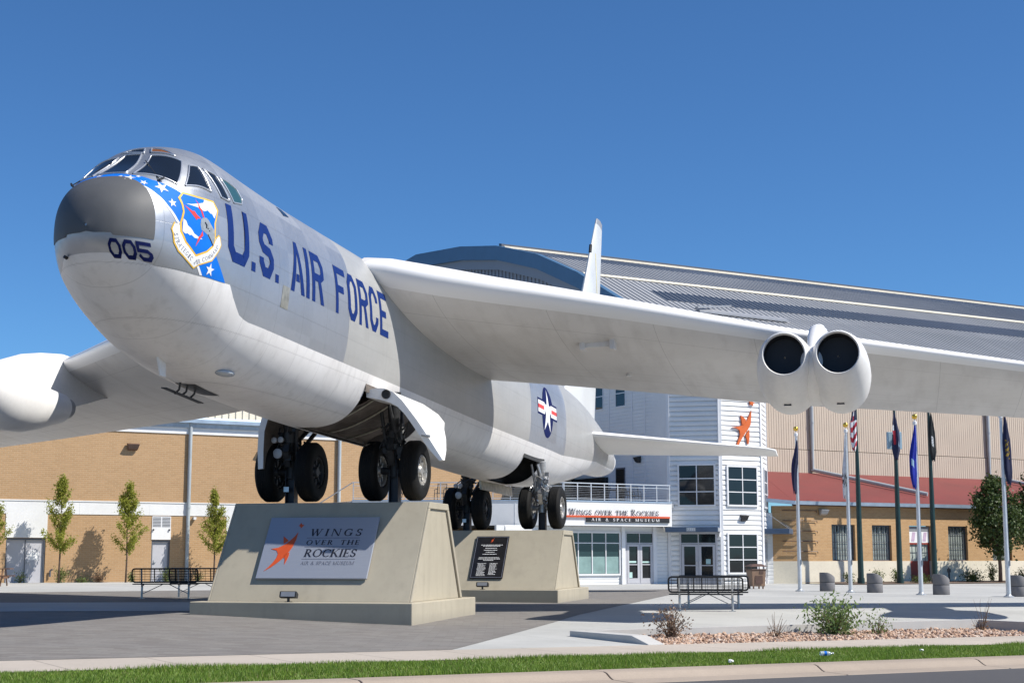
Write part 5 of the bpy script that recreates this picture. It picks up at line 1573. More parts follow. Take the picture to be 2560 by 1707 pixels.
decal("lightning_bolt", [[(-.07, 3.671), (.10, 3.60), (.15, 3.61), (.20, 3.555), (.298, 3.511), (.20, 3.489), (.184, 3.459), (.13, 3.505)],
                         [(.212, 3.844), (.275, 3.773), (.31, 3.70), (.345, 3.68), (.386, 3.548), (.345, 3.547), (.31, 3.65), (.26, 3.69), (.265, 3.75)],
                         [(.329, 3.304), (.345, 3.22), (.29, 3.17), (.162, 2.988), (.235, 3.18), (.27, 3.20)]], 'emblem_red', em_, .016)
decal("mailed_fist", [[(.30, 3.50), (.36, 3.545), (.442, 3.556), (.50, 3.53), (.56, 3.47), (.668, 3.371), (.672, 3.23), (.632, 3.10), (.53, 3.19), (.448, 3.268), (.36, 3.30), (.30, 3.315), (.277, 3.407)]], 'emblem_grey', em_, .0155)
decal("fist_shading", [strip([(.40, 3.47), (.44, 3.42), (.43, 3.37)], .035)[0], strip([(.40, 3.47), (.44, 3.42), (.43, 3.37)], .035)[1], rect(.46, 3.36, .49, 3.385), rect(.50, 3.33, .53, 3.35), strip([(.47, 3.27), (.55, 3.19), (.63, 3.10)], .022)[0], strip([(.47, 3.27), (.55, 3.19), (.63, 3.10)], .022)[1]], 'black', em_, .017)
# ribbon lettering
def along(path, txt, hgt, f0, f1):
    L_ = [0.0]
    for a, b in zip(path, path[1:]): L_.append(L_[-1] + sqrt((b[0] - a[0]) ** 2 + (b[1] - a[1]) ** 2))
    out = []
    n = len(txt)
    for i, ch in enumerate(txt):
        if ch == ' ': continue
        d = L_[-1] * (f0 + (f1 - f0) * (i + .5) / n)
        for k in range(len(path) - 1):
            if L_[k] <= d <= L_[k + 1] + 1e-6:
                q = (d - L_[k]) / (L_[k + 1] - L_[k]); x = path[k][0] + (path[k + 1][0] - path[k][0]) * q; y = path[k][1] + (path[k + 1][1] - path[k][1]) * q
                an = atan2(path[k + 1][1] - path[k][1], path[k + 1][0] - path[k][0]); break
        wd, ps = serif_glyph(ch, .16, .10)
        cw = L_[-1] * (f1 - f0) / n * .80
        for p in ps: out.append([(x + cos(an) * (a / wd - .5) * cw - sin(an) * (b - .5) * hgt, y + sin(an) * (a / wd - .5) * cw + cos(an) * (b - .5) * hgt) for a, b in p])
    return out
pl_ = [(-.262, 3.16), (-.232, 3.03), (-.14, 2.925), (.06, 2.806), (.219, 2.722)]; pr_ = [(.219, 2.722), (.45, 2.835), (.61, 2.93), (.74, 3.06), (.80, 3.18)]
decal("ribbon_lettering", along(pl_, "STRATEGIC", .075, .02, .88) + along(pl_[3:] + pr_[1:2], "AIR", .075, .34, .70) + along(pr_, "COMMAND", .075, .22, .95), 'ink_grey', em_, .0115, .2)

# star and bars on the rear fuselage
ins = decal("national_insignia", [[(26.43 + .86 * cos(2 * pi * k / 40), 3.17 + .86 * sin(2 * pi * k / 40)) for k in range(40)], rect(24.93, 2.99, 27.93, 3.53)], 'decal_navy', ac, .005, .12)
decal("white_bar", [rect(25.0, 3.06, 25.95, 3.46), rect(26.9, 3.06, 27.86, 3.46)], 'decal_white', ins, .008, .12)
sp_ = star5(26.43, 3.17, .79)
decal("white_star", [sp_], 'decal_white', ins, .0085, .12)
decal("red_bar", [rect(25.0, 3.195, 25.86, 3.325), rect(27.0, 3.195, 27.86, 3.325)], 'emblem_red', ins, .010, .12)

# access panel, blisters, antennas
MT['panel_warm'] = mat("weathered_panel_metal", (.36, .34, .28), .35, .5, .35, 6)
decal("access_panel", [[(3.53, 2.99), (3.86, 2.99), (3.80, 2.54), (3.44, 2.54)]], 'panel_warm', ac, .004)
mb = MB()
t0 = tdec(1.57, .02, 1.29)
mb.hexa([A3(1.45, -.02, 1.32), A3(1.75, -.02, 1.3), A3(1.75, .02, 1.3), A3(1.45, .02, 1.32), A3(1.58, -.01, 1.0), A3(1.78, -.01, 1.0), A3(1.78, .01, 1.0), A3(1.58, .01, 1.0)])
mb.build("blade_antenna", 'white', ac)
mb = MB()
bmS = bmesh.new(); bmesh.ops.create_uvsphere(bmS, u_segments=20, v_segments=10, radius=1)
mb.add([A3(2.85 + v.co.x * .30, .66 + v.co.y * .17, 1.20 + v.co.z * .06) for v in bmS.verts], [[v.index for v in f.verts] for f in bmS.faces])
mb.build("blister", 'lens', ac, smooth=True); bmS.free()
# belly hatch: dark patch on the skin paints the shaded opening; door hangs below
mb = MB()
vs = [];
for i in range(9):
    for j in range(5):
        s = 3.1 + 1.1 * i / 8; tt = -pi / 2 - (.02 + .30 * j / 4) * (1 - .5 * abs(i / 8 - .5))
        vs.append(skin(s, tt, .006))
mb.add(vs, [(i * 5 + j, i * 5 + j + 1, (i + 1) * 5 + j + 1, (i + 1) * 5 + j) for i in range(8) for j in range(4)])
mb.build("hatch_dark_patch", 'black', ac)
mb = MB()
mb.hexa([A3(2.6, -.50, .92), A3(4.0, -.42, .80), A3(4.0, -.30, .79), A3(2.6, -.38, .91), A3(2.6, -.50, .94), A3(4.0, -.42, .82), A3(4.0, -.30, .81), A3(2.6, -.38, .93)])
for s in (3.0, 3.3, 3.65): mb.tube([A3(s, -.42, .86), A3(s + .06, -.36, .95), A3(s, -.30, 1.12)], .022, 5)
mb.build("hatch_door", 'gear_dark', ac)

# ---- wheel bays
mb = MB()
mb.quad(A3(8.7, -.3, 1.95), A3(13.3, -.3, 1.95), A3(13.3, 1.36, 1.95), A3(8.7, 1.36, 1.95))
mb.quad(A3(8.76, -.3, .86), A3(13.24, -.3, .86), A3(13.24, -.3, 1.95), A3(8.76, -.3, 1.95))
mb.quad(A3(8.7, 1.36, 1.6), A3(13.3, 1.36, 1.6), A3(13.3, 1.36, 1.95), A3(8.7, 1.36, 1.95))
def bulkhead(mb, s, l0, l1, zt_):
    vs = []; n = 14
    for k in range(n + 1):
        l = l0 + (l1 - l0) * k / n
        w_, zb, zm, zt, nu, nl = fsec(s)
        z = zm - (zm - zb) * (1 - min(.999, abs(l) / w_) ** nl) ** (1 / nl) + .01
        vs += [A3(s, l, min(z, zt_)), A3(s, l, zt_)]
    mb.add(vs, [(2 * k, 2 * k + 2, 2 * k + 3, 2 * k + 1) for k in range(n)])
bulkhead(mb, 13.24, -.3, 1.36, 1.95); bulkhead(mb, 8.76, -.3, 1.36, 1.95)
vs = []
for i in range(13):
    for j in range(9): vs.append(A3(9.3 + 3.7 * j / 8, -.28 + 1.58 * i / 12, .95 + .62 * (i / 12) ** 1.6 + .04 * sin(j * 2.1 + i)))
mb.add(vs, [(i * 9 + j, i * 9 + j + 1, (i + 1) * 9 + j + 1, (i + 1) * 9 + j) for i in range(12) for j in range(8)])
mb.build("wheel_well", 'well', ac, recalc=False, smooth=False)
mb = MB()
for s in (9.5, 10.6, 11.9): mb.tube([A3(s, -.26 + 1.56 * k / 10, .90 + .63 * (k / 10) ** 1.6) for k in range(11)], .025, 6)
mb.build("well_rib", 'panel_warm', ac, smooth=True)
mb = MB()
mb.quad(A3(23.9, -.05, 1.9), A3(26.8, -.05, 1.9), A3(26.8, 1.3, 1.9), A3(23.9, 1.3, 1.9)); mb.quad(A3(24, -.05, .82), A3(26.74, -.05, .82), A3(26.74, -.05, 1.9), A3(24, -.05, 1.9))
mb.quad(A3(23.9, 1.3, 1.45), A3(26.8, 1.3, 1.45), A3(26.8, 1.3, 1.9), A3(23.9, 1.3, 1.9)); bulkhead(mb, 26.74, -.05, 1.3, 1.9); bulkhead(mb, 24.02, -.05, 1.3, 1.9)
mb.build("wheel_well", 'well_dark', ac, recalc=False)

# ---- wings
LEX = [0.8, 1.72, 3.4, 5.87, 8.1, 9.95, 12.3, 16.4, 28.2]; LEZ = [4.62, 4.54, 4.39, 4.22, 4.02, 3.85, 3.71, 3.48, 2.95]
TEX = [0.8, 1.5, 3.4, 6.4, 9.1, 13.45, 16.8, 28.2]; TEZ = [3.28, 3.26, 3.18, 3.03, 2.84, 2.745, 2.655, 2.42]
def le(l): return 9.3 + .751 * (l - 1.5) + .5 * max(0, 1.9 - l) ** 2, lerp(l, LEX, LEZ)
def te(l): return 19.0 + .494 * (l - 1.5), lerp(l, TEX, TEZ)
def thick(l): return lerp(l, [0, 2, 6, 10, 18, 28], [.145, .135, .115, .10, .085, .08])
def naca(x, t_): return 5 * t_ * (.2969 * sqrt(x) - .126 * x - .3516 * x * x + .2843 * x ** 3 - .1036 * x ** 4)
def wing_pt(l, x, side):
    (s0, z0), (s1, z1) = le(l), te(l); ch = s1 - s0
    return (s0 + ch * x, l, z0 + (z1 - z0) * x + side * naca(x, thick(l)) * ch * (1.0 if side > 0 else .92) - (.10 * min(1, l / 3) if False else 0))
def foil(pt, Ls, nx=22):
    xs = [(1 - cos(pi * i / nx)) / 2 for i in range(nx + 1)]
    order = [(x, 1) for x in xs[::-1]] + [(x, -1) for x in xs[1:-1]]
    n = len(order); vs = []
    for l in Ls: vs += [pt(l, x, sd_) for x, sd_ in order]
    fs = [(i * n + k, i * n + (k + 1) % n, (i + 1) * n + (k + 1) % n, (i + 1) * n + k) for i in range(len(Ls) - 1) for k in range(n)]
    fs += [tuple(range(n)), tuple(range((len(Ls) - 1) * n, len(Ls) * n))[::-1]]
    return vs, fs
def wing_mat():
    m, t, p = new_mat("white_wing_paint")
    co = objco(t); x, y, z = sepx(t, co)[:3]
    f = noise(t, co, .5, 5); g = noise(t, co, 5, 4); k = noise(t, scalev(t, co, (.25, 1.5, 1)), 1.6, 4)
    c = mixc(t, ramp(t, f, [(.3, 0.0), (.7, 1.0)]), (.62, .60, .575), (.72, .70, .68))
    c = mixc(t, mth(t, 'MULTIPLY', ramp(t, k, [(.48, 0.0), (.72, 1.0)]), .34), c, (.44, .41, .38))
    c = mixc(t, mth(t, 'MULTIPLY', ramp(t, g, [(.58, 0.0), (.75, 1.0)]), .15), c, (.42, .40, .38))
    ay = mth(t, 'ABSOLUTE', y)
    xle = mth(t, 'MULTIPLY_ADD', ay, .751, 8.17); xte = mth(t, 'MULTIPLY_ADD', ay, .494, 18.26)
    q = mth(t, 'DIVIDE', mth(t, 'SUBTRACT', x, xle), mth(t, 'SUBTRACT', xte, xle))
    def at(v, w_): return mth(t, 'LESS_THAN', mth(t, 'ABSOLUTE', mth(t, 'SUBTRACT', q, v)), w_)
    j = mth(t, 'MAXIMUM', at(.17, .0012), mth(t, 'MAXIMUM', at(.62, .0012), at(.74, .002)))
    fr = mth(t, 'LESS_THAN', mth(t, 'FRACT', mth(t, 'DIVIDE', ay, 2.35)), .005)
    j = mth(t, 'MAXIMUM', j, fr)
    c = mixc(t, mth(t, 'MULTIPLY', j, .42), c, (.16, .145, .13))
    le_ = mth(t, 'LESS_THAN', q, .05)
    c = mixc(t, le_, c, (.80, .79, .78))
    inp(t, p.inputs["Base Color"], c)
    inp(t, p.inputs["Roughness"], mth(t, 'MULTIPLY_ADD', g, .15, .36))
    inp(t, p.inputs["Normal"], bump(t, noise(t, co, 1.2, 2), .06, .03))
    return m
MT['wing'] = wing_mat()
Ls = [.9, 1.5, 2.5, 3.6, 5, 6.5, 8.2, 10, 12.3, 14.5, 17, 20, 24, 28.2]
for sg in (1, -1):
    vs, fs = foil(wing_pt, Ls, 26)
    mb = MB(); mb.add([A3(s, l * sg, z) for s, l, z in vs], fs)
    mb.build("wing", 'wing', ac, smooth=True, angle=60)
# underwing hard point and drain
for sg in (1, -1):
    mb = MB()
    s, l, z = wing_pt(5.5, .25, -1); 
    for d in (-.42, .36): mb.box(s - .16, s + .2, -(l + d + .13) * sg if sg > 0 else (l + d - .0), -(l + d) * sg if sg > 0 else (l + d + .13), z - .2, z + .12)
    mb.box(s - .05, s + .12, min(-(l - .4) * sg, -(l + .4) * sg), max(-(l - .4) * sg, -(l + .4) * sg), z - .12, z + .12)
    bevel(mb.build("hardpoint", 'wing', ac), .02)
    mb = MB(); s, l, z = wing_pt(5.75, .63, -1); mb.tube([A3(s, l * sg, z + .1), A3(s, l * sg, z - .07)], .09, 12); mb.build("drain_cup", 'white', ac)

# ---- twin engine pods
def nacelle_rings(cl, rings, n=36):
    vs = []
    for s, cz, rx, rz in rings: vs += [A3(s, cl + rx * cos(2 * pi * k / n), cz + rz * sin(2 * pi * k / n)) for k in range(n)]
    fs = [(i * n + k, i * n + (k + 1) % n, (i + 1) * n + (k + 1) % n, (i + 1) * n + k) for i in range(len(rings) - 1) for k in range(n)]
    return vs, fs
def engine_pod(l0, sg):
    ds, dz = .751 * (l0 - 11.04), lerp(l0, LEX, LEZ) - lerp(11.04, LEX, LEZ)
    mv = lambda p: (11.2 + (p[0] - 12) * .80 + ds, p[1], p[2] - .11 + dz)
    mvp = lambda p: (p[0] + ds, p[1], p[2] + dz)
    R_ = [(12.12, 2.635, .452, .452), (12.03, 2.64, .458, .458), (12.0, 2.64, .478, .478), (12.02, 2.638, .50, .50), (12.12, 2.62, .535, .54), (12.4, 2.56, .60, .63), (12.8, 2.48, .655, .72), (13.3, 2.39, .69, .79), (14.0, 2.32, .70, .81), (15.0, 2.29, .665, .76), (16.0, 2.32, .58, .63), (16.9, 2.38, .48, .50), (17.45, 2.42, .42, .43), (17.45, 2.42, .38, .39), (17.2, 2.41, .36, .37)]
    mb = MB(); ins_ = MB(); ex = MB()
    for c in (l0 - .60, l0 + .60):
        vs, fs = nacelle_rings(c * sg, R_); mb.add([mv(p) for p in vs], fs)
        vs, fs = nacelle_rings(c * sg, [(12.12, 2.635, .4525, .4525), (12.5, 2.61, .44, .44), (12.52, 2.61, .02, .02)]); ins_.add([mv(p) for p in vs], fs)
        vs, fs = nacelle_rings(c * sg, [(17.1, 2.41, .365, .375), (17.95, 2.46, .30, .30), (17.95, 2.46, .25, .25), (17.3, 2.43, .2, .2)]); ex.add([mv(p) for p in vs], fs)
    mid = [(12.25, 2.55, .06, .16), (12.5, 2.50, .25, .33), (12.9, 2.42, .40, .50), (13.5, 2.36, .46, .62), (14.4, 2.32, .48, .66), (15.6, 2.33, .42, .52), (16.6, 2.40, .30, .36), (17.6, 2.5, .1, .14)]
    vs, fs = nacelle_rings(l0 * sg, mid); mb.add([mv(p) for p in vs], fs + [tuple(range(36))[::-1], tuple(range(7 * 36, 8 * 36))])
    po = mb.build("engine_pod", 'white', ac, smooth=True, angle=50)
    ins_.build("intake", 'intake', po, smooth=True, angle=40)
    ex.build("tailpipe", 'grey_panel', po, smooth=True, angle=50)
    mb = MB()
    top = [(11.7, 2.62), (12.2, 2.9), (12.8, 3.2), (13.5, 3.46), (14.4, 3.74), (15.4, 3.93), (16.5, 4.06), (17.6, 4.02), (18.6, 3.62), (19.4, 3.3)]
    bot = [(11.7, 2.4), (12.2, 2.3), (12.8, 2.3), (13.5, 2.3), (14.4, 2.25), (15.4, 2.3), (16.5, 2.45), (17.6, 2.72), (18.6, 2.96), (19.4, 3.12)]
    wd = [.03, .10, .15, .17, .18, .19, .19, .16, .09, .02]
    rows = []
    for (s, zt_), (_, zb_), w_ in zip(top, bot, wd):
        r = []
        for k in range(9):
            a = pi * k / 8; r.append(A3(s, (l0 + w_ * cos(a)) * sg, zt_ - w_ * .9 + w_ * .9 * sin(a)))
        h = zt_ - w_ * .9 - zb_
        r = [A3(s, (l0 + w_ * 2.2) * sg, zb_), A3(s, (l0 + w_ * 1.15) * sg, zb_ + h * .35)] + r + [A3(s, (l0 - w_ * 1.15) * sg, zb_ + h * .35), A3(s, (l0 - w_ * 2.2) * sg, zb_)]
        rows.append([mvp(p) for p in r])
    n = len(rows[0])
    mb.add([p for r in rows for p in r], [(i * n + k, i * n + (k + 1) % n, (i + 1) * n + (k + 1) % n, (i + 1) * n + k) for i in range(len(rows) - 1) for k in range(n)] + [tuple(range(n)), tuple(range((len(rows) - 1) * n, len(rows) * n))[::-1]])
    mb.build("pylon", 'white', po, smooth=True, angle=60)
    mb = MB()
    for c in (l0 - .60, l0 + .60): q = mv(A3(13.25, c * sg, 1.602)); mb.hexa([(q[0], q[1] - .09, q[2] - .015), (q[0] + .05, q[1] - .09, q[2] - .015), (q[0] + .05, q[1] + .09, q[2] - .015), (q[0], q[1] + .09, q[2] - .015), (q[0], q[1] - .07, q[2] + .03), (q[0] + .05, q[1] - .07, q[2] + .03), (q[0] + .05, q[1] + .07, q[2] + .03), (q[0], q[1] + .07, q[2] + .03)])
    mb.build("vent_slot", 'gear_dark', po)
for sg in (1, -1):
    engine_pod(11.04, sg); engine_pod(18.6, sg)

# ---- tail
def stab_pt(l, x, side):
    s0, z0 = 35.2 + .70 * (l - 1.27), 3.36 - .043 * (l - 1.27)
    s1, z1 = 40.6 + .16 * (l - 1.0), 3.00 - .012 * (l - 1.0)
    if l > 7.6: q = (l - 7.6) / .45; s0 += .45 * q * q; 
    ch = s1 - s0
    return (s0 + ch * x, l, z0 + (z1 - z0) * x + side * naca(x, .085) * ch)
for sg in (1, -1):
    vs, fs = foil(stab_pt, [.75, 1.6, 3, 4.5, 6, 7.2, 7.6, 7.8, 7.98, 8.05], 16)
    mb = MB(); mb.add([A3(s, l * sg, z) for s, l, z in vs], fs); tp_ = mb.build("tailplane", 'white', ac, smooth=True, angle=60)
    mb = MB(); mb.tube([A3(*[(a, b * sg, c) for a, b, c in [stab_pt(1.28 - .42 * k / 8, .02 + .9 * k / 8, -1)]][0]) for k in range(9)], .03, 6); mb.build("root_gap_shade", 'rubber', tp_, smooth=True)  # black tube puts in the shaded gap line along the tailplane root
def fin_pt(h, x, side):
    s0 = lerp(h, [4.0, 4.9, 9.96, 12.58, 14.05], [34.7, 35.46, 39.7, 41.72, 42.92]); s1 = lerp(h, [4.0, 5.7, 10.58, 12.27, 14.01], [42.2, 42.46, 43.69, 43.94, 44.3])
    ch = s1 - s0
    return (s0 + ch * x, side * naca(x, .10) * ch, h)
vs, fs = foil(fin_pt, [4.0, 5, 7, 9, 11, 12.6, 13.75], 16)
mb = MB(); mb.add([A3(s, l, z) for s, l, z in vs], fs); fin = mb.build("tail_fin", mat("pale_fin_paint", (.60, .61, .60), .4, .1, .06, .6), ac, smooth=True, angle=60)
vs, fs = foil(fin_pt, [13.75, 13.9, 14.05], 16)
mb = MB(); mb.add([A3(s, l, z) for s, l, z in vs], fs); mb.build("fin_cap", 'grey_panel', fin, smooth=True, angle=60)
mb = MB(); mb.tube([A3(41.40, 0, 12.12), A3(41.55, 0, 12.5)], .07, 8); mb.build("fin_antenna", 'black', fin)
mb = MB()
for h0, h1, x0 in ((9.6, 12.2, .35),):
    pts = []
    for k in range(9):
        h = h1 + (h0 - h1) * k / 8; x = .22 + .55 * k / 8
        for dx in (0, .06): p = fin_pt(h, x + dx, 1); pts.append(A3(p[0], p[1] + .006, p[2]))
    mb.add(pts, [(2 * k, 2 * k + 1, 2 * k + 3, 2 * k + 2) for k in range(8)])
mb.build("fin_stripe", 'yellow_faint', fin)
mb = MB()
vs = []
for i, (s, q) in enumerate(((43.55, 1.02), (43.9, .98), (44.1, .8), (44.18, .5))):
    for k in range(32):
        l, z = rp(43.6, 2 * pi * k / 32); zc = 2.85; vs.append(A3(s, l * q, zc + (z - zc) * q * (.95 if i else 1)))
mb.add(vs, [(i * 32 + k, i * 32 + (k + 1) % 32, (i + 1) * 32 + (k + 1) % 32, (i + 1) * 32 + k) for i in range(3) for k in range(32)] + [tuple(range(96, 128))])
mb.build("tail_turret", 'white', ac, smooth=True, angle=50)

# ---- landing gear: four twin wheel trucks
def wheel(gear, s, l, z, out, rimm):
    Mw = Matrix.Translation(Vector(A3(s, l, z))) @ Matrix.Rotation(pi / 2 * out, 4, 'X')   # axle points outwards
    pr_ = [(.365, -.16), (.40, -.195), (.50, -.212), (.60, -.205), (.665, -.175), (.70, -.12)]
    for k in range(5): h = -.10 + .05 * k; pr_ += [(.71, h - .016), (.71, h + .016), (.702, h + .02), (.702, h + .03)]
    pr_ += [(.70, .13), (.665, .175), (.60, .205), (.50, .212), (.40, .195), (.365, .16)]
    mb = MB(); mb.lathe(pr_, 48, Mw, False); mb.build("tyre", 'rubber', gear, smooth=True, angle=35)
    mb = MB(); mb.lathe([(.0, -.10), (.30, -.10), (.35, -.17), (.372, -.17), (.372, .165), (.35, .185), (.325, .17), (.30, .10), (.20, .055), (.15, .06), (.13, .14), (.10, .17), (.0, .17)], 40, Mw, False)
    for k in range(8):
        a = 2 * pi * k / 8; c, q = cos(a), sin(a)
        vs = [(.16, -.025), (.30, -.045), (.30, .045), (.16, .025)]
        mb.add([Mw @ Vector((c * x - q * y, q * x + c * y, h)) for h, sc in ((.05, 1), (.13, .7)) for x, y0_ in vs for y in [y0_ * sc]], [(0, 1, 2, 3), (4, 5, 6, 7), (0, 1, 5, 4), (1, 2, 6, 5), (2, 3, 7, 6), (3, 0, 4, 7)])
    for k in range(12): a = 2 * pi * k / 12; mb.tube([Mw @ Vector((.335 * cos(a), .335 * sin(a), .16)), Mw @ Vector((.335 * cos(a), .335 * sin(a), .195))], .012, 5)
    r = mb.build("rim", rimm, gear, smooth=True, angle=35)
def landing_gear(s, l, z, lights, top, m, m2, rimm, lean=-.35):
    mb = MB()
    tp = (s + lean, l, top)
    mb.tube([A3(s, l - .62, z), A3(s, l + .62, z)], .085, 12)
    mb.tube([A3(s, l, z - .16), A3(s, l, z + .25)], .15, 14); mb.tube([A3(s, l, z + .2), A3(s + lean * .5, l, z + .85), A3(*tp)], [.10, .12, .17], 14)
    mb.tube([A3(s + lean * .5, l, z + .70), A3(s + lean * .55, l, z + .95)], .19, 14)
    for dl in (-.16, .16):
        mb.tube([A3(s + .1, l + dl, z + .5), A3(s + 1.1, l * .72 + dl * .6, top + .1)], .055, 8)
        mb.tube([A3(s - .15, l + dl, z + .45), A3(s - .45, l * .86 + dl * .6, top - .1)], .045, 8)
    mb.bar(A3(s - .24, l, z + .12), A3(s - .42, l, z + .46), .14, .05); mb.bar(A3(s - .42, l, z + .46), A3(s - .28, l, z + .78), .14, .05)
    for k in range(26):
        a = rng.uniform(0, 2 * pi); h = rng.uniform(.25, 1.05); r = rng.uniform(.14, .30)
        p = Vector(A3(s + lean * h * .5 + r * cos(a), l + r * sin(a), z + h)); q = p + Vector(rng.normal(0, .13, 3).tolist())
        mb.tube([p, (p + q) / 2 + Vector(rng.normal(0, .05, 3).tolist()), q], rng.uniform(.012, .035), 6)
    for k in range(16):
        h = rng.uniform(.3, 1.1); p = A3(s - .2 + rng.uniform(-.12, .05), l + rng.uniform(-.26, .26), z + h); d = rng.uniform(.035, .075)
        mb.box(p[0] - d, p[0] + d, p[1] - d, p[1] + d * .8, p[2] - d * .8, p[2] + d)
    for sg_ in (-1, 1): mb.tube([A3(s - .2, l + .12 * sg_, z + .95), A3(s - .32, l + .3 * sg_, z + .5), A3(s - .12, l + .34 * sg_, z + .1)], .016, 6)
    g = mb.build("landing_gear", m, ac, smooth=True, angle=40)
    wheel(g, s, l - .5, z, 1, rimm if l - .5 > 0 else m); 
    wheel(g, s, l + .5, z, -1 if False else 1, rimm)
    if lights:
        for dl, h, r in ((-.30, .74, .075), (-.13, .75, .075), (-.20, .42, .12)):
            mb = MB(); Mw = Matrix.Translation(Vector(A3(s - .42, l + dl, z + h))) @ Matrix.Rotation(-pi / 2, 4, 'Y')
            mb.lathe([(r * .5, -.12), (r * .95, -.04), (r, .0), (r, .03), (r * .9, .035)], 20, Mw); ho = mb.build("landing_light", 'grey_panel', g, smooth=True, angle=40)
            mb = MB(); mb.lathe([(r * .9, .036), (r * .6, .05), (.001, .055)], 20, Mw, False)
            o_ = mb.build("landing_light_lens", 'lens', g, smooth=True)
        mb = MB(); p = A3(s - .17, l - .02, z - .42); mb.box(p[0] - .02, p[0], p[1] - .03, p[1] + .1, p[2] - .06, p[2] + .06); mb.build("data_plate", 'alum', g)
    return g
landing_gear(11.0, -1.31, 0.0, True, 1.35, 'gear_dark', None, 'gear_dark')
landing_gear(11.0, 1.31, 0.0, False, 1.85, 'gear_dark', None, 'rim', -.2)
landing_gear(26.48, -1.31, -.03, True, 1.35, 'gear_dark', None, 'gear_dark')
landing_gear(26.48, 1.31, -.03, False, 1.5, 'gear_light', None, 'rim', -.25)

# ---- gear doors
prof_ = [(1.27, 1.66), (1.51, 1.70), (1.71, 1.69), (1.92, 1.60), (2.13, 1.41), (2.29, 1.21), (2.48, .97), (2.68, .69), (2.9, .36), (3.1, .06)]
aft = [9.9, 10.1, 10.45, 11.2, 11.75, 11.75, 11.1, 10.6, 9.9, 9.12]
inn = [(1.29, 1.50), (1.50, 1.46), (1.68, 1.42), (1.86, 1.36), (2.04, 1.26), (2.20, 1.10), (2.38, .86), (2.58, .58), (2.81, .27), (3.03, .04)]
mb = MB()
n = len(prof_)
ou = [A3(8.95, *p) for p in prof_]; iu = [A3(8.95, *p) for p in inn]; oa = [A3(a, *p) for p, a in zip(prof_, aft)]; ia = [A3(a - .02, p[0], p[1]) for p, a in zip(inn, aft)]
mb.add(ou + oa + ia + iu, [(k * n + i, k * n + i + 1, ((k + 1) % 4) * n + i + 1, ((k + 1) % 4) * n + i) for k in range(4) for i in range(n - 1)] + [(0, n, 2 * n, 3 * n), (n - 1, 2 * n - 1, 3 * n - 1, 4 * n - 1)])
dr = mb.build("gear_door", 'white', ac, smooth=True, angle=35)
mb = MB(); c = A3(8.93, 1.76, 1.555); Mw = Matrix.Translation(Vector(c)) @ Matrix.Rotation(-pi / 2, 4, 'Y'); mb.lathe([(.105, -.02), (.105, .012), (.085, .016), (.08, -.01), (.001, -.012)], 24, Mw, False); mb.build("hinge_hole", 'well_dark', dr, smooth=True, angle=40)
mb = MB(); mb.tube([A3(8.9, 2.62, .62), A3(8.9, 2.82, .58)], .03, 8); mb.build("door_latch", 'steel', dr)
mb = MB()
p2 = [(-1.30, 1.55), (-1.58, 1.46), (-1.78, 1.28), (-1.86, .95), (-1.87, .5), (-1.84, .02)]
i2 = [(-1.28, 1.38), (-1.50, 1.30), (-1.64, 1.18), (-1.71, .92), (-1.72, .5), (-1.71, .04)]
n = len(p2)
q = [A3(10.2, *p) for p in p2] + [A3(13.0 - .2 * k, *p) for k, p in enumerate(p2)] + [A3(13.0 - .2 * k, *p) for k, p in enumerate(i2)] + [A3(10.2, *p) for p in i2]
mb.add(q, [(k * n + i, k * n + i + 1, ((k + 1) % 4) * n + i + 1, ((k + 1) % 4) * n + i) for k in range(4) for i in range(n - 1)] + [(0, n, 2 * n, 3 * n), (n - 1, 2 * n - 1, 3 * n - 1, 4 * n - 1)])
mb.mi = [1 if 2 * (n - 1) <= i_ < 3 * (n - 1) else 0 for i_ in range(len(mb.f))]
d2 = mb.build("gear_door", ['white', 'well'], ac, smooth=True, angle=35)
mb = MB(); Mw = Matrix.Translation(Vector(A3(10.18, -1.62, 1.30))) @ Matrix.Rotation(-pi / 2, 4, 'Y'); mb.lathe([(.09, -.02), (.09, .012), (.07, -.01), (.001, -.012)], 20, Mw, False); mb.build("hinge_hole", 'well_dark', d2, smooth=True, angle=40)
mb = MB(); mb.hexa([A3(24.8, -.42, .50), A3(29.0, -.42, .52), A3(29.0, -.36, .52), A3(24.8, -.36, .50), A3(24.8, -.46, .84), A3(29.0, -.46, .84), A3(29.0, -.40, .84), A3(24.8, -.40, .84)]); mb.build("gear_door", 'panel_warm', ac)

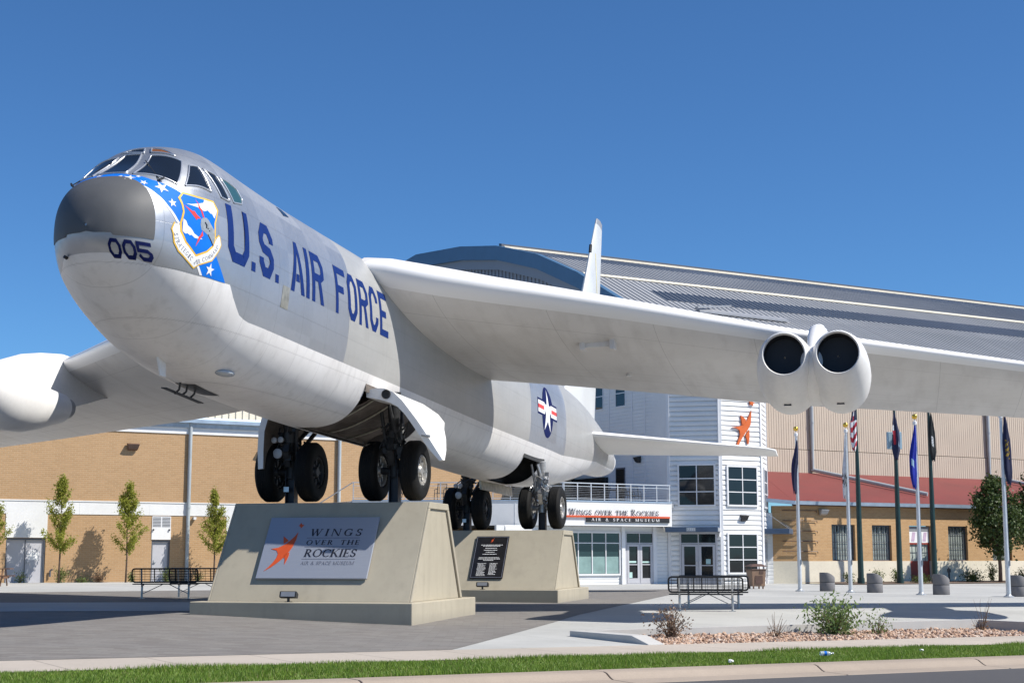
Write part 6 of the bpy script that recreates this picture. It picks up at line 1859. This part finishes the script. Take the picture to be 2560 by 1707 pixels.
# ------------------------------------------------------------------ display plinths
YAW = .229
def plinth(cx, cy, zt, zsl, hw, hs, label):
    t = thing("display_plinth", label, "plinth", (cx, cy, 0), -YAW)
    mb = MB(); mb.box(-hs, hs, -2.68, 2.67, -.4, zsl); bevel(mb.build("base_slab", 'plinth', t), .02)
    mb = MB()
    k = .05
    f0 = lambda s, z: (-hw + k, s, z); f1 = lambda s, z: (hw - k, s, z)
    mb.prism([(-2.156, zsl), (2.084, zsl), (.77, zt), (-.74, zt)], f0, f1)
    for sx in (-1, 1):     # raised border that frames each end panel
        x0, x1 = (hw - k, hw) if sx > 0 else (-hw, -hw + k)
        g0 = lambda s, z: (x0, s, z); g1 = lambda s, z: (x1, s, z)
        L_ = lambda z, q: -2.156 + (z - zsl) / (zt - zsl) * (2.156 - .74) + q
        R_ = lambda z, q: 2.084 - (z - zsl) / (zt - zsl) * (2.084 - .77) - q
        zt2 = zt - .15
        mb.prism([(L_(zt2, 0), zt2), (R_(zt2, 0), zt2), (.77, zt), (-.74, zt)], g0, g1)
        mb.prism([(L_(zsl, 0), zsl), (L_(zsl, .12), zsl), (L_(zt2, .12), zt2), (L_(zt2, 0), zt2)], g0, g1)
        mb.prism([(R_(zsl, .16), zsl), (R_(zsl, 0), zsl), (R_(zt2, 0), zt2), (R_(zt2, .16), zt2)], g0, g1)
    bevel(mb.build("pedestal", 'plinth', t), .012)
    return t
P1 = (-3.988, 35.423); P2 = (-3.988 + .237 * 15.5, 35.423 + .9716 * 15.5)
pl1 = plinth(*P1, 2.647, .443, 2.37, 2.55, "beige lectern shaped plinth carrying the large museum name panel, nearest the camera")
pl2 = plinth(*P2, 2.285, .40, 2.24, 2.42, "beige plinth behind the first one, with a small black plaque on its sloped face")
Linv = Matrix.Rotation(YAW, 3, 'Z')
for pl, (cx, cy), zt, s_ in ((pl1, P1, 2.647, 11.0), (pl2, P2, 2.285, 26.48)):
    for l in (-1.31, 1.31):
        wp = AP + AX * (s_ - SG) + AL * l + AU * (-.03 if s_ > 20 else 0)
        q = Linv @ (wp - Vector((cx, cy, 0)))
        mb = MB()
        for d in (-.115, .095): mb.box(q.x + d, q.x + d + .02, q.y - .13, q.y + .13, zt - .02, q.z + .02)
        mb.box(q.x - .095, q.x + .095, q.y - .012, q.y + .012, zt - .02, q.z + .02)
        mb.box(q.x - .2, q.x + .2, q.y - .2, q.y + .2, zt + .001, zt + .025)
        mb.build("support_post", 'post_blue', pl)

def slope(zsl, zt):
    v = Vector((0, 2.156 - .74, zt - zsl)).normalized(); nrm_ = Vector((0, -v.z, v.y)); o = Vector((0, -2.156, zsl))
    return lambda u, h, d: tuple(o + Vector((u, 0, 0)) + v * h + nrm_ * d)
def panel_mat():
    m, t, p = new_mat("satin_silver_sign_metal")
    co = objco(t); f = noise(t, scalev(t, co, (1, 1, 30)), 2, 3)
    inp(t, p.inputs["Base Color"], mixc(t, f, (.33, .355, .42), (.37, .40, .46)))
    p.inputs["Metallic"].default_value = .35; p.inputs["Roughness"].default_value = .42
    return m
fS = slope(.443, 2.647)
sp = thing("sign_panel", "large silver panel with orange leaping figure and museum name on the front plinth", "sign", (*P1, 0), -YAW)
def slab(mb, f, u0, u1, v0, v1, d0, d1):
    mb.hexa([f(u0, v0, d0), f(u1, v0, d0), f(u1, v0, d1), f(u0, v0, d1), f(u0, v1, d0), f(u1, v1, d0), f(u1, v1, d1), f(u0, v1, d1)])
mb = MB(); slab(mb, fS, -1.33, 1.27, .545, 2.16, .03, .085); bevel(mb.build("panel", panel_mat(), sp), .006)
mb = MB(); slab(mb, fS, -1.24, 1.18, .63, 2.08, .001, .03); mb.build("backing", 'gear_dark', sp)
mb = MB()
for k, nm in enumerate(("body", "head", "leg", "star")): mb.prism(FIG[nm], lambda a, b: fS(a, b, .085), lambda a, b: fS(a, b, .092))
mb.build("leaping_figure", 'redline', sp)
mb = MB()
for txt, y0, y1, x0, x1, gp, wd_ in (("WINGS", 1.655, 1.842, -.30, .93, .34, .5), ("OVER THE", 1.42, 1.543, -.335, .92, .26, .9), ("ROCKIES", 1.10, 1.304, -.32, .905, .06, .5)):
    add_polys(mb, text_polys(txt, x0, x1, y0, y1, None, .17, gp, wd_, .06), lambda a, b, d: fS(a + (b - y0) * .12, b, .085 + d), .004)
mb.build("lettering", 'ink', sp)
mb = MB()
add_polys(mb, text_polys("AIR & SPACE MUSEUM", -.345, .90, .895, .98, None, .14, .10, .5, .07), lambda a, b, d: fS(a + (b - .895) * .12, b, .085 + d), .004)
for v in (1.60, 1.365, 1.045): slab(mb, fS, -.345, .91, v - .006, v + .006, .085, .089)
mb.build("small_lettering", 'ink_grey', sp)

fR = slope(.40, 2.285)
pq = thing("memorial_plaque", "small black plaque with rows of fine pale writing on the rear plinth", "plaque", (*P2, 0), -YAW)
mb = MB(); slab(mb, fR, -.63, .46, .39, 2.07, .02, .06); bevel(mb.build("plaque_plate", 'plaque', pq), .006)
mb = MB(); slab(mb, fR, -.6, .43, .42, 2.04, .001, .02); mb.build("backing", 'black', pq)
mb = MB()
for v0, v1, u0, u1 in ((.415, .43, -.605, .435), (2.03, 2.045, -.605, .435)): slab(mb, fR, u0, u1, v0, v1, .06, .063)
slab(mb, fR, -.605, -.59, .43, 2.03, .06, .063); slab(mb, fR, .42, .435, .43, 2.03, .06, .063)
mb.build("border_line", 'ink_grey', pq)
mb = MB()
for nm in ("body", "head", "leg", "star"): mb.prism([((a + .84) * .16 - .085, 1.90 + (b - 1.36) * .16) for a, b in FIG[nm]], lambda a, b: fR(a, b, .06), lambda a, b: fR(a, b, .064))
mb.build("plaque_figure", 'redline', pq)
# the plaque's writing is too fine to read: rows of letter-high strokes
mb = MB(); rr = random.Random(3)
def row(u0, u1, v, h=.022):
    u = u0
    while u < u1:
        w_ = rr.uniform(.012, .05); slab(mb, fR, u, min(u + w_, u1), v, v + h, .06, .062); u += w_ + rr.uniform(.008, .018)
for u0, u1, v in ((-.43, .29, 1.70), (-.36, .21, 1.655), (-.27, .12, 1.57), (-.31, .14, 1.49), (-.24, .05, 1.41), (-.33, .14, 1.33), (-.43, .24, 1.19), (-.45, .27, 1.14), (-.27, .07, 1.085)): row(u0, u1, v)
for k in range(12):
    row(-.44 + rr.uniform(0, .02), -.16 + rr.uniform(-.08, .03), .96 - k * .043, .018); 
    if k < 11: row(-.04 + rr.uniform(0, .01), .22 + rr.uniform(-.08, .03), .96 - k * .043, .018)
mb.build("fine_writing", 'decal_white', pq)

def spotlight(x, y, z, label):
    t = thing("floodlight", label, "light", (x, y, z), -YAW, "floodlights on the plinth slabs")
    mb = MB(); mb.box(-.07, .07, -.05, .05, 0, .012); mb.tube([(0, 0, .01), (0, 0, .1)], .03, 10); mb.bar((-.1, 0, .1), (.1, 0, .1), .04, .03); mb.build("stem", 'gear_dark', t)
    mb = MB(); mb.hexa([(-.2, -.06, .10), (.2, -.06, .10), (.2, .06, .07), (-.2, .06, .07), (-.2, -.02, .24), (.2, -.02, .24), (.2, .10, .17), (-.2, .10, .17)]); bevel(mb.build("lamp_head", 'gear_dark', t), .02, 3)
    mb = MB(); mb.hexa([(-.165, .07, .09), (.165, .07, .09), (.165, .075, .085), (-.165, .075, .085), (-.165, .104, .165), (.165, .104, .165), (.165, .108, .16), (-.165, .108, .16)]); mb.build("lamp_glass", 'lens', t)
    mb = MB(); mb.hexa([(-.16, -.064, .12), (.16, -.064, .12), (.16, -.058, .12), (-.16, -.058, .12), (-.16, -.034, .22), (.16, -.034, .22), (.16, -.028, .22), (-.16, -.028, .22)]); mb.build("housing_panel", 'grey_panel', t)
spotlight(-4.87, 33.14, .443, "small floodlight on the front plinth's slab below the silver panel")
spotlight(-.937, 48.14, .40, "small floodlight on the rear plinth's slab below the black plaque")

# ------------------------------------------------------------------ benches
def bench(x, y, rz, label, src=[None]):
    z = gxy(x, y)
    if src[0] is not None:
        return dup(src[0], (x, y, z), rz, label)
    t = thing("park_bench", label, "bench", (x, y, z), rz, "metal mesh benches")
    src[0] = t
    def rrect(x0, x1, z0, z1, r, yf):
        o = []
        for cx, cz, a0 in ((x1 - r, z0 + r, -90), (x1 - r, z1 - r, 0), (x0 + r, z1 - r, 90), (x0 + r, z0 + r, 180)):
            for k in range(6): a = radians(a0 + 90 * k / 5); px, pz = cx + r * cos(a), cz + r * sin(a); o.append((px, yf(pz), pz))
        return o + [o[0]]
    yf = lambda z: -.02 - (z - .5) * .28
    mb = MB(); mb.tube(rrect(-.98, .98, .50, .90, .09, yf), .024, 8, False)
    for k in range(1, 5): z = .5 + .08 * k; mb.tube([(-.96, yf(z), z), (.96, yf(z), z)], .008, 6)
    for k in range(-6, 7): mb.tube([(k * .15, yf(.51), .51), (k * .15, yf(.89), .89)], .005, 4)
    for k in (-.32, .32): mb.tube([(k, yf(.5), .5), (k, yf(.9), .9)], .014, 6)
    mb.build("backrest", 'bench_black', t, smooth=True, angle=50)
    mb = MB(); mb.box(-.98, .98, .03, .055, .425, .455); mb.box(-.98, .98, .42, .445, .425, .455)
    for k in range(9): mb.box(-.98, .98, .075 + k * .038, .095 + k * .038, .438, .45)
    for k in range(-6, 7): mb.box(k * .15 - .008, k * .15 + .008, .055, .42, .43, .4375)
    mb.build("seat", 'bench_black', t)
    for sx in (-.70, .70):
        mb = MB()
        mb.tube([(sx, .12, .0), (sx, .12, .40)], .032, 8); mb.tube([(sx, .10, .40), (sx, .40, .41)], .028, 8); mb.tube([(sx, .10, .38), (sx, .0, .46), (sx, yf(.5), .52), (sx, yf(.88), .88)], .026, 8)
        mb.box(sx - .09, sx + .09, .03, .21, .0, .012); mb.tube([(sx, .2, .36), (0, .22, .42)] if False else [(sx, .14, .14), (sx * .15, .24, .425)], .013, 6)
        mb.build("leg", 'steel' if False else 'gear_light', t, smooth=True, angle=50)
bench(5.16, 40.5, -.16, "black mesh bench nearest the camera right of the plinths, its back to the street")
bench(5.69, 43.0, -.16, "black mesh bench just beyond the right hand bench, shifted to the right")
bench(-10.55, 46.2, .10, "black mesh bench at left, cut off by the front plinth's left edge")
bench(-9.75, 47.6, .02, "black mesh bench close behind the left hand bench")

# ------------------------------------------------------------------ bins, bollard, picnic table
bn = None
for i, ((x, y), lb) in enumerate(zip(((13.64, 65.73), (15.1, 63.24), (16.96, 60.05), (19.12, 57.37)),
        ("round grey concrete bin beside the first white flagpole, farthest from the camera", "round grey concrete bin right of the second white flagpole", "round grey concrete bin right of the pole with the bright blue flag", "round grey concrete bin cut by the right edge of the photo"))):
    if bn is None:
        bn = thing("concrete_bin", lb, "bin", (x, y, gxy(x, y)), 0, "concrete bins along the flagpole row")
        n = 40; mb = MB(); vs = []
        rows = [(.315, 0), (.325, .015), (.325, .36), (.318, .375), (.318, .395), (.325, .41)]
        for r, h in rows: vs += [(r * cos(2 * pi * k / n), r * sin(2 * pi * k / n), h) for k in range(n)]
        top = lambda x_: .80 - .20 * max(0, (x_ + .05) / .37) ** 1.4 if x_ > -.05 else .80
        for r, dz in ((.325, -.03), (.31, .0), (.24, .0), (.23, -.2), (.001, -.2)): vs += [(r * cos(2 * pi * k / n), r * sin(2 * pi * k / n), top(.325 * cos(2 * pi * k / n)) + dz if r > .2 else .5) for k in range(n)]
        m_ = len(vs) // n
        mb.add(vs, [(i_ * n + k, i_ * n + (k + 1) % n, (i_ + 1) * n + (k + 1) % n, (i_ + 1) * n + k) for i_ in range(m_ - 1) for k in range(n)] + [tuple(range(n))[::-1]])
        mb.build("bin_body", 'bin_concrete', bn, smooth=True, angle=35)
        mb = MB(); mb.lathe([(.319, .374), (.3195, .376), (.3195, .394), (.319, .396)], 40, None, False); mb.build("joint_groove", 'gear_dark', bn)
    else: dup(bn, (x, y, gxy(x, y)), .02 * i, lb)

x, y = 11.30, 70.3
tb_ = thing("waste_bin", "brown plastic waste bin with hooded lid beside the white tower", "bin", (x, y, gxy(x, y)), radians(12))
mb = MB()
mb.hexa([(-.31, -.33, .12), (.31, -.33, .12), (.31, .33, .12), (-.31, .33, .12), (-.35, -.37, .86), (.35, -.37, .86), (.35, .37, .86), (-.35, .37, .86)])
for sx in (-.26, .2):
    for sy in (-.28, .22): mb.box(sx, sx + .07, sy, sy + .07, 0, .125)
bevel(mb.build("bin_body", 'brown_bin', tb_), .02)
mb = MB(); mb.box(-.375, .375, -.395, .395, .861, .91)
for sx in (-.33, .28): mb.bar((sx, -.3, .91), (sx, -.3, 1.03), .05, .05); mb.bar((sx, .3, .91), (sx, .3, 1.03), .05, .05)
mb.hexa([(-.42, -.44, 1.02), (.42, -.44, 1.02), (.42, .44, 1.02), (-.42, .44, 1.02), (-.2, -.2, 1.14), (.2, -.2, 1.14), (.2, .2, 1.14), (-.2, .2, 1.14)])
bevel(mb.build("lid", 'brown_dark', tb_), .015)
mb = MB(); mb.box(.02, .22, -.378, -.366, .7, .82); mb.box(-.18, .18, -.372, -.36, .25, .6); mb.build("front_slot", 'brown_dark', tb_)
x, y = at_b(2360, 63.6)
bl = thing("bollard_post", "short black post in front of the white base left of the leafy tree", "post", (x, y, gxy(x, y)))
mb = MB(); mb.lathe([(.05, 0), (.05, .86), (.035, .9), (.001, .91)], 16); mb.build("post", 'bollard', bl, smooth=True, angle=40)
mb = MB(); mb.box(-.09, .09, -.06, .06, .62, .82); mb.build("post_box", 'bollard', bl)

pt = thing("picnic_table", "brown wooden picnic table cut off by the left edge of the photo", "table", (-22.75, 66.2, gxy(-22.7, 66)), .1)
mb = MB()
for k in range(5): mb.box(-.9, .9, -.36 + k * .146, -.36 + k * .146 + .135, .73, .77)
mb.build("tabletop", 'wood', pt)
for sy in (-.72, .46):
    mb = MB(); mb.box(-.9, .9, sy, sy + .125, .42, .46); mb.box(-.9, .9, sy + .14, sy + .265, .42, .46); mb.build("bench_seat", 'wood', pt)
mb = MB()
for sx in (-.62, .58):
    mb.bar((sx, -.25, .73), (sx, -.66, 0), .04, .09); mb.bar((sx, .25, .73), (sx, .66, 0), .04, .09); mb.box(sx - .02 + .04, sx + .02 + .04, -.72, .72, .33, .42)
mb.build("trestle", 'wood', pt)

# ------------------------------------------------------------------ flagpoles and flags
def flag_cloth(name, px, py, z1, z0, r, colors, pick, label, dx=0.0, seed=0, tailf=.8, off=None):
    """limp hanging cloth: a pleated closed drape around the halyard side of the pole"""
    t = MB(); n = 26; m_ = 44; rg = random.Random(seed)
    ph = rg.uniform(0, 6)
    vs = []
    for i in range(m_ + 1):
        f = i / m_
        wv = r * .66 * (min(1, f * 2.4) ** .8) * (1 if f < tailf else 1 - .55 * ((f - tailf) / (1 - tailf)) ** 1.2) + .012
        sh = dx * min(1, f * 1.8) + .03 * sin(f * 5 + ph)
        for k in range(n):
            a = 2 * pi * k / n
            pl = 1 + .30 * sin(4 * a + ph + f * 2.2) + .12 * sin(7 * a - f * 3)
            zz = z1 + (z0 - z1) * f + (.10 * sin(3 * a + ph) * f)
            vs.append((sh + wv * pl * cos(a), wv * .62 * pl * sin(a), zz))
    fs = []
    for i in range(m_):
        for k in range(n):
            t.cur = pick(i / m_, k / n, rg); t.add([], [])
            fs.append((i * n + k, i * n + (k + 1) % n, (i + 1) * n + (k + 1) % n, (i + 1) * n + k)); t.mi.append(t.cur)
    t.v = vs; t.f = fs
    t.f.append(tuple(range(n))); t.mi.append(0); t.f.append(tuple(range(m_ * n, (m_ + 1) * n))); t.mi.append(t.mi[-2])
    o = t.build(name, colors, None, smooth=True, angle=60)
    o.location = (px, py, 0)
    return tag(o, label, "flag")
CL = {k: mat("flag_cloth_" + k, c, .8, 0, .12, 6) for k, c in dict(navy=(.012, .016, .055), purple=(.022, .018, .085), royal=(.006, .022, .32), white=(.66, .66, .68), red=(.36, .012, .03), black=(.010, .014, .016), paleblue=(.28, .45, .60), gold=(.30, .20, .02), grey=(.30, .32, .33)).items()}
def white_pole(x, y, h, label, src=[None]):
    z = gxy(x, y)
    if src[0] is not None: return dup(src[0], (x, y, z), 0, label)
    t = thing("flagpole", label, "flagpole", (x, y, z), 0, "white flagpoles in a row")
    mb = MB(); mb.tube([(0, 0, .0), (0, 0, 1.5), (0, 0, h - .35)], [.088, .085, .05], 20); mb.build("pole", 'pole_white', t, smooth=True, angle=40)
    mb = MB(); mb.lathe([(.0, 0), (.2, 0), (.2, .03), (.12, .06), (.095, .1)], 24, None, False); mb.build("base_collar", 'steel', t, smooth=True, angle=40)
    mb = MB(); mb.lathe([(.055, h - .36), (.08, h - .34), (.08, h - .22), (.06, h - .2), (.02, h - .2), (.02, h - .1)], 16); mb.build("truck_cap", 'white_trim', t, smooth=True, angle=40)
    mb = MB(); mb.lathe([(.03, h - .11)] + [(.11 * sin(pi * k / 10) + .001, h - .02 - .11 * cos(pi * k / 10)) for k in range(1, 10)] + [(.001, h + .09)], 16, None, False); mb.build("gold_ball", 'brass', t, smooth=True)
    mb = MB(); mb.tube([(.07, -.06, 1.2), (.06, -.05, h - .3)], .008, 5); mb.box(.05, .09, -.1, -.03, 1.15, 1.35); mb.build("halyard", 'wire', t)
    src[0] = t
WP = [(12.36, 65.22), (14.09, 63.24), (15.99, 59.41), (18.42, 56.4)]
for (x, y), lb in zip(WP, ("white flagpole with the dark purple flag, nearest the white tower", "white flagpole with the white flag", "white flagpole with the bright blue flag", "white flagpole nearest the right edge, its top behind the wing")): white_pole(x, y, 7.0, lb)
flag_cloth("flag", 12.36, 65.22 - .05, 6.45, 4.2, .15, [CL['purple'], CL['navy'], CL['white']], lambda f, k, r: 2 if (abs(f - .55) < .02 and k < .1) else (1 if k > .6 else 0), "dark purple flag hanging limp on the white pole nearest the tower", -.10, 1, .45)
flag_cloth("flag", 14.09 - .04, 63.24 - .05, 6.5, 3.9, .11, [CL['white'], CL['black'], CL['grey']], lambda f, k, r: 1 if (.60 < f < .80 and (k * 7 + f * 9) % 1 < .55) else (2 if k > .75 else 0), "white limp flag with black markings on the second white pole", -.07, 2, .6)
flag_cloth("flag", 15.99 - .04, 59.41 - .05, 6.62, 4.15, .145, [CL['royal'], CL['navy'], CL['paleblue']], lambda f, k, r: 2 if (.56 < f < .66 and .6 < k < .8) else (1 if .3 < k < .5 else 0), "bright blue limp flag on the third white pole", -.08, 3, .8)
flag_cloth("flag", 18.42 + .10, 56.4 - .06, 6.75, 4.15, .16, [CL['navy'], CL['gold'], CL['black']], lambda f, k, r: 1 if (.38 < f < .62 and .6 < k < .85 and (f * 13 + k * 5) % 1 < .5) else (2 if k < .3 else 0), "dark navy limp flag with faint gold markings beside the right edge pole", .10, 4, .85)
def green_pole(x, y, h, label, src=[None]):
    z = gxy(x, y)
    if src[0] is not None: return dup(src[0], (x, y, z), 0, label)
    t = thing("tall_flagpole", label, "flagpole", (x, y, z), 0, "tall dark green flagpoles")
    mb = MB(); mb.tube([(0, 0, -.1), (0, 0, h * .5), (0, 0, h)], [.165, .13, .065], 20); mb.build("pole", 'pole_green', t, smooth=True, angle=40)
    mb = MB(); mb.tube([(0, 0, 0), (0, 0, .35)], .2, 20); mb.build("base_sleeve", 'pole_green', t, smooth=True, angle=40)
    mb = MB(); mb.lathe([(.03, h)] + [(.12 * sin(pi * k / 10) + .001, h + .11 - .12 * cos(pi * k / 10)) for k in range(1, 10)] + [(.001, h + .23)], 16, None, False); mb.build("gold_ball", 'brass', t, smooth=True)
    src[0] = t
GP = [(19.1, 83.1), (21.6, 84.5), (23.9, 85.8)]
for (x, y), lb in zip(GP, ("tall dark green pole flying the striped red and white flag", "tall dark green pole in the middle with the blue, white and red flag", "tall dark green pole on the right with the black flag")): green_pole(x, y, 9.95, lb)
flag_cloth("flag", 19.1 - .06, 83.1 - .16, 9.8, 7.3, .24, [CL['red'], CL['white'], CL['navy']], lambda f, k, r: 2 if f < .36 and not (.66 < k < .74) else int((f * 9 + k * 4.0) % 2 < 1), "limp red and white striped flag with a dark blue top, left dark pole", -.16, 5, .75)
flag_cloth("flag", 21.6 - .02, 84.5 - .16, 9.5, 6.9, .27, [CL['navy'], CL['white'], CL['red'], CL['paleblue']], lambda f, k, r: 2 if (.38 < f < .66 and .58 < k < .72) else (1 if (.26 < f < .46 and .46 < k < .62) else (3 if (.45 < f < .72 and .9 < k < .98) else 0)), "limp dark blue flag with white stripe and red disc on the middle dark pole", 0, 6, .8)
flag_cloth("flag", 23.9 + .06, 85.8 - .16, 9.6, 6.9, .20, [CL['black'], CL['grey'], CL['white']], lambda f, k, r: (2 if (f * 17 + k * 9) % 1 < .35 else 1) if (.48 < f < .70 and .68 < k < .82) else 0, "limp black flag with a white emblem on the right dark pole", .08, 7, .85)
lb_ = thing("pole_blue_panel", "pale blue square panel mounted behind the flag on the middle dark pole", "light", (21.6, 84.5, 8.0))
mb = MB(); mb.box(-.42, .42, .17, .27, -.55, .42); bevel(mb.build("blue_square_panel", mat("pale_blue_panel_face", (.42, .58, .68), .4, 0, .05, 2), lb_), .02)  # plain pale blue panel fixed to the pole, purpose unknown
mb = MB(); mb.box(-.06, .06, .05, .17, -.1, .1); mb.build("bracket", 'steel', lb_)

# ------------------------------------------------------------------ litter on the lawn
a, b = 16.75, 18.85
bt = thing("plastic_bottle", "crushed clear plastic bottle lying in the grass near the kerb", "litter", W(a, b, zs(a) - .01), .15)
mb = MB(); Mw = Matrix.Rotation(pi / 2, 4, 'Y')
mb.lathe([(.001, -.11), (.034, -.108), (.036, -.05), (.028, -.03), (.036, -.0), (.034, .04), (.012, .085), (.012, .10)], 14, Matrix.Translation((0, 0, .035)) @ Mw, False)
def clear_mat():
    m, t, p = new_mat("clear_plastic"); p.inputs["Base Color"].default_value = (.75, .85, .9, 1); p.inputs["Roughness"].default_value = .08; p.inputs["Transmission Weight"].default_value = .55; p.inputs["IOR"].default_value = 1.3
    return m
mb.build("bottle", clear_mat(), bt, smooth=True, angle=40)
mb = MB(); mb.lathe([(.014, .10), (.014, .12), (.001, .12)], 12, Matrix.Translation((0, 0, .035)) @ Mw, False); mb.build("bottle_cap", 'white_trim', bt)
mb = MB(); mb.lathe([(.0365, -.045), (.037, -.03), (.0365, -.0)], 14, Matrix.Translation((0, 0, .035)) @ Mw, False); mb.build("bottle_label", 'CLb' if False else 'band_blue', bt)
for (a, b), lb, sd in (((14.3, 18.22), "crumpled white paper scrap at the kerb's edge of the lawn", 1), ((19.2, 19.2), "tiny white paper scrap in the grass right of the bottle", 2)):
    bmS = bmesh.new(); bmesh.ops.create_icosphere(bmS, subdivisions=2, radius=.045); r_ = random.Random(sd)
    for v in bmS.verts: v.co *= r_.uniform(.6, 1.2); v.co.z *= .6
    me = bpy.data.meshes.new("paper_scrap"); bmS.to_mesh(me); bmS.free(); me.materials.append(MT['paper'])
    o = bpy.data.objects.new("paper_scrap", me); COL.objects.link(o); o.location = W(a, b, zs(a) + .0); tag(o, lb, "litter")
